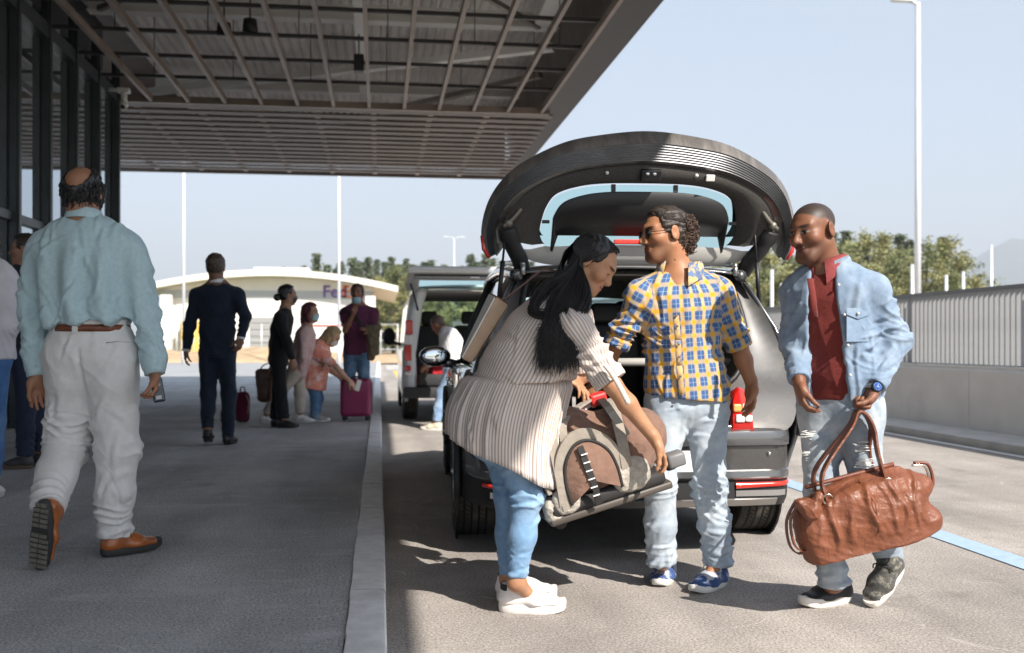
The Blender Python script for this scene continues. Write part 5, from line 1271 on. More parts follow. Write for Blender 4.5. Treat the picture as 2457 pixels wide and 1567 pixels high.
    shoe(t, base, J['heelL'], J['toeL'], mg, sw, sole_h=.030, w=.05, pitch_n=UP * .62 - RT * .55 - FW * .5, lace=m_black)
    # watch
    wd = (J['elL'] - J['wrL']).normalized(); c = J['wrL'] - wd * .004
    wt = thing("wrist_watch", c, "steel watch with blue dial on the denim man's wrist", "watch")
    nz = (-FW - RT * .05 + UP * .1); nz = (nz - wd * nz.dot(wd)).normalized(); sx = wd.cross(nz)
    g = MB(); g.loft([[(nz * math.cos(a) + sx * math.sin(a)) * (.031 + e) + wd * z for a in np.linspace(0, 2 * math.pi, 30, endpoint=False)] for z, e in ((-.011, 0), (-.011, .004), (.011, .004), (.011, 0))]); g.build("strap", M("watch_steel", (.35, .35, .36), .3, metal=.9), wt)
    g = MB(); g.cyl(nz * .030, nz * .044, .0215, 24); g.build("case", M("watch_case", (.06, .06, .065), .25, metal=.9), wt)
    g = MB(); g.cyl(nz * .0442, nz * .0450, .018, 24); dl = g.build("dial", M("blue_dial", (.03, .10, .35), .25), wt)
    g = MB()
    for k in range(12):
        a = k * math.pi / 6; q = nz * .0456 + (wd * math.cos(a) + sx * math.sin(a)) * .0145; g.box(q, (.0012, .0012, .0005))
    g.tube([nz * .0458, nz * .0458 + wd * .011], .0007, 4); g.tube([nz * .0458, nz * .0458 + sx * .008], .0009, 4); g.build("markers", m_whitep, dl)
    return t

# ---------------------------------------------------------------- woman in the striped blouse
def woman():
    d = 4.05; p = lambda u, v, dd=0: P(u, v, d + dd)
    fr = (RT * .95 + FW * .30).normalized()
    look = (RT * .80 - UP * .58 - FW * .18).normalized()
    J = dict(head=p(1392, 622, .04), R=frame(look, UP + RT * .5), neck=p(1320, 705, .05), shR=p(1352, 772, -.10), shL=p(1352, 752, .20), elR=p(1440, 905, -.14), elL=p(1372, 880, .26), wrR=p(1540, 1032, -.10), wrL=p(1345, 892, .42),
             pel=p(1178, 968, .06), hpR=p(1182, 1000, -.03), hpL=p(1178, 1000, .14), knR=p(1238, 1165, -.03), knL=p(1200, 1165, .13), anR=p(1214, 1368, -.02), anL=p(1196, 1362, .13), waist=p(1225, 858, .06))
    J['wrL'] = p(1336, 888, .22)
    J['heelR'] = Gd(1176, 1437); J['toeR'] = J['heelR'] + RT * .265 - FW * .02; J['heelL'] = J['heelR'] + FW * .16 - RT * .012; J['toeL'] = J['heelL'] + RT * .25 + FW * .04
    base = Vector((J['heelR'].x, J['heelR'].y, 0)); sk = (.40, .205, .115)
    hd = dict(R=dict(d=P(1578, 1112, d - .06) - J['wrR'], n=-RT * .8 - UP * .5, side=-1, curl=((.25, .5, .4), (.3, .55, .4), (.35, .6, .4), (.4, .6, .4)), thumb=(.5, .3), s=.95), L=dict(d=P(1392, 932, d + .16) - J['wrL'], n=-UP * .7 - RT * .5 + FW * .2, side=1, curl=((.3, .45, .3), (.3, .4, .3), (.35, .45, .3), (.4, .5, .3)), spread=.16, thumb=(.7, .2), s=.93))
    t, T = person("woman with long black hair in a striped blouse bending over the duffel bag", base, J, sk, hh=.0042, s=.95, fem=True, hand=hd, lip=(.34, .10, .09), head_kw=dict(nose=.85, jaw=.90, lips=1.1, smile=1), colkw=dict(eye=False, brow=(.015, .010, .008)))
    H, R = J['head'], J['R']; s = .95
    # closed lashes
    g = MB()
    for q in (-1, 1): g.tube([H + R @ (Vector((q * (.020 + .005 * k), .090 - .0022 * k * k * .5, .003 - .002 * (2 - abs(k - 2.5)))) * s) for k in range(6)], .0016, 4)
    g.build("eyelashes", m_hair_blk, t, base)
    # long hair: cap plus strands falling over the back and the near shoulder
    hr = short_hair(t, base, J, s, m_hair_blk, front=.050, low=-.075, thick=.010, h=.0045, curl=.002, seed=6)
    r = random.Random(21); paths = []
    back = -fr; q3 = lambda u, v, dd: P(u, v, d + dd)
    for k in range(2300):
        side = r.choice((1, 1, 1, -1))                    # 1: near (camera) side
        a = r.uniform(-1.0, 1.25)
        y0 = .062 - r.random() ** 1.5 * .12; x = side * (.008 + .03 * r.random())
        top = H + R @ (Vector((x, y0, .122 - (y0 - .01) ** 2 * 2.5)) * s)
        mid = H + R @ (Vector((side * (.083 + .012 * r.random()), y0 * .55 - .025 - .05 * r.random(), .035 - .02 * r.random())) * s)
        f = r.random()
        if side > 0:
            u1, v1 = 1300 + 85 * f + r.uniform(-8, 8), 700 + r.uniform(-12, 12)
            b1 = q3(u1, v1, -.055 - .06 * r.random()); b2 = q3(u1 - 18 - 8 * f, v1 + 62, -.13 - .03 * r.random())
            L_ = r.uniform(.1, 1.25)
            e = q3(u1 - 36 + 12 * f + r.uniform(-10, 10), v1 + 62 + 92 * L_, -.150 - .015 * r.random())
            low = H + R @ (Vector((side * (.085), -.03 + .02 * f, -.04)) * s)
            paths.append([top, mid, low, b1, b2, e])
        else:
            b1 = q3(1285 + 60 * f, 705 + r.uniform(-10, 20), .15 + .05 * r.random()); paths.append([top, mid, H + R @ (Vector((-.08, -.06, -.05)) * s), b1, b1 - UP * .12])
    for k in range(220):                                      # lock curling back to the left of the neck
        o = Vector((r.gauss(0, .008), r.gauss(0, .008), r.gauss(0, .008)))
        paths.append([H + R @ (Vector((.02, -.08, .09)) * s) + o, q3(1335, 640, -.06) + o, q3(1285, 672, -.07) + o * 1.3, q3(1256, 716, -.10) + o * 1.5, q3(1262, 738, -.12) + o, q3(1300, 738, -.135) + o, q3(1335, 715, -.13) + o * .6])
    for k in range(420):                                      # back of the head
        a = r.uniform(-.9, .9); x = math.sin(a) * .085
        paths.append([H + R @ (Vector((x * .5, -.01, .125)) * s), H + R @ (Vector((x, -.085, .08)) * s), H + R @ (Vector((x, -.112, .01)) * s), H + R @ (Vector((x * .9, -.11, -.06)) * s), q3(1300 + r.uniform(-20, 20), 715, .04 - x * .8), q3(1285 + r.uniform(-20, 20), 770, -.02 - x)])
    strands("long_strands", paths, m_hair_blk, hr, base, .0018, .0007, 3, 4)
    # blouse: upper body
    tp, at = torso(J, [(.10, .180, .165), (.40, .172, .150), (.66, .168, .138), (.86, .158, .105), (.96, .11, .07)])
    pr = list(tp) + [econe(p(1318, 790, .05), p(1262, 905, .05), (.150, .10), (.172, .150), FW, .08)]
    for q in 'RL':
        sh, el = J['sh' + q], J['el' + q]
        pr += [cone(lerp(J['neck'], sh, .4), sh, .055, .068, .05), cone(sh, lerp(sh, el, .93), .070, .066, .04, flat_b=True)]
    ax = (J['neck'] - J['pel']).normalized()
    seam = p(1205, 896, .0)
    fd = fsum(folds(91, 14, .0045, 5, (1, 1, .6)), creases(93, 46, .0055, .010, .10, (-.5, 0, 1), .5), creases(94, 16, .007, .009, .06, (1, 0, -.2), .5, (J['elR'] - RT * .05 + UP * .06, .14)), seg_fold(J['shR'], J['elR'], .2, 1, .008, 80, 4))
    uv = seg_uv([(J['pel'], J['neck'], -FW, .155, 0), (J['shR'], J['elR'], -FW, .066, -.01), (J['shL'], J['elL'], -FW, .066, -.01)])
    bl = sdf_obj("striped_blouse", pr[:5] + [half(p(1215, 900, 0), -UP * 1.0 - RT * -.06, .004)] + pr[5:], .005, m_stripe, t, base, disp=fd, amp=.02, uvw=uv)
    # peplum skirt of the blouse: gathered, flared shell following the hip
    N = 220; rings = []; UVs = []
    top_l, top_r = p(1092, 884, .05), p(1350, 896, .05); bot_l, bot_r = p(1050, 1022, .05), p(1318, 1112, .05)
    rows = 14; me_v = []; uvv = []
    rg = random.Random(8); ph = [rg.uniform(0, 6.28) for _ in range(6)]
    for i in range(rows + 1):
        f = i / rows
        l = lerp(top_l, bot_l, f); rr_ = lerp(top_r, bot_r, f)
        hipout = math.sin(min(1, f * 1.25) * math.pi * .5)
        l = l - RT * (.026 * math.sin(f * math.pi)) + RT * .014 * (f == 0); rr_ = rr_ - RT * (.020 * math.sin(f * math.pi)) - RT * .014 * (f == 0)
        c = (l + rr_) / 2; A = (rr_ - l) / 2; Bn = FW * ((.172 if f else .160) + .040 * hipout)
        for k in range(N):
            a = 2 * math.pi * k / N
            g_ = math.sin(a * 11 + ph[0] + 2.4 * math.sin(a * 2 + ph[1]) + f * 1.2) + .8 * math.sin(a * 19 + ph[2] + 1.8 * math.sin(a * 5 + ph[3]) - f * 1.6) * (1 - .35 * f) + .5 * math.sin(a * 37 + ph[4]) * max(0, 1 - 2.2 * f); pl = (.0025 + .0105 * min(1, f * 1.5)) * (1.5 * (1 - abs(g_) / 2.3) ** 2 - .5 if g_ > 0 else -.35 * abs(g_))
            q = c + A * math.cos(a) * (1 + pl / A.length) + Bn * math.sin(a) * (1 + pl / .19)
            # dipped hem in front-near side
            q = q - UP * (.055 * f * max(0, math.cos(a - 5.35)) ** 2) + UP * .012 * f * math.sin(a * 4 + 1)
            me_v.append(q); uvv.append((a * .225, f * .25, 0))
    F = []
    for i in range(rows):
        for k in range(N): a = i * N + k; b_ = i * N + (k + 1) % N; F.append((a, b_, b_ + N, a + N))
    me = mesh_np("peplum", [tuple(v - base) for v in me_v], F, True); at_ = me.attributes.new("cloth", 'FLOAT_VECTOR', 'POINT'); at_.data.foreach_set("vector", np.array(uvv, dtype=np.float32).ravel())
    pe = bpy.data.objects.new("peplum", me); link(pe, bl, m_stripe)
    so = pe.modifiers.new("s", 'SOLIDIFY'); so.thickness = .003
    # rolled sleeve ends with button tab
    a = lerp(J['shR'], J['elR'], .80); b_ = lerp(J['shR'], J['elR'], .96); sdf_obj("sleeve_cuff", [cone(a, b_, .071, .070, flat_a=True, flat_b=True)], .005, m_stripe, bl, base, disp=folds(97, 40, .003, 5), uvw=uv)
    g = MB(); tb = [p(1422, 858, -.23), p(1440, 880, -.23), p(1462, 918, -.225), p(1478, 950, -.215)]; g.tube(catmull(tb, 4), .0035, 6, flat=((RT * .8 + UP * .5).normalized(), 3.4)); g.build("sleeve_tab", cloth("cream_tab", (.66, .58, .52)), bl, base)
    g = MB(); g.ball(p(1474, 943, -.223), .006); g.build("button", m_whitep, bl, base)
    collar(bl, base, J['neck'] + fr * .01, (J['neck'] - J['waist']).normalized(), fr, (.062, .066), .03, cloth("cream_collar", (.56, .48, .43)), gap=.6, drop=.03)
    # skinny jeans
    mj = denim("sky_blue_denim", (.17, .30, .47), (.30, .43, .58), (.45, .65))
    pr = leg_cloth(J, (.098, .064, .056, .040), (.165, .13), .93, seat=.04, fwd=fr)
    fd = fsum(folds(101, 14, .003, 5), creases(102, 30, .0035, .008, .06, (.6, 0, 1), .6), creases(103, 14, .006, .008, .05, (1, 0, .3), .4, (J['knR'], .13)), creases(104, 12, .005, .007, .04, (1, 0, .1), .3, (J['anR'] + UP * .05, .10)), seg_fold(J['knR'], J['anR'], -.15, .15, .006, 90, 3), seg_fold(J['knR'], J['anR'], .7, 1.0, .004, 90, 3), seg_fold(J['knL'], J['anL'], .7, 1.0, .004, 90, 3))
    je = sdf_obj("skinny_jeans", pr, .005, mj, t, base, disp=fd, amp=.015)
    for q in 'LR':
        a = lerp(J['kn' + q], J['an' + q], .93); b_ = lerp(J['kn' + q], J['an' + q], .905); g = MB(); g.tube([a, b_], [.0415, .0425], 20); g.build("ankle_hem", mj, je, base)
    mw = M("white_leather", (.78, .74, .71), .4, var=.04, vscale=20, bump=.06, bscale=90); ms2 = M("white_sole", (.80, .76, .73), .5, var=.04, vscale=20)
    for q in 'LR':
        sh_ = shoe(t, base, J['heel' + q], J['toe' + q], mw, ms2, sole_h=.040, w=.050, lace=ms2, ank=.09)
        f = (J['toe' + q] - J['heel' + q]).normalized(); sd = f.cross(UP)
        c = J['heel' + q] + f * .022 + UP * .095; g = MB(); rr = [[c + (-f * math.cos(a) * .040 + sd * math.sin(a) * .041) * e + f * .02 + UP * z for a in np.linspace(-1.3, 1.3, 14)] for z, e in ((-.026, 1.02), (.0, 1.04), (.022, 1.0))]; g.loft(rr, closed=False)
        o = g.build("heel_tab", M("black_suede", (.03, .03, .033), .9) if q == 'L' else bpy.data.materials["black_suede"], sh_, base); md = o.modifiers.new("s", 'SOLIDIFY'); md.thickness = .004
    return t
plaid_man(); denim_man(); woman()
print("foreground people", round(time.time() - T0, 1))
# ================================================================== DARK CAR WITH OPEN TAILGATE
m_paint = M("dark_grey_metallic", (.085, .081, .078), .30, metal=.5, coat=.8, var=.08, vscale=40, dirt=(.16, .145, .13), dscale=9, dthr=(.60, .85))
m_paint_cl = M("dark_grey_metallic_clean", (.125, .127, .132), .24, metal=.6, coat=1.0)
m_trim = M("black_trim", (.016, .016, .017), .55, bump=.2, bscale=300)
m_carpet = M("boot_carpet", (.060, .055, .050), .95, var=.25, vscale=120, bump=.8, bscale=500)
m_headl = M("pale_headlining", (.56, .54, .51), .85, var=.04)
m_tyre = M("tyre_rubber", (.045, .042, .038), .8, var=.2, vscale=30, bump=.1, bscale=100, dirt=(.12, .105, .085), dscale=8, dthr=(.5, .75))
m_rim = M("alloy_rim", (.45, .46, .48), .3, metal=.9)
m_red = M("red_lamp", (.62, .012, .008), .12, coat=1.0, spec=.6); m_redbr = M("red_reflector", (.80, .03, .015), .25, coat=.5)
m_clear = M("clear_lamp", (.82, .80, .78), .1, coat=1.0)
m_cglass = M("tinted_car_glass", (.02, .03, .032), .04, spec=.8, coat=1.0)
m_teal = bpy.data.materials.new("green_tinted_glass"); m_teal.use_nodes = True
b_ = m_teal.node_tree.nodes["Principled BSDF"]; b_.inputs["Base Color"].default_value = (.42, .74, .73, 1); b_.inputs["Transmission Weight"].default_value = 1; b_.inputs["Roughness"].default_value = .02; b_.inputs["IOR"].default_value = 1.02
m_seal = M("rubber_seal", (.012, .012, .013), .5)
m_chrome = M("bright_chrome", (.72, .73, .75), .15, metal=1.0)
XC, YR = 1.315, 4.86                                     # car centre line, rear face
car = thing("dark_estate_car", (XC, YR + 2.3, 0), "dark grey estate car with its tailgate raised beside the kerb", "car")
CO = Vector((XC, YR + 2.3, 0))
def C(x, y, z): return Vector((XC + x, YR + y, z))
def wheel(parent, off, c, r, w, side, rim=True, name="wheel"):
    wh_ = bpy.data.objects.new(name, None); link(wh_, parent); wh_.location = Vector(c) - Vector(off); c = Vector(c)
    N = 44; g = MB(); pr = [(-w * .5, r * .66), (-w * .52, r * .86), (-w * .46, r * .965), (-w * .36, r), (w * .36, r), (w * .46, r * .965), (w * .52, r * .86), (w * .5, r * .66)]
    g.loft([[(x, math.cos(a) * rr, math.sin(a) * rr) for a in np.linspace(0, 2 * math.pi, N, endpoint=False)] for x, rr in pr]); t = g.build("tyre", m_tyre, wh_); autosmooth(t, 40)
    g = MB(); m_gr = bpy.data.materials.get("tread_groove") or M("tread_groove", (.006, .006, .006), .9)
    for xx in (-.27, -.09, .09, .27):
        g.loft([[(xx * w + e, math.cos(a) * (r + .0015), math.sin(a) * (r + .0015)) for a in np.linspace(0, 2 * math.pi, N, endpoint=False)] for e in (-.0055, .0055)])
    for k in range(72):
        a = 2 * math.pi * k / 72; da = .045
        for x0, x1 in ((-.44, -.30), (-.235, -.12), (.12, .235), (.30, .44)):
            q = lambda x, aa: (x * w, math.cos(aa) * (r + .0018 - (.012 if abs(x) > .4 else 0)), math.sin(aa) * (r + .0018 - (.012 if abs(x) > .4 else 0)))
            g.add([q(x0, a), q(x0, a + .018), q(x1, a + .018 + da), q(x1, a + da)], [(0, 1, 2, 3)])
    g.build("tread", m_gr, t, fix=False)
    if rim:
        g = MB(); s = side; g.loft([[(s * x, math.cos(a) * rr, math.sin(a) * rr) for a in np.linspace(0, 2 * math.pi, N, endpoint=False)] for x, rr in ((w * .5, r * .68), (w * .47, r * .63), (w * .2, r * .60), (w * .1, r * .2), (w * .1, .001))])
        for k in range(5):
            a = 2 * math.pi * k / 5; g.tube([(s * w * .36, math.cos(a) * r * .12, math.sin(a) * r * .12), (s * w * .42, math.cos(a) * r * .62, math.sin(a) * r * .62)], [.035, .028], 6)
        g.build("rim", m_rim, wh_)
    return wh_
WR, TR = .335, .805
for sx in (-1, 1):
    for yy in (.88, 3.66):
        wheel(car, CO, C(sx * TR, yy, WR), WR, .225, sx)
m_jamb = M("jamb_paint", (.075, .075, .077), .45, metal=.3, coat=.15, dirt=(.13, .12, .11), dscale=6, dthr=(.5, .75))
# body sections along the car: (y, z_sill, z_belt, z_roof, half width sill/belt/roof)
def sect(y, sill, belt, roof, ws, wb, wr):
    """closed left-half profile from sill up to roof centre"""
    L = [(ws - .03, sill - .02), (ws, sill + .06), (wb, sill + .30), (wb + .005, (sill + belt) / 2 + .1), (wb - .02, belt)]
    return L
ys_ = [(.16, .36, .93, .80, .865), (.5, .33, .96, .85, .895), (.88, .33, .97, .86, .905), (1.4, .28, .97, .86, .905), (2.2, .27, .95, .86, .905), (3.2, .28, .93, .855, .90), (3.66, .33, .91, .855, .895), (4.1, .33, .86, .83, .88), (4.5, .36, .74, .72, .78), (4.72, .42, .62, .5, .55)]
for sx, nm in ((-1, "left"), (1, "right")):
    g = MB(); rings = []
    for y, sl_, bt, ws, wb in ys_:
        rings.append([C(sx * a, y, z) for a, z in ((ws - .10, sl_ - .04), (ws - .02, sl_ - .02), (ws, sl_ + .08), (wb - .004, sl_ + .26), (wb + .004, (sl_ + bt) / 2 + .12), (wb - .004, bt - .05), (wb - .035, bt), (wb - .12, bt + .008))])
    g.loft(rings, closed=False); o = g.build("body_side", m_paint_cl, car, CO); md = o.modifiers.new("s", 'SOLIDIFY'); md.thickness = .02
    # wheel arches: lip round a flat black disc painted as the well's shade
    for yy in (.88, 3.66):
        g = MB(); g.tube([C(sx * .905, yy + math.cos(a) * .385, .335 + math.sin(a) * .385) for a in np.linspace(-.15, math.pi + .15, 22)], .022, 8); g.build("arch_trim", m_trim, car, CO)
        g = MB(); pts = [C(sx * .911, yy + math.cos(a) * .375, .335 + math.sin(a) * .375) for a in np.linspace(0, 2 * math.pi, 26, endpoint=False)]; g.prism(pts, (-sx, 0, 0), .012); g.build("wheel_shade_disc", m_black, car, CO)
    # greenhouse: pillars, side glass, roof rail
    gl = [(.30, 1.46, .60), (1.0, 1.52, .63), (2.0, 1.53, .635), (2.75, 1.47, .62), (3.35, 1.12, .70)]
    g = MB(); up_ = catmull([C(sx * w, y, z) for y, z, w in gl], 5); lo_ = []
    for q in up_:
        y = q.y - YR; bt = np.interp(y, [a[0] for a in ys_], [a[2] for a in ys_]); wb = np.interp(y, [a[0] for a in ys_], [a[4] for a in ys_]); lo_.append(C(sx * (wb - .10), y, bt))
    g.loft([lo_, [lerp(a, b, .5) + Vector((sx * .03, 0, 0)) for a, b in zip(lo_, up_)], [a - Vector((0, 0, .035)) for a in up_]], closed=False); g.build("side_window", m_cglass, car, CO)
    g = MB(); g.tube(up_, .032, 8); g.build("roof_rail_panel", m_paint_cl, car, CO)
    g = MB(); g.tube([q + Vector((-sx * .03, 0, .055)) for q in up_[:16]], .013, 8)
    for i in (0, 8, 15): g.cyl(up_[i] + Vector((-sx * .03, 0, .0)), up_[i] + Vector((-sx * .03, 0, .055)), .012, 8)
    g.build("roof_bar", M("satin_rail", (.5, .5, .5), .3, metal=.9) if sx < 0 else bpy.data.materials["satin_rail"], car, CO)
    for i in (9, 15):
        g = MB(); g.tube([lo_[i], lerp(lo_[i], up_[i], .5) + Vector((sx * .036, 0, 0)), up_[i]], .026, 6); g.build("pillar", m_trim, car, CO)
    # D pillar / quarter panel up to the roof
    g = MB()
    a0 = [C(sx * .845, .10, .62), C(sx * .84, .11, .80), C(sx * .80, .13, .98), C(sx * .74, .20, 1.18), C(sx * .635, .32, 1.40), C(sx * .58, .42, 1.50)]
    a1 = [C(sx * .888, .62, .62), C(sx * .888, .62, .80), C(sx * .81, .62, .975), C(sx * .76, .56, 1.18), C(sx * .66, .58, 1.40), C(sx * .61, .62, 1.50)]
    am = [lerp(p_, q_, .5) + Vector((sx * .028, -.0, 0)) for p_, q_ in zip(a0, a1)]
    g.loft([a0, am, a1], closed=False); o = g.build("quarter_panel", m_paint_cl, car, CO); md = o.modifiers.new("s", 'SOLIDIFY'); md.thickness = .02; md.offset = -1 if sx < 0 else 1
    # door seams and handle
    g = MB()
    for y in (1.35, 2.35, 3.25):
        g.tube([C(sx * .908, y, .36), C(sx * .910, y + .02, .7), C(sx * .875, y + .03, .94)], .004, 5)
    g.build("door_gap", m_black, car, CO)
    for y in (1.55, 2.55):
        g = MB(); g.box(C(sx * .915, y, .84), (.012, .10, .013), bev=.008); g.build("door_handle", m_chrome, car, CO)
    # boot opening: inner jamb, weather seal
    jam = [C(sx * .40, .06, .66), C(sx * .425, .065, .70), C(sx * .43, .09, .86), C(sx * .52, .11, .95), C(sx * .59, .19, 1.14), C(sx * .55, .34, 1.42), C(sx * .46, .42, 1.475), C(sx * .2, .44, 1.485), C(0, .44, 1.49)]
    jm = catmull(jam, 5); g = MB(); g.tube(jm, .017, 8); g.build("boot_seal", m_seal, car, CO)
    out = catmull([C(sx * .55, .03, .645), C(sx * .76, .05, .66), C(sx * .83, .10, .80), C(sx * .79, .14, .98), C(sx * .73, .21, 1.20), C(sx * .63, .34, 1.43), C(sx * .5, .43, 1.505), C(sx * .2, .45, 1.515), C(0, .45, 1.52)], 5)
    g = MB(); g.loft([jm, [lerp(a, b, .5) + Vector((0, .03, 0)) for a, b in zip(jm, out)], out], closed=False); g.build("boot_jamb", m_jamb, car, CO)
    # inner boot side trim
    g = MB(); inn = [q + Vector((sx * -.02, .9, 0)) for q in jm]; g.loft([jm, inn], closed=False); g.build("boot_side_trim", m_carpet, car, CO)
    # gas strut
    g = MB(); a = C(sx * .70, .30, 1.30); b = C(sx * .66, .26, 1.72); g.cyl(a, lerp(a, b, .55), .012, 8); g.cyl(lerp(a, b, .5), b, .006, 8); g.build("gas_strut", m_black, car, CO)
    # tail lamp: red body with clear window, wrapped round the corner
    g = MB(); ring = [(.455, .655), (.455, .80), (.468, .855), (.495, .878), (.525, .868), (.550, .82), (.572, .73), (.580, .655)]
    r0 = [C(sx * x, .075 + .02 * (x - .45), z) for x, z in ring]; r1 = [q - Vector((0, .055, 0)) for q in r0]; cc = sum(r1, Vector()) / len(r1); r2 = [lerp(cc, q, .85) - Vector((0, .014, 0)) for q in r1]; r3 = [lerp(cc, q, .2) - Vector((0, .018, 0)) for q in r1]
    g.loft([r0, r1, r2, r3], caps=True); tl = g.build("tail_lamp", m_red, car, CO); autosmooth(tl, 40)
    for (x, z, wx, wz, mt) in ((.485, .775, .022, .020, bpy.data.materials.get("amber_lamp") or M("amber_lamp", (.85, .40, .12), .15, coat=1)), (.530, .775, .020, .022, m_clear), (.500, .722, .024, .020, m_clear), (.545, .722, .018, .018, m_clear)):
        g = MB(); g.box(C(sx * x, .004, z), (wx, .010, wz), bev=.008); g.build("lamp_window", mt, tl, CO)
# roof
g = MB(); rr = []
for y, z, w in ((.30, 1.475, .60), (.6, 1.515, .62), (1.2, 1.55, .64), (2.0, 1.555, .64), (2.75, 1.49, .62)):
    rr.append([C(w * f, y, z + .035 * (1 - f * f)) for f in np.linspace(-1, 1, 13)])
g.loft(rr, closed=False); o = g.build("roof", m_paint_cl, car, CO); md = o.modifiers.new("s", 'SOLIDIFY'); md.thickness = .015; md.offset = -1
g = MB(); rr = [[C(w * f * .96, y, z - .045 + .02 * (1 - f * f)) for f in np.linspace(-1, 1, 9)] for y, z, w in ((.46, 1.50, .58), (1.2, 1.54, .62), (2.0, 1.545, .62), (2.7, 1.48, .6))]
g.loft(rr, closed=False); g.build("headlining", m_headl, car, CO)
# windscreen, bonnet, nose
g = MB(); rr = [[C(w * f, y - .06 * f * f, z) for f in np.linspace(-1, 1, 11)] for y, z, w in ((2.76, 1.485, .60), (3.1, 1.28, .68), (3.48, 1.02, .76))]
g.loft(rr, closed=False); g.build("windscreen", m_teal, car, CO)
g = MB(); rr = [[C(w * f, y - .10 * f * f, z - .05 * f * f) for f in np.linspace(-1, 1, 11)] for y, z, w in ((3.42, 1.02, .82), (3.9, .98, .86), (4.35, .88, .80), (4.66, .74, .62), (4.74, .6, .56))]
g.loft(rr, closed=False); g.build("bonnet", m_paint_cl, car, CO)
# rear bumper: lofted cross profile
prof_b = [(.00, .655, 0.0), (-.018, .645, 0.0), (-.03, .60, 0), (-.022, .56, 0), (-.012, .545, 0), (-.012, .44, 0), (-.020, .425, 0), (-.024, .40, 0), (.0, .385, 0), (.0, .32, 0), (.04, .285, 0), (.14, .26, 0)]
def bump(zrange, name, mat, e=0.0, xr=1.0, ylift=0.0):
    g = MB(); rings = []
    for dy, z in zrange:
        ring = []
        for f in np.linspace(-1, 1, 33):
            x = f * .885 * xr; cur = .0 + .05 * f * f + .42 * max(0, (abs(f) * xr - .80) / .2) ** 2.4; ring.append(C(x * (1 - .02 * max(0, abs(f) * xr - .85)), dy - e + cur, z))
        rings.append(ring)
    g.loft(rings, closed=False); o = g.build(name, mat, car, CO); autosmooth(o, 35); return o
bump([(.12, .67), (.02, .665), (-.005, .655), (-.015, .62), (-.01, .585)], "bumper_shelf", m_paint_cl)
bump([(-.01, .585), (.012, .578), (.012, .46)], "bumper_mid", m_paint)
bump([(.012, .46), (-.006, .455), (-.010, .425), (.004, .412)], "bumper_ledge", m_paint_cl)
bump([(.004, .412), (.02, .405), (.02, .31), (.06, .27), (.20, .25)], "bumper_lower", m_trim)
bump([(.004, .315), (-.004, .31), (.03, .275), (.05, .27)], "lower_strip", M("silver_strip", (.45, .44, .43), .35, metal=.8), .003, .80)
for sx in (-1, 1):
    g = MB(); pts = []
    for f in np.linspace(.55, .90, 9): pts.append((f * .885, .02 + .05 * f * f + .42 * max(0, (f - .80) / .2) ** 2.4))
    top = [C(sx * x, y - .012, .395) for x, y in pts]; bot = [C(sx * x, y - .012, .365 + .012 * (i / 8)) for i, (x, y) in enumerate(pts)]
    g.loft([[q + Vector((0, .02, 0)) for q in top], top, bot, [q + Vector((0, .02, 0)) for q in bot]], closed=False); g.build("reflector", m_redbr, car, CO)
    g = MB(); g.ball(C(sx * .66, .035, .54), .010); g.build("parking_sensor", m_chrome, car, CO)
    g = MB(); top = [C(sx * x, y - .008, .355) for x, y in pts[:8]]; bot = [C(sx * x, y - .006, .325) for x, y in pts[:8]]; g.loft([top, bot], closed=False); g.build("bumper_insert", bpy.data.materials["silver_strip"], car, CO)
g = MB(); g.box(C(0, .01, .505), (.26, .006, .055), bev=.004); g.build("number_plate", m_whitep, car, CO)
# boot floor, seat backs, head rests, load cover
g = MB(); g.box(C(0, .55, .655), (.70, .50, .012)); g.build("boot_floor", m_carpet, car, CO)
g = MB(); g.box(C(0, .045, .672), (.56, .03, .014), bev=.006); g.build("boot_sill_plate", m_chrome, car, CO)
for x in (-.40, .02, .40):
    g = MB(); g.box(C(x, 1.06, .94), (.195, .06, .28), Matrix.Rotation(-.12, 3, 'X'), .03); sb = g.build("rear_seat_back", m_trim, car, CO); autosmooth(sb, 50)
    g = MB(); g.box(C(x, 1.11, 1.28), (.10, .04, .065), Matrix.Rotation(-.12, 3, 'X'), .03); hr_ = g.build("head_rest", m_trim, car, CO); autosmooth(hr_, 50)
for x in (-.38, .38):
    g = MB(); g.box(C(x, 2.05, .95), (.21, .07, .32), Matrix.Rotation(-.15, 3, 'X'), .04); autosmooth(g.build("front_seat_back", m_trim, car, CO), 50)
    g = MB(); g.box(C(x, 2.12, 1.32), (.11, .05, .08), Matrix.Rotation(-.15, 3, 'X'), .03); autosmooth(g.build("head_rest", m_trim, car, CO), 50)
g = MB(); g.box(C(0, 3.1, .92), (.66, .2, .06), bev=.04); autosmooth(g.build("dashboard", m_trim, car, CO), 50)
g = MB(); g.box(C(0, .62, 1.0), (.62, .30, .012), bev=.004); g.cyl(C(-.62, .32, 1.0), C(.62, .32, 1.0), .022, 12); g.build("load_cover", M("grey_cover", (.34, .33, .31), .7), car, CO)
g = MB(); g.tube([C(0, 2.9, 1.42), C(0, 2.86, 1.36)], .008, 6); g.box(C(0, 2.85, 1.345), (.11, .015, .03), bev=.012); g.build("interior_mirror", m_black, car, CO)
g = MB(); g.box(C(0, 2.2, .30), (.80, 1.9, .04)); g.build("floor_pan", m_black, car, CO)
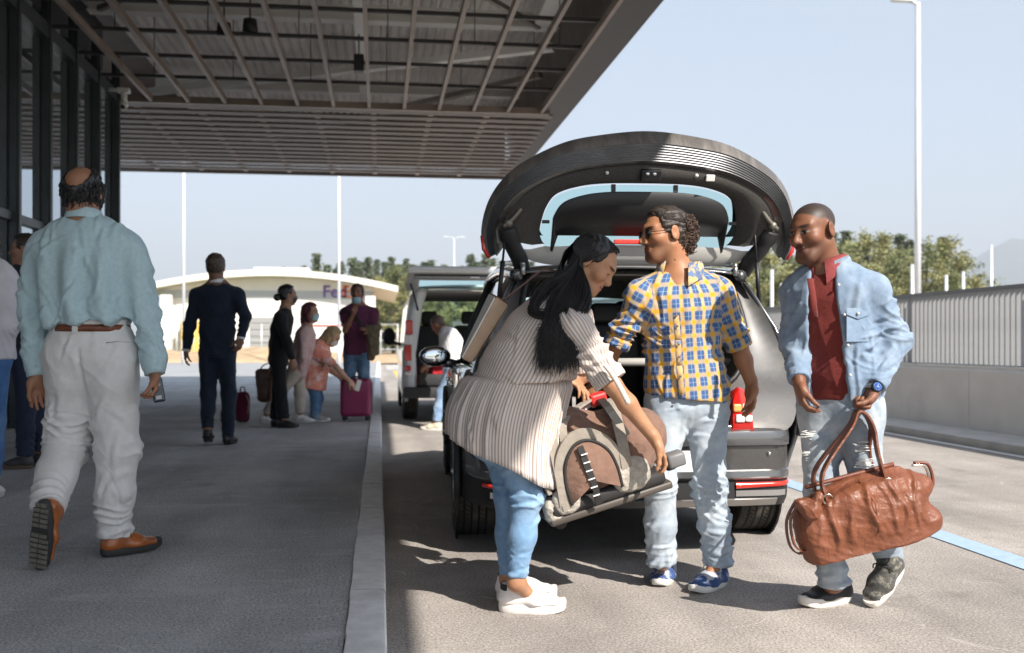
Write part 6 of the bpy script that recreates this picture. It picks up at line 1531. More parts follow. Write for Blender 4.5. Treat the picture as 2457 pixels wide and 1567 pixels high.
# door mirror (left)
for sx in (-1, 1):
    mm = C(sx * 1.005, 2.95, 1.0); g = MB(); g.ball(mm, (.125, .07, .082)); g.tube([mm + Vector((-sx * .08, 0, -.05)), C(sx * .83, 3.0, .94)], [.04, .03], 8); hm = g.build("door_mirror", m_paint_cl, car, CO)
    g = MB(); g.ball(mm + Vector((0, -.045, 0)), (.108, .034, .068)); g.build("mirror_rim", m_black, hm, CO)
    g = MB(); g.ball(mm + Vector((0, -.072, 0)), (.098, .010, .060)); g.build("mirror_glass", M("mirror_silver", (.75, .78, .80), .02, metal=1) if sx < 0 else bpy.data.materials["mirror_silver"], hm, CO)

# ---- the raised tailgate
tg = bpy.data.objects.new("tailgate", None); link(tg, car); tg.location = (0, -2.3 + .44, 1.52)
TO = C(0, .44, 1.52)
DL = 5.05
def arcp(pts, n=8):
    """mirror a right-half list of (x,y,z) car coords into a smooth full ring left->right"""
    full = [C(-x, y, z) for x, y, z in reversed(pts)] + [C(x, y, z) for x, y, z in pts[1:]]
    return catmull(full, n)
lip_o = [(0, .07, 2.175), (.25, .08, 2.150), (.42, .095, 2.110), (.60, .13, 2.02), (.70, .17, 1.935), (.765, .22, 1.83), (.795, .25, 1.70), (.785, .27, 1.59), (.755, .275, 1.545)]
lip_m = [(0, .02, 2.105), (.25, .03, 2.082), (.42, .045, 2.045), (.59, .085, 1.965), (.685, .125, 1.885), (.745, .18, 1.79), (.772, .22, 1.69), (.765, .25, 1.60), (.745, .265, 1.55)]
lip_i = [(0, .05, 2.020), (.25, .06, 2.000), (.42, .075, 1.965), (.575, .11, 1.895), (.660, .15, 1.825), (.715, .20, 1.745), (.738, .235, 1.675), (.735, .26, 1.61), (.725, .27, 1.56)]
pan0 = [(0, .08, 2.005), (.25, .09, 1.985), (.41, .105, 1.950), (.555, .135, 1.885), (.63, .17, 1.82), (.675, .215, 1.755), (.69, .245, 1.70), (.68, .27, 1.66), (.66, .28, 1.64)]
win0 = [(0, .16, 1.915), (.20, .165, 1.912), (.33, .175, 1.895), (.43, .20, 1.86), (.475, .235, 1.80), (.495, .28, 1.73), (.50, .32, 1.675), (.485, .35, 1.635), (.47, .36, 1.62)]
win1 = [(0, .36, 1.625), (.12, .36, 1.625), (.22, .36, 1.622), (.30, .36, 1.620), (.36, .36, 1.618), (.40, .36, 1.616), (.43, .36, 1.615), (.45, .36, 1.615), (.468, .36, 1.618)]
hin = [(0, .43, 1.525), (.15, .43, 1.524), (.28, .425, 1.522), (.38, .42, 1.52), (.46, .41, 1.525), (.53, .395, 1.54), (.58, .38, 1.56), (.61, .36, 1.58), (.625, .345, 1.60)]
g = MB(); g.loft([arcp([(x, y + .03, z - .002) for x, y, z in lip_o]), arcp(lip_o), arcp(lip_m)], closed=False); autosmooth(g.build("lower_edge", M("dusty_dark_paint", (.115, .105, .098), .5, metal=.2, coat=.1, dirt=(.27, .24, .215), dscale=7, dthr=(.42, .75), stretch=(2.5, 1, .35)), tg, TO), 60)
g = MB(); nrib = 7
ra, rb = arcp(lip_m), arcp(lip_i); rings = []
for i in range(nrib * 2 + 1):
    f = i / (nrib * 2); e = .006 if i % 2 else 0
    rings.append([lerp(a, b, f) + Vector((0, e, .003 if i % 2 else 0)) for a, b in zip(ra, rb)])
g.loft(rings, closed=False, smooth=False); g.build("ribbed_strip", M("ribbed_silver", (.26, .265, .275), .32, metal=.75, var=.15, vscale=8), tg, TO)
g = MB(); g.loft([arcp(lip_i), arcp([(x * .99, y + .012, z - .006) for x, y, z in lip_i]), arcp(pan0)], closed=False); autosmooth(g.build("inner_frame", m_paint, tg, TO), 50)
mid_ = [tuple(lerp(Vector(a), Vector(b), .62) + Vector((0, -.030, -.012))) for a, b in zip(pan0, win0)]
g = MB(); g.loft([arcp(pan0), arcp([tuple(lerp(Vector(a), Vector(b), .12) + Vector((0, -.012, -.006))) for a, b in zip(pan0, win0)]), arcp(mid_), arcp([tuple(Vector(q) + Vector((0, .006, .01))) for q in win0])], closed=False); g.build("trim_panel", m_carpet, tg, TO)
# window: ring of green glass, dark screen inside it, pale upper trim
wa, wb_ = arcp(win0), arcp(win1)
def wr_(f, e=0): return [lerp(a, b, f) + Vector((0, -e, -e)) for a, b in zip(wa, wb_)]
g = MB(); g.loft([wr_(0), wr_(.33), wr_(.66), wr_(1.0)], closed=False); g.build("rear_window", m_teal, tg, TO)
scr = []
cen = sum(wa, Vector()) / len(wa)
nS = len(wa)
inner = [lerp(a, Vector((XC, a.y, 1.78)), .115 if abs(i - nS / 2) < nS * .36 else .10) for i, a in enumerate(wa)]
low = [lerp(a, b, .74) for a, b in zip(wa, wb_)]
top_in = []
for i, (a, b) in enumerate(zip(wa, low)):
    x = a.x - XC; s_ = max(-.445, min(.445, x * .925)); top_in.append(Vector((XC + s_, a.y - .012, a.z - .035)))
bot_in = [Vector((XC + max(-.445, min(.445, (a.x - XC) * .94)), .315 + YR, 1.672)) for a in top_in]
g = MB(); g.loft([top_in, [lerp(a, b, .5) for a, b in zip(top_in, bot_in)], bot_in], closed=False); o = g.build("sun_blind", m_black, tg, TO); md = o.modifiers.new("s", 'SOLIDIFY'); md.thickness = .006
for x, z, y in ((-.155, 1.898, .158), (.155, 1.898, .158), (-.475, 1.735, .27), (.475, 1.735, .27)):
    g = MB(); g.box(C(x, y, z), (.010 if abs(x) < .3 else .018, .01, .018 if abs(x) < .3 else .008)); g.build("blind_clip", m_black, tg, TO)
hi_ = arcp(hin)
g = MB(); g.loft([wr_(1.0), [lerp(a, b, .5) + Vector((0, -.01, -.012)) for a, b in zip(wb_, hi_)], hi_], closed=False); g.build("upper_trim", m_headl, tg, TO)
g = MB(); g.box(C(0.0, .335, 1.640), (.12, .016, .012), bev=.005); g.build("brake_lamp", m_redbr, tg, TO)
# outer skin over everything (seen from the far side and edges)
so_ = [[q + Vector((0, .03, .0)) for q in arcp(lip_o)], [q + Vector((0, .07, .05)) for q in arcp([(x * 1.0, y + .03, z + .0) for x, y, z in pan0])], [q + Vector((0, .06, .06)) for q in wa], [q + Vector((0, .06, .06)) for q in hi_]]
g = MB(); g.loft(so_[:3], closed=False); g.build("outer_skin", m_paint_cl, tg, TO)
g = MB(); g.loft([hi_, [q + Vector((0, .05, .02)) for q in hi_]], closed=False); g.build("hinge_flange", m_seal, tg, TO)
for sx in (-1, 1):
    # side arms from the wings down to the hinge
    g = MB(); arm = [C(sx * .705, .27, 1.62), C(sx * .66, .28, 1.66), C(sx * .62, .33, 1.58), C(sx * .60, .40, 1.50)]; g.tube(catmull([C(sx * .668, .262, 1.70), C(sx * .640, .30, 1.62), C(sx * .60, .36, 1.55), C(sx * .575, .42, 1.49)], 5), [.05] * 4 + [.042] * 12, 10); g.build("side_arm", m_trim, tg, TO)
    # wing underside and lamp on the wing
    g = MB(); a = [C(sx * x, y, z) for x, y, z in lip_i[5:]]; b = [C(sx * x, y + .02, z) for x, y, z in pan0[5:]]; g.loft([a, b], closed=False); g.build("wing", m_trim, tg, TO)
    g = MB(); g.tube([C(sx * .792, .262, 1.66), C(sx * .782, .268, 1.59), C(sx * .757, .272, 1.545)], [.010, .012, .008], 8); g.build("wing_lamp", m_red, tg, TO)
    g = MB(); g.ball(C(sx * .665, .215, 1.72), .022); g.tube(catmull([C(sx * .60, .19, 1.80), C(sx * .64, .20, 1.745), C(sx * .69, .215, 1.70)], 4), .012, 6); g.build("hinge_hardware", M("greasy_metal", (.22, .20, .17), .5, metal=.7) if sx < 0 else bpy.data.materials["greasy_metal"], tg, TO)
g = MB(); g.box(C(.015, .085, 1.955), (.050, .018, .030), Matrix.Rotation(.5, 3, 'X'), .006); lt = g.build("latch", m_black, tg, TO)
g = MB()
for x in (-.004, .030): g.ball(C(x, .066, 1.960), (.011, .006, .011))
g.build("latch_bolt", m_chrome, lt, TO)
for x in (-.20, .24): g = MB(); g.ball(C(x, .078, 1.955 if x > 0 else 1.962), .009); g.build("trim_button", m_whitep, tg, TO)
g = MB(); g.box(C(.31, .088, 1.945), (.022, .008, .017), Matrix.Rotation(.4, 3, 'X'), .004); g.build("boot_lamp", m_clear, tg, TO)
tg.scale = (1.05, 1, 1); tg.location.x += .045
car.rotation_euler = (0, 0, -.045); car.location.x += .09
print("car", round(time.time() - T0, 1))
# ================================================================== BAGS
def strap(g, pts, w, side, th=.004, n=5, sub=5):
    """flat webbing along pts; side: width direction"""
    q = catmull(pts, sub); rings = []
    for i, p_ in enumerate(q):
        t = (q[min(i + 1, len(q) - 1)] - q[max(i - 1, 0)]).normalized(); s = Vector(side); s = (s - t * s.dot(t)).normalized(); n_ = t.cross(s)
        rings.append([p_ + s * w + n_ * th, p_ - s * w + n_ * th, p_ - s * w - n_ * th, p_ + s * w - n_ * th])
    g.loft(rings, closed=True, caps=True, smooth=False)
m_dbrown = cloth("brown_nylon", (.200, .118, .088), var=.12, vscale=30, bump=.4, bscale=450, fold=.25, fscale=18)
m_dgrey = cloth("taupe_nylon", (.30, .265, .225), var=.12, vscale=30, bump=.4, bscale=450)
m_dblack = M("black_webbing", (.020, .019, .019), .7, bump=.5, bscale=500)
m_silver = M("silver_nylon", (.40, .365, .315), .5, var=.25, vscale=40, bump=.5, bscale=60)
def duffel():
    a = P(1302, 1222, 4.00); b = P(1588, 1128, 4.12)
    ex = (b - a).normalized(); ez = (UP - ex * UP.dot(ex)).normalized(); ez = (ez - FW * .10).normalized(); ey = ez.cross(ex).normalized(); ez = ex.cross(ey)
    L = (b - a).length; R = Matrix((ex, ey, ez)).transposed(); Rn = np.array(R)
    Q = lambda x, y, z: a + ex * (x * L) + ey * y + ez * z          # y away from the camera
    t = thing("duffel_bag", a, "brown and taupe wheeled duffel bag lifted between woman and plaid man", "bag"); B = a
    W = .30
    pr = [bx(Q(.46, W * .5, .155), (L * .44, W * .5, .135), Rn, .09, .03), ell(Q(.34, W * .5, .235), (L * .30, W * .44, .155), Rn, .08), ell(Q(.80, W * .5, .18), (L * .30, W * .46, .13), Rn, .07)]
    def cr(Q_):
        return .006 * np.sin((Q_ @ A3(ex)) * 42 + 2 * np.sin((Q_ @ A3(ez)) * 14)) 
    bd = sdf_obj("body", pr, .006, m_dbrown, t, B, disp=fsum(cr, folds(3, 22, .007, 5)), amp=.02)
    # front pocket: arched panel with taupe border and black piping
    arc = [(.14, .04), (.13, .14), (.17, .225), (.27, .285), (.40, .285), (.52, .225), (.565, .14), (.57, .05)]
    pts = catmull([Q(x, -.018, z) for x, z in arc], 5)
    g = MB(); c = Q(.35, -.03, .12)
    g.loft([[p_ + ey * .03 for p_ in pts], pts, [lerp(p_, c, .12) - ey * .016 for p_ in pts], [lerp(p_, c, .6) - ey * .030 for p_ in pts], [lerp(p_, c, .98) - ey * .032 for p_ in pts]], closed=False); fp = g.build("front_pocket", m_dbrown, t, B)
    g = MB(); strap(g, [lerp(p_, c, -.10) - ey * .004 for p_ in pts[::3]] + [lerp(pts[-1], c, -.10) - ey * .004], .022, ez, .006); g.build("pocket_border", m_dgrey, t, B)
    g = MB(); g.tube([lerp(p_, c, .05) - ey * .012 for p_ in pts], .007, 6); g.build("zip_piping", m_dblack, t, B)
    g = MB(); strap(g, [Q(.30, -.05, .27), Q(.315, -.062, .18), Q(.335, -.062, .10), Q(.345, -.045, .02)], .013, ex, .004); dz = g.build("daisy_webbing", m_dblack, t, B)
    g = MB()
    for z in (.24, .205, .17, .135, .10, .065): g.box(Q(.315 + (.2 - z) * .10, -.068, z), (.014, .003, .002), R)
    g.build("bar_tack", m_whitep, dz, B)
    # base: black side band, board, corner guards, wheels
    g = MB(); g.box(Q(.46, W * .47, .030), (L * .47, W * .52, .030), R, .02); autosmooth(g.build("base_band", m_dblack, t, B), 50)
    g = MB(); g.box(Q(.47, W * .47, -.014), (L * .50, W * .50, .016), R, .010); autosmooth(g.build("base_board", M("dark_board", (.075, .062, .052), .5), t, B), 50)
    for y in (.03, W - .06):
        sdf_obj("corner_guard", [bx(Q(.02, y, .03), (.035, .04, .05), Rn, .025)], .005, m_silver, t, B, disp=folds(16, 60, .003, 6))
        wl_ = Q(.05, y, -.022); g = MB(); g.cyl(wl_ - ey * .022, wl_ + ey * .022, .030, 18); g.build("wheel", m_black, t, B)
    sdf_obj("end_pocket", [ell(Q(.66, .0, .085), (.085, .032, .075), Rn, p=2.6)], .005, m_silver, t, B, disp=folds(14, 40, .003, 6), amp=.01)
    sdf_obj("end_pocket", [ell(Q(.13, .0, .06), (.060, .026, .058), Rn, p=2.6)], .005, m_silver, t, B, disp=folds(15, 40, .003, 6), amp=.01)
    # taupe compression straps over the body
    for x0, x1 in ((.10, .20), (.62, .74)):
        g = MB(); strap(g, [Q(x0, -.02, .05), Q(x0 + .02, -.02, .2), Q(lerp(x0, x1, .5), .05, .335), Q(x1, .16, .365), Q(x1, .30, .26)], .022, ex, .006); g.build("compression_strap", m_dgrey, t, B)
    g = MB(); strap(g, [Q(.02, .02, .10), Q(.0, .05, .22), Q(.05, .14, .30)], .03, ey, .008); g.build("side_band", m_dgrey, t, B)
    # carry handles rising to the far hand
    hd = P(1400, 938, 4.26)
    for x, e in ((.22, -.02), (.70, .02)):
        g = MB(); strap(g, [Q(x, .0, .24), Q(x + .06 * (1 if x < .5 else -1), .06, .36), hd + RT * e], .017, ex, .005); g.build("carry_handle", m_dgrey if x < .5 else m_dblack, t, B)
    g = MB(); g.box(hd + Vector((0, 0, .0)) + RT * .01, (.036, .026, .026), R, .01); g.build("handle_wrap", M("red_wrap", (.70, .04, .035), .4), t, B)
    g = MB(); strap(g, [hd, hd - RT * .05 - UP * .045, hd - RT * .095 - UP * .05], .010, UP, .001); g.build("paper_tag", M("luggage_tag", (.80, .72, .74), .5), t, B)
    # end grab handle under the woman's hand
    g = MB(); g.box(Q(1.02, W * .35, .055), (.022, .07, .028), R, .012); autosmooth(g.build("grab_handle", m_dblack, t, B), 50)
    g = MB(); g.box(Q(1.05, W * .1, .075), (.040, .035, .030), R, .012); autosmooth(g.build("telescopic_grip", M("grey_grip", (.16, .16, .165), .5), t, B), 50)
    return t
duffel()
def leather_bag():
    ml = M("tan_leather_bag", (.185, .063, .031), .46, var=.16, vscale=9, bump=.25, bscale=160, spec=.4, coat=.04, dirt=(.120, .040, .021), dscale=5, dthr=(.50, .75), bump2=(22, .25))
    md = M("dark_leather", (.16, .050, .028), .45, var=.2, vscale=20, bump=.2, bscale=200); mr = M("brass_ring", (.55, .50, .42), .25, metal=1)
    d = 3.95; a = P(1905, 1325, d); b = P(2200, 1245, d + .04); ex = (b - a).normalized(); ez = (UP - ex * UP.dot(ex)).normalized(); ey = ez.cross(ex); R = Matrix((ex, ey, ez)).transposed(); Rn = np.array(R)
    t = thing("leather_holdall", (a + b) / 2, "tan leather holdall hanging from the denim man's hand", "bag"); B = (a + b) / 2; L = (b - a).length
    Q = lambda x, y, z: (a + b) / 2 + ex * x + ey * y + ez * z
    H = .285
    pr = [econe(Q(0, 0, .025), Q(-.015, 0, H * .60), (L * .50, .105), (L * .42, .105), ex, .02, p=3.6), econe(Q(-.015, 0, H * .5), Q(-.025, 0, H - .02), (L * .44, .105), (L * .37, .028), ex, .03, p=3.0), ell(Q(L * .42, 0, .185), (.075, .065, .055), Rn, .04), ell(Q(-L * .46, 0, .13), (.045, .075, .10), Rn, .04), ell(Q(L * .46, -.01, .055), (.05, .07, .05), Rn, .04), half(Q(0, 0, -.004), -ez, .012)]
    r_ = np.random.RandomState(12); pc = [(r_.uniform(-.24, .22), r_.uniform(-.5, .5), r_.uniform(.006, .013), r_.uniform(.007, .016), r_.uniform(.02, .16), r_.uniform(.6, 1)) for _ in range(17)]
    def pleat(Qp):
        q = (Qp - A3(Q(0, 0, 0))); x = q @ A3(ex); z = q @ A3(ez); o = np.zeros(len(Qp))
        for c, sl, am, wd_, z0_, sg in pc:
            xx = x - c - (z - .14) * sl * (.5 if c < 0 else -.5) - .012 * np.sin(z * 26 + c * 40); o += am * np.exp(-(xx / wd_) ** 2) * np.clip((z - z0_ * .4) / .08, 0, 1) * np.clip((H - z) / .06, .2, 1) * sg
        return o - .006 + .006 * np.sin(x * 17 + z * 9)
    bd = sdf_obj("body", pr, .005, ml, t, B, disp=fsum(pleat, folds(5, 40, .0025, 5)), amp=.02)
    g = MB(); g.tube([Q(x, 0, H + .012) for x in np.linspace(-L * .40, L * .30, 8)], .009, 6); g.tube([Q(-L * .02, -.118, .08), Q(-L * .0, -.125, .2), Q(-L * .03, -.05, H)], .0025, 5); g.build("seam_piping", md, bd, B)
    hand = P(2022, 968, d + .01)
    for (x, y, hx) in ((-L * .27, -.055, -.018), (-L * .27, .055, -.018), (L * .14, -.055, .018), (L * .14, .055, .018)):
        pass
    for y in (-.05, .05):
        g = MB(); strap(g, [Q(-L * .30, y, H * .80), Q(-L * .27, y * .8, H + .06), hand - RT * .040 + FW * y * .3 - UP * .06, hand - RT * .012 + FW * y * .2, hand + RT * .022 + FW * y * .2 - UP * .012, hand + RT * .05 + FW * y * .3 - UP * .07, Q(L * .17, y * .8, H + .08), Q(L * .17, y, H * .84)], .019, FW, .004, sub=6); g.build("handle", ml if y < 0 else md, t, B)
        for x in (-L * .30, L * .17):
            c = Q(x, y * 1.3, H * .86); g = MB(); g.tube([c + R @ Vector((math.cos(q) * .020, -.006, math.sin(q) * .020)) for q in np.linspace(0, 6.28, 16)], .0032, 6); g.build("ring", mr, t, B)
    # side strap loops and tassel knot on the left, ring on the right end
    for k, (yy, zz) in enumerate(((-.03, .0), (.03, -.02))):
        g = MB(); strap(g, [Q(-L * .47, yy, .25), Q(-L * .58, yy, .20 + zz), Q(-L * .60, yy, .10 + zz), Q(-L * .53, yy, .06 + zz), Q(-L * .45, yy - .03, .11)], .010, ey, .003); g.build("side_strap", md if k else ml, t, B)
    kn = [cone(Q(-L * .45, -.09, .23), Q(-L * .52, -.085, .26), .03, .022), cone(Q(-L * .45, -.09, .23), Q(-L * .38, -.10, .27), .026, .02), ell(Q(-L * .46, -.10, .22), (.035, .03, .032), Rn)]
    sdf_obj("knotted_strap", kn, .004, ml, t, B, disp=folds(9, 70, .004, 5), amp=.01)
    c = Q(L * .55, 0, .22); g = MB(); g.tube(catmull([c + ez * .06 - ex * .05, c + ez * .045, c + ex * .012, c - ez * .05, c - ez * .06 - ex * .05], 5), .007, 6); g.build("end_loop", md, t, B)
    g = MB(); g.tube(catmull([c + ez * .052 - ex * .06, c + ez * .035 - ex * .01, c - ez * .04 - ex * .01, c - ez * .052 - ex * .06], 5), .0045, 6); g.build("end_ring", mr, t, B)
leather_bag()
def tote():
    d = 4.10; mb = M("beige_leather", (.46, .34, .245), .5, var=.08, vscale=20, bump=.1, bscale=150); mw = M("cream_canvas", (.62, .60, .56), .6, var=.05, vscale=20); me_ = M("brown_edge", (.13, .055, .035), .5)
    tl, tr = P(1152, 692, d), P(1192, 716, d); bl, br = P(1084, 836, d), P(1108, 850, d)
    t = thing("shoulder_bag", (bl + br) / 2, "cream and beige tote bag slung behind the bending woman's back", "bag"); B = (bl + br) / 2
    dp = FW * .30; n = -FW * .10
    def panel(q, nm, mt, th=.005):
        g = MB(); g.add(q, [(0, 1, 2, 3)]); o = g.build(nm, mt, t, B, fix=False); m_ = o.modifiers.new("s", 'SOLIDIFY'); m_.thickness = th; return o
    mt_, mbm = lerp(tl, tr, .38) + n, lerp(bl, br, .30) + n * .8
    panel([tl, mt_, mbm, bl], "side_panel", mw); panel([mt_, tr + n * .4, br + n * .4, mbm], "front_panel", mb)
    panel([tl + dp, tr + dp, br + dp, bl + dp], "back_panel", mb); panel([tr + n * .4, tr + dp, br + dp, br + n * .4], "inner_panel", mb); panel([tl, tl + dp, bl + dp, bl], "outer_panel", mw); panel([bl, mbm, br + n * .4, br + dp, bl + dp][:4], "base_panel", mb)
    g = MB(); g.tube([tl, mt_, tr + n * .4, tr + dp, tl + dp, tl], .006, 6); g.build("rim_binding", me_, t, B)
    for e in (.0, .12):
        g = MB(); strap(g, [lerp(tl, tr, .7) + FW * e, P(1232, 668, d + e * .6), P(1278, 634, d + .02 + e * .5), P(1310, 640, d - .02 + e)], .010, FW, .003); g.build("shoulder_strap", me_, t, B)
tote()
def trolley(loc, w, dpt, h, mat, label, rz=0.0, handle=.0, tagged=False, tilt=0.0):
    t = thing("suitcase", loc, label, "suitcase", None, rz); t.rotation_euler = (tilt, 0, rz)
    bd = sdf_obj("shell", [bx((0, 0, h / 2 + .05), (w / 2, dpt / 2, h / 2), None, .045)], .012, mat, t, (0, 0, 0), disp=lambda Q: .006 * np.sign(np.sin(Q[:, 0] * 70)) * (np.abs(Q[:, 0]) < w * .4) * 0 - .004 * (np.abs(Q[:, 2] - .05 - h * .5) < .0))
    g = MB(); g.tube([(-w / 2 + .02, 0, .08), (-w / 2 - .002, 0, .1), (-w / 2 - .002, 0, h + .0), (-w / 2 + .05, 0, h + .052), (w / 2 - .05, 0, h + .052), (w / 2 + .002, 0, h), (w / 2 + .002, 0, .1), (w / 2 - .02, 0, .05)], .006, 6); g.build("zip", m_dblack, bd)
    for x in (-1, 1):
        for y in (-1, 1): g = MB(); g.cyl((x * (w / 2 - .05) - .02, y * (dpt / 2 - .05), .028), (x * (w / 2 - .05) + .02, y * (dpt / 2 - .05), .028), .028, 14); g.box((x * (w / 2 - .05), y * (dpt / 2 - .05), .055), (.028, .022, .012)); g.build("wheel", m_black, t)
    g = MB(); g.tube([(-.06, 0, h + .05), (-.05, 0, h + .075), (.05, 0, h + .075), (.06, 0, h + .05)], .010, 8); g.build("top_handle", m_black, t)
    if handle:
        g = MB()
        for x in (-.09, .09): g.cyl((x, dpt / 2 - .03, h), (x, dpt / 2 - .03, h + handle), .008, 8)
        g.cyl((-.11, dpt / 2 - .03, h + handle), (.11, dpt / 2 - .03, h + handle), .013, 8); g.build("pull_handle", m_galv, t)
    if tagged: g = MB(); g.box((w * .1, -dpt / 2 - .006, h - .03), (.028, .002, .07), Matrix.Rotation(.25, 3, 'Y')); g.build("luggage_label", m_whitep, t)
    return t
m_mag = M("magenta_shell", (.210, .008, .075), .38, coat=.3, var=.06, vscale=10, bump=.1, bscale=60)
p_ = Gd(834, 992, SZ); p_.z = SZ + .01; trolley(p_ + FW * .15, .385, .27, .475, m_mag, "magenta hard shell suitcase standing on the pavement by the kerb", -.1, .0, True)
def rucksack():
    c = Gd(568, 996, SZ); c.z = SZ + .006; t = thing("rucksack", c, "maroon rucksack standing on the pavement beside the navy suited man", "backpack"); mm = cloth("maroon_nylon", (.10, .008, .030), var=.15, vscale=20)
    sdf_obj("body", [bx((0, .1, .19), (.085, .09, .19), None, .06), ell((0, .0, .13), (.075, .05, .11), k=.03)], .012, mm, t, (0, 0, 0), disp=folds(4, 25, .006, 5), amp=.01)
    g = MB(); g.tube(catmull([(-.03, .1, .37), (-.02, .1, .43), (.02, .1, .43), (.03, .1, .37)], 4), .008, 6); g.build("grab_loop", mm, t)
    g = MB(); strap(g, [Vector((.05, .02, .34)), Vector((.085, -.01, .25)), Vector((.075, .0, .12))], .012, (0, 1, 0), .004); g.build("shoulder_strap", M("tan_strap", (.35, .2, .13), .6), t)
rucksack()
print("bags", round(time.time() - T0, 1))
# ================================================================== VAN
def van():
    VX0, VW, VY, VH, VL = .30, 1.93, 13.75, 1.95, 4.9
    xc = VX0 + VW / 2; t = thing("white_van", (xc, VY + 2.4, 0), "silver white minivan with its tailgate up, parked ahead of the dark car", "van"); B = Vector((xc, VY + 2.4, 0))
    V = lambda x, y, z: Vector((xc + x, VY + y, z)); hw = VW / 2
    mw = M("silver_white_paint", (.62, .64, .65), .3, metal=.15, coat=.6, var=.04, vscale=3); mi = M("van_interior", (.05, .05, .052), .8)
    for sx in (-1, 1):
        for y in (.95, 4.0): wheel(t, B, V(sx * (hw - .14), y, .33), .33, .22, sx)
        g = MB(); st = [(0.0, .30), (.02, .34), (1.0, .30), (3.2, .30), (4.3, .32), (4.75, .45)]
        rings = []
        for y, s_ in st:
            nose = max(0, (y - 3.4) / 1.4); top = VH - .10 - .95 * min(1, nose * 1.1)
            rings.append([V(sx * (hw - .04 - .25 * nose ** 3), y, s_), V(sx * (hw - .25 * nose ** 3), y, s_ + .2), V(sx * (hw - .01 - .25 * nose ** 3), y, 1.0 if top > 1.0 else top - .1), V(sx * (hw - .05 - .25 * nose ** 2), y, min(1.05, top - .05)), V(sx * (hw - .11 - .25 * nose ** 2), y, max(1.06, top - .10)), V(sx * (hw - .20 - .25 * nose ** 2), y, max(1.07, top))])
        g.loft(rings, closed=False); o = g.build("side_panel", mw, t, B); m_ = o.modifiers.new("s", 'SOLIDIFY'); m_.thickness = .05; m_.offset = -1
        g = MB(); 
        for y0, y1 in ((.5, 1.9), (2.0, 3.2)):
            g.add([V(sx * (hw - .045), y0, 1.12), V(sx * (hw - .045), y1, 1.12), V(sx * (hw - .095), y1, 1.66), V(sx * (hw - .095), y0, 1.66)], [(0, 1, 2, 3)])
        g.build("side_window", m_cglass, t, B)
        # rear pillar and stacked lamps
        g = MB(); pp = [(hw - .03, .42), (hw - .01, .95), (hw - .05, 1.25), (hw - .10, 1.6), (hw - .19, VH - .06)]
        g.loft([[V(sx * x, 0, z) for x, z in pp], [V(sx * (x - .02), -.035, z) for x, z in pp], [V(sx * (x - .17), -.035, z) for x, z in pp], [V(sx * (x - .19), .1, z) for x, z in pp]], closed=False); g.build("rear_pillar", mw, t, B)
        for z0, z1, mt in ((1.22, 1.42, m_red), (1.08, 1.22, m_clear), (.86, 1.08, m_red), (.66, .72, m_clear), (.72, .80, m_red)):
            xx = hw - .085 if z0 < 1.2 else hw - .10
            g = MB(); g.box(V(sx * xx, -.05, (z0 + z1) / 2), (.05 if z0 > .8 else .04, .02, (z1 - z0) / 2 - .004), bev=.012); g.build("tail_lamp", mt, t, B)
        g = MB(); g.ball(V(sx * (hw + .14), 3.35, 1.22), (.11, .07, .15)); g.tube([V(sx * (hw + .08), 3.35, 1.12), V(sx * (hw - .05), 3.4, 1.08)], .03, 6); g.build("door_mirror", m_black, t, B)
        g = MB(); g.box(V(sx * (hw - .30), .03, .40), (.05, .015, .02)); g.build("reflector", m_redbr, t, B)
    g = MB(); g.loft([[V(x * (hw - .20), y, z + .04 * (1 - x * x)) for x in np.linspace(-1, 1, 9)] for y, z in ((0, VH - .06), (.5, VH - .02), (2.6, VH), (3.3, VH - .07))], closed=False); o = g.build("roof", mw, t, B); m_ = o.modifiers.new("s", 'SOLIDIFY'); m_.thickness = .05; m_.offset = -1
    g = MB(); g.box(V(0, 1.6, VH - .13), (hw - .22, 1.55, .015)); g.build("headlining", M("van_headlining", (.34, .33, .31), .9), t, B)
    g = MB(); g.loft([[V(x * .80, 3.32 - .08 * x * x, VH - .10) for x in np.linspace(-1, 1, 7)], [V(x * .86, 4.05 - .1 * x * x, 1.10) for x in np.linspace(-1, 1, 7)]], closed=False); g.build("windscreen", m_teal, t, B)
    g = MB(); g.loft([[V(x * .86, 4.05 - .1 * x * x, 1.09) for x in np.linspace(-1, 1, 7)], [V(x * .82, 4.7 - .2 * x * x, .92) for x in np.linspace(-1, 1, 7)], [V(x * .8, 4.86 - .25 * x * x, .5) for x in np.linspace(-1, 1, 7)]], closed=False); g.build("bonnet", mw, t, B)
    g = MB(); g.box(V(0, 2.0, .50), (hw - .08, 2.0, .03)); g.build("floor", mi, t, B)
    g = MB(); g.box(V(0, -.06, .43), (hw - .02, .09, .075), bev=.03); g.box(V(0, -.02, .60), (hw - .22, .05, .08), bev=.02); autosmooth(g.build("rear_bumper", M("grey_bumper", (.035, .036, .038), .6), t, B), 40)
    for y, xs_ in ((1.75, (-.50, .12, .58)), (3.0, (-.45, .45))):
        for x in xs_:
            g = MB(); g.box(V(x, y, .98), (.24, .07, .40), Matrix.Rotation(-.12, 3, 'X'), .05); autosmooth(g.build("seat_back", mi, t, B), 50)
            g = MB(); g.box(V(x, y + .05, 1.50), (.12, .05, .10), Matrix.Rotation(-.1, 3, 'X'), .04); autosmooth(g.build("head_rest", mi, t, B), 50)
    # raised tailgate
    tgv = bpy.data.objects.new("tailgate", None); link(tgv, t); O = V(0, 0, VH - .10); tgv.location = O - B
    A = lambda x, f, e=0: V(x, -.02 - 1.02 * f, VH - .12 + .20 * f + e)
    w0, w1 = hw - .20, hw - .06
    g = MB(); 
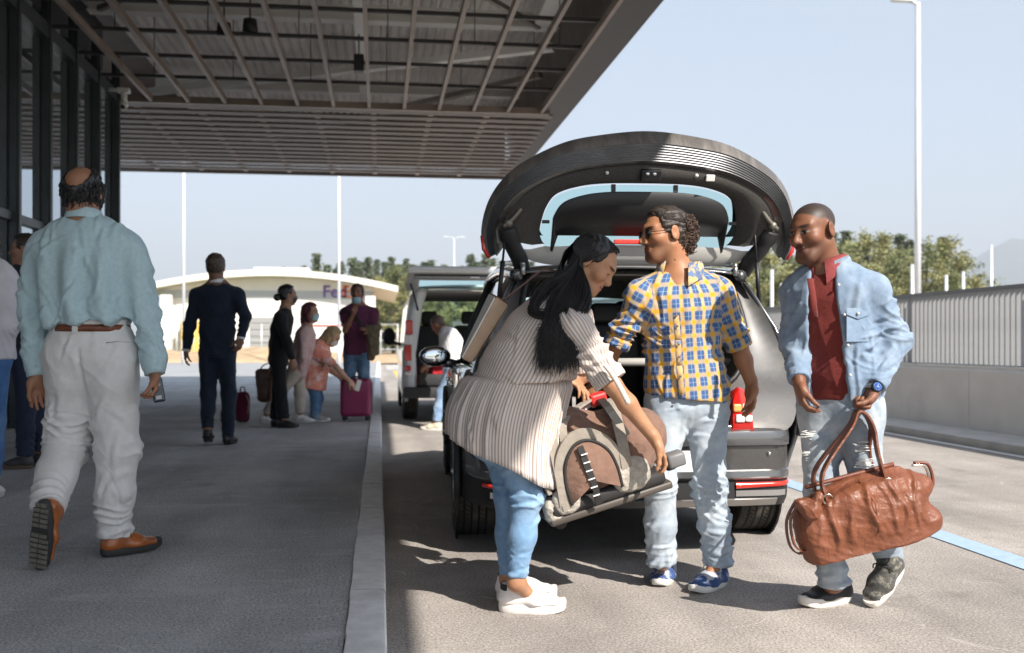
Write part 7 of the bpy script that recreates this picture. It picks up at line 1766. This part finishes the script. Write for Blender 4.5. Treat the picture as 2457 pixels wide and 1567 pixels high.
    def fr(f0, f1, x0, x1): g.loft([[A(x0, f0, -.03), A(x1, f0, -.03)], [A(x0, f1, -.03), A(x1, f1, -.03)]], closed=False); g.loft([[A(x0, f0, .03), A(x1, f0, .03)], [A(x0, f1, .03), A(x1, f1, .03)]], closed=False)
    fr(0, .08, -w0, w0); fr(.62, 1.0, -w1, w1); fr(.08, .62, -w1, -w1 + .16); fr(.08, .62, w1 - .16, w1)
    g.loft([[A(x, 1.0, -.03) for x in (-w1, 0, w1)], [A(x, 1.05, .02) for x in (-w1, 0, w1)], [A(x, 1.0, .05) for x in (-w1, 0, w1)]], closed=False); g.build("door_frame", mw, tgv, O)
    g = MB(); g.loft([[A(-w1 + .16, .08), A(w1 - .16, .08)], [A(-w1 + .16, .62), A(w1 - .16, .62)]], closed=False); g.build("rear_window", m_teal, tgv, O)
    g = MB(); g.box(A(0, .80, -.045), (w1 * .9, .13, .012)); g.build("inner_trim", M("van_trim", (.30, .30, .30), .7), tgv, O)
    g = MB(); g.box(A(-.05, .90, -.065), (.06, .03, .012), bev=.006); g.build("door_latch", m_whitep, tgv, O)
    for sx in (-1, 1): g = MB(); g.cyl(V(sx * (hw - .24), .05, VH - .45), A(sx * (w1 - .05), .45, -.03), .014, 8); g.build("gas_strut", m_black, tgv, O)
    # luggage in the van
    for (x, y, z, hx, hz, col, lb) in ((-.30, .50, .53, .26, .17, (.42, .02, .03), "red soft bag loaded in the back of the van"), (.32, .55, .53, .24, .15, (.03, .05, .13), "navy soft bag loaded in the back of the van")):
        c = V(x, y, z); b = thing("travel_bag", c, lb, "bag"); m_ = cloth("bag_" + lb[:4].strip(), col)
        sdf_obj("body", [bx((0, 0, hz), (hx, .2, hz), None, .07)], .015, m_, b, (0, 0, 0), disp=folds(6, 22, .012, 5), amp=.02)
        g = MB(); g.tube(catmull([(-.1, -.12, hz * 1.9), (-.06, -.12, hz * 1.9 + .09), (.06, -.12, hz * 1.9 + .09), (.1, -.12, hz * 1.9)], 4), .012, 6); g.build("handle", m_black, b)
van()

# ================================================================== PEOPLE FARTHER OFF
def bgp(label, d, z0, px, look, skin, top, bottom, shoes, hair, fr=None, h=.010, s=1.0, fem=False, hand_d=None, sleeve=1.0, hem_leg=1.0, group=None, tf=(1, 1), jacket=False, head_up=None, mask=None, foot=None, folds_=.006, short_hem=-.03, curl=.4):
    J = {k: P(v[0], v[1], d + (v[2] if len(v) > 2 else 0)) for k, v in px.items() if k[:2] != 'ft'}
    J['R'] = frame(look, head_up if head_up is not None else UP); fr = fr or Vector((look.x, look.y, 0)).normalized()
    fl = Vector((fr.x, fr.y, 0)).normalized()
    for q in 'LR':
        ft = px.get('ft' + q)
        g0 = J['an' + q].copy(); z = z0 + (ft[2] if ft and len(ft) > 2 else 0)
        fd = (RT * ft[0] + FW * ft[1]).normalized() if ft else fl
        J['heel' + q] = Vector((g0.x, g0.y, z)) - fd * .06; J['toe' + q] = J['heel' + q] + fd * .265 * s - UP * (ft[2] if ft and len(ft) > 2 else 0)
    base = Vector(((J['heelL'].x + J['heelR'].x) / 2, (J['heelL'].y + J['heelR'].y) / 2, z0))
    hd = {}
    for q in 'LR':
        dd = (J['wr' + q] - J['el' + q]).normalized()
        if hand_d and q in hand_d: dd = hand_d[q]
        hd[q] = dict(d=dd, n=fl * .4 + (J['pel'] - J['wr' + q]).normalized(), side=1 if q == 'L' else -1, curl=(curl, curl * 1.2, curl))
    t, T = person(label, base, J, skin, hh=h * .8, s=s, fem=fem, hand=hd, group=group, colkw=dict(hair=hair[1] if hair[0] == 'paint' else None, hairfn=(lambda x, y, z: np.clip((z - .03 - np.clip(y - .02, 0, 1) * 1.0 + np.clip(-y, 0, .08) * 1.2) / .012, 0, 1)) if hair[0] == 'paint' else None))
    if hair[0] == 'cap': short_hair(t, base, J, s, hair[1], front=.045, low=-.075, thick=.014, h=h * .8, curl=.004)
    if hair[0] == 'long':
        T2 = lambda x, y, z: J['head'] + J['R'] @ (Vector((x, y, z)) * s)
        hc = short_hair(t, base, J, s, hair[1], front=.05, low=-.10, thick=.022, h=h * .8, curl=.008)
        sdf_obj("hair_length", [cone(T2(0, -.06, .0), T2(0, -.07, -.12), .085 * s, .075 * s, .03), cone(T2(.06, -.02, 0), T2(.065, 0, -.11), .032 * s, .03 * s, .03), cone(T2(-.06, -.02, 0), T2(-.065, 0, -.11), .032 * s, .03 * s, .03)], h * .8, hair[1], hc, base, disp=folds(3, 90, .007, 5, (1, 1, .4)), amp=.012)
    if hair[0] == 'bun':
        hc = short_hair(t, base, J, s, hair[1], front=.05, low=-.09, thick=.014, h=h * .8, curl=.004)
        T2 = lambda x, y, z: J['head'] + J['R'] @ (Vector((x, y, z)) * s); g = MB(); g.ball(T2(0, -.13, -.03), .045); g.build("hair_bun", hair[1], hc, base)
    if mask is not None:
        T2 = lambda x, y, z: J['head'] + J['R'] @ (Vector((x, y, z)) * s); pts = []
        g = MB(); zs = mask[1] if len(mask) > 1 else 0
        g.loft([[T2(.062 * math.sin(a) * w, .030 + .066 * math.cos(a) * w + o, z + zs) for a in np.linspace(-1.35, 1.35, 11)] for z, w, o in ((-.020, 1.0, .004), (-.035, 1.05, .020), (-.062, 1.05, .016), (-.095, .95, .004), (-.106, .8, -.004))], closed=False); g.build("face_mask", mask[0], t, base)
    mt, kw = top
    W, D = tf
    spec = [(short_hem, .172 * W, .125 * D), (.25, .160 * W, .118 * D), (.55, .165 * W, .122 * D), (.80, .172 * W, .115 * D), (.95, .115 * W, .072 * D)]
    tp, at = torso(J, spec); ax = (J['neck'] - J['pel']).normalized(); pr = list(tp) + [half(at(short_hem) - ax * .02, -ax, .006)]
    for q in 'LR':
        sh, el, wr = J['sh' + q], J['el' + q], J['wr' + q]; a = .066 * s * (W if not jacket else 1.0)
        pr.append(cone(lerp(J['neck'], sh, .4) - UP * .02, sh, .056 * s, a, .05))
        if sleeve >= 1: pr += [cone(sh, el, a, .056 * s, .04), cone(el, lerp(el, wr, .95), .056 * s, .045 * s, .03, flat_b=True)]
        else: pr.append(cone(sh, lerp(sh, el, sleeve), a, .064 * s, .04, flat_b=True))
    sh_ = sdf_obj(kw, pr, h, mt, t, base, disp=fsum(folds(sum(map(ord, label)) % 97, 16, folds_, 5, (1.2, 1, .5)), seg_fold(J['elL'], J['wrL'], -.3, .8, .008, 60, 2), seg_fold(J['elR'], J['wrR'], -.3, .8, .008, 60, 3)), amp=.02)
    mb, kb, r = bottom
    pr = leg_cloth(J, r, (.162 * W * s, .118 * s), hem_leg)
    sdf_obj(kb, pr, h, mb, t, base, disp=fsum(folds(sum(map(ord, label)) % 89, 13, .006, 5, (1.2, 1, .4)), seg_fold(J['knL'], J['anL'], .5, 1.0, .008, 60, 2), seg_fold(J['knR'], J['anR'], .5, 1.0, .008, 60, 3)), amp=.02)
    for q in 'LR': shoe(t, base, J['heel' + q], J['toe' + q], shoes[0], shoes[1], h=h * .9, sole_h=.025, w=.046 * s, pitch_n=None)
    return t, J, base, sh_
m_navy = cloth("navy_suit_wool", (.016, .024, .042), var=.08, vscale=20); m_blk = cloth("black_suit_wool", (.012, .012, .014), var=.08, vscale=20)
m_sb = M("black_shoe_leather", (.012, .012, .013), .3); m_sw = M("white_sneaker", (.74, .73, .71), .55); m_jean = denim("mid_blue_denim", (.085, .17, .30), (.16, .26, .38))
# navy-suited man walking away
t_, J_, b__, j_ = bgp("man in navy suit walking away with a hand in his pocket", 9.7, SZ, dict(head=(508, 628), neck=(511, 668), shL=(462, 694), shR=(560, 694), elL=(446, 765), elR=(577, 745, -.06), wrL=(438, 825), wrR=(566, 796, -.08), waist=(511, 750), pel=(511, 818), hpL=(490, 832), hpR=(532, 832), knL=(490, 925), knR=(538, 925, .05), anL=(488, 1008, -.12), anR=(536, 1030, .02), ftL=(-.25, 1, .09), ftR=(.1, 1)),
    (FW + RT * .05).normalized(), (.22, .115, .075), (m_navy, "suit_jacket"), (m_navy, "suit_trousers", (.095, .075, .068, .058)), (m_sb, m_sb), ('cap', hairmat("brown_crop", (.065, .045, .032))), h=.0095, jacket=True, tf=(1.02, 1.0), short_hem=-.10)
collar(j_, b__, J_['neck'] + UP * .02, UP, FW, (.066, .066), .03, m_whitep, gap=.3, name="shirt_collar", drop=.01)
for q in 'LR':
    g = MB(); a = lerp(J_['el' + q], J_['wr' + q], .93); g.tube([a, lerp(J_['el' + q], J_['wr' + q], 1.02)], .042, 12); g.build("shirt_cuff", m_whitep, j_, b__)
# black-suited woman
t_, J_, b__, j_ = bgp("woman in black trouser suit with face mask holding a brown handbag", 11.7, SZ, dict(head=(677, 694), neck=(672, 728), shL=(662, 748, .16), shR=(658, 748, -.16), elL=(652, 800, .2), elR=(676, 806, -.2), wrL=(640, 862, .2), wrR=(688, 848, -.17), waist=(657, 790), pel=(655, 842), hpL=(657, 850, .08), hpR=(655, 850, -.08), knL=(655, 920, .08), knR=(660, 920, -.06), anL=(650, 985, .10), anR=(665, 985, -.06), ftL=(1, .1), ftR=(1, -.1)),
    (RT * .9 + FW * .4).normalized(), (.30, .17, .11), (m_blk, "suit_jacket"), (m_blk, "suit_trousers", (.090, .072, .075, .078)), (m_sb, m_sb), ('bun', m_hair_blk), h=.011, s=.95, fem=True, jacket=True, tf=(.92, .95), short_hem=-.08, mask=(m_black,))
collar(j_, b__, J_['neck'] + UP * .02, UP, RT, (.060, .060), .03, cloth("pink_shirt", (.55, .28, .36)), gap=.35, name="shirt_collar", drop=.06)
c = P(622, 902, 11.9); hb = thing("handbag", c - UP * .16, "brown leather handbag hanging at the black suited woman's side", "handbag"); m_hb = M("brown_handbag_leather", (.075, .028, .016), .4, var=.2, vscale=10)
sdf_obj("body", [econe((0, 0, .02), (0, 0, .28), (.085, .10), (.11, .06), (1, 0, 0), p=3)], .012, m_hb, hb, (0, 0, 0), disp=folds(2, 25, .006, 4)); g = MB(); g.tube(catmull([(-.06, 0, .27), (-.03, 0, .36), (.05, 0, .40), (.10, 0, .36), (.08, 0, .27)], 4), .008, 6); g.build("handle", m_hb, hb)
# red-haired woman
m_pk = cloth("pale_pink_jacket", (.52, .36, .35), var=.15, vscale=12); m_bg = cloth("beige_cotton", (.50, .45, .38)); m_blue_mask = M("blue_mask", (.33, .52, .62), .8)
bgp("red haired woman in pale pink jacket and beige cropped trousers wearing a blue mask", 12.3, SZ, dict(head=(731, 736), neck=(722, 768), shL=(720, 788, .15), shR=(716, 788, -.15), elL=(742, 838, .15), elR=(712, 838, -.18), wrL=(755, 850, .1), wrR=(705, 878, -.1), waist=(712, 825), pel=(700, 868), hpL=(702, 876, .08), hpR=(696, 876, -.08), knL=(706, 925, .1), knR=(650, 932, -.04), anL=(706, 985, .12), anR=(622, 985, -.02), ftL=(1, -.2), ftR=(1, -.1)),
    (RT * .85 - FW * .2).normalized(), (.40, .23, .16), (m_pk, "jacket"), (m_bg, "cropped_trousers", (.085, .072, .065, .065)), (m_sw, m_sw), ('long', hairmat("dark_red_hair", (.075, .012, .018))), h=.011, s=.93, fem=True, hem_leg=.75, mask=(m_blue_mask,), tf=(.92, 1), short_hem=-.12)
# blonde woman bending to the suitcase
m_co = cloth("coral_blouse", (.72, .27, .20), var=.2, vscale=14, dirt=(.78, .60, .56), dscale=9, dthr=(.5, .62))
bgp("blonde woman in coral top leaning over to the magenta suitcase's label", 12.6, SZ, dict(head=(782, 792), neck=(752, 812), shL=(752, 826, .15), shR=(748, 828, -.15), elL=(772, 866, .15), elR=(790, 862, -.2), wrL=(800, 888, .1), wrR=(822, 896, -.16), waist=(742, 858), pel=(738, 892), hpL=(740, 900, .08), hpR=(736, 900, -.08), knL=(748, 938, .06), knR=(742, 938, -.06), anL=(738, 984, .06), anR=(742, 984, -.06), ftL=(1, 0), ftR=(1, -.15)),
    (RT * .8 - UP * .55 - FW * .1).normalized(), (.48, .29, .20), (m_co, "loose_blouse"), (m_jean, "jeans", (.090, .068, .060, .052)), (M("grey_sneaker", (.33, .33, .33), .6), m_sw), ('long', hairmat("ash_blonde_hair", (.36, .27, .15))), h=.011, s=.93, fem=True, head_up=UP + RT * .5, mask=(M("white_mask", (.68, .66, .64), .8),), tf=(1.12, 1.35), short_hem=-.22, sleeve=.85)
# man in purple polo
m_pu = cloth("purple_polo", (.110, .030, .072), var=.1, vscale=30)
t_, J_, b__, j_ = bgp("man in purple polo touching his chin, blue mask pulled down, jacket on arm", 13.3, SZ, dict(head=(840, 690), neck=(842, 718), shL=(878, 736), shR=(812, 736), elL=(880, 790, -.08), elR=(812, 778, -.10), wrL=(864, 778, -.25), wrR=(832, 735, -.2), waist=(840, 775), pel=(838, 825), hpL=(853, 836), hpR=(823, 836), knL=(856, 895), knR=(822, 895), anL=(858, 958), anR=(822, 958)),
    (-FW - RT * .05).normalized(), (.24, .115, .075), (m_pu, "polo_shirt"), (m_jean, "jeans", (.092, .078, .072, .066)), (m_sw, m_sw), ('cap', m_hair_dk), h=.011, sleeve=.6, tf=(1.05, 1.0), short_hem=-.06, mask=(m_blue_mask, -.035), hand_d=dict(R=(P(838, 715, 13.05) - P(832, 735, 13.1)).normalized()))
g = MB(); strap(g, [J_['shR'] + UP * .05 - FW * .09, P(848, 760, 13.14), P(866, 800, 13.15)], .02, RT, .005); g.build("bag_strap", m_black, j_, b__)
c = P(880, 770, 13.0); jk = thing("folded_jacket", P(880, 830, 13.05), "olive jacket draped over the purple polo man's arm", "jacket"); sdf_obj("cloth", [cone(P(866, 775, 13.02), P(890, 768, 13.08), .05, .05), econe(P(874, 775, 13.03), P(872, 842, 13.03), (.075, .05), (.055, .04), RT, .03), econe(P(886, 772, 13.05), P(884, 830, 13.05), (.05, .05), (.05, .04), RT, .03)], .011, cloth("olive_cotton", (.115, .095, .060), var=.2, vscale=15), jk, P(880, 830, 13.05), disp=folds(8, 30, .012, 6, (1.4, 1, .3)), amp=.02)
# man leaning into the van
m_ws = cloth("white_shirt_cotton", (.72, .73, .76))
bgp("man in white shirt and jeans leaning into the back of the van", 12.75, 0, dict(head=(1030, 762, .35), neck=(1048, 782, .25), shL=(1062, 792, .05), shR=(1052, 790, .40), elL=(1040, 838, .10), elR=(1030, 835, .5), wrL=(1008, 858, .3), wrR=(1005, 858, .6), waist=(1070, 818, .1), pel=(1066, 866, .0), hpL=(1064, 872, -.08), hpR=(1066, 872, .10), knL=(1040, 925, -.06), knR=(1062, 930, .12), anL=(1026, 990, -.06), anR=(1054, 985, .14), ftL=(-1, .2), ftR=(-1, .3)),
    (-RT * .8 + FW * .5 - UP * .5).normalized(), (.34, .17, .11), (m_ws, "white_shirt"), (denim("light_blue_denim", (.22, .33, .50), (.34, .45, .6)), "jeans", (.09, .075, .068, .06)), (M("cream_shoe", (.62, .55, .42), .6), m_sw), ('paint', (.10, .07, .055)), h=.011, head_up=UP - RT * .5, tf=(1.0, 1.1))
# pair at the left edge
m_navy2 = cloth("dark_navy_suit", (.018, .022, .034))
bgp("dark haired man in navy suit pulling a trolley case behind the balding man", 7.9, SZ, dict(head=(58, 588), neck=(62, 628), shL=(34, 660, -.1), shR=(92, 660, .1), elL=(32, 735, -.12), elR=(108, 745, .1), wrL=(30, 810, -.14), wrR=(100, 815, .0), waist=(60, 730), pel=(62, 810), hpL=(48, 825, -.05), hpR=(80, 825, .05), knL=(62, 945, -.05), knR=(88, 945, .1), anL=(58, 1072, -.05), anR=(90, 1060, .12), ftL=(-1, -.1), ftR=(-.9, .3)),
    (-RT * .9 - FW * .15).normalized(), (.42, .22, .15), (m_navy2, "suit_jacket"), (cloth("slate_trousers", (.030, .040, .075)), "trousers", (.095, .078, .070, .066)), (M("dark_grey_shoe", (.05, .05, .052), .5), M("brown_sole", (.16, .11, .08), .6)), ('cap', m_hair_dk), h=.009, jacket=True, short_hem=-.10)
p_ = Gd(52, 1078, SZ); p_.z = SZ + .01; trolley(p_ + FW * .5, .36, .24, .52, M("black_trolley_shell", (.012, .012, .013), .5), "black trolley case pulled by the navy suited man near the glass front", .2, .42, False)
bgp("person in white top and blue jeans with loose dark hair by the glass front", 6.3, SZ, dict(head=(-32, 575), neck=(-30, 622), shL=(-62, 660), shR=(10, 655), elL=(-80, 760), elR=(20, 768), wrL=(-70, 850), wrR=(-8, 800, .15), waist=(-28, 720), pel=(-30, 830), hpL=(-52, 850), hpR=(-14, 850), knL=(-60, 990), knR=(-16, 990), anL=(-62, 1130), anR=(-20, 1120)),
    (FW - RT * .2).normalized(), (.42, .25, .17), (cloth("white_jersey", (.66, .63, .66)), "white_top"), (denim("bright_blue_denim", (.07, .17, .38), (.13, .25, .46)), "jeans", (.095, .075, .066, .06)), (m_sw, m_sw), ('long', m_hair_dk), h=.009, s=.95, fem=True)
print("background", round(time.time() - T0, 1))
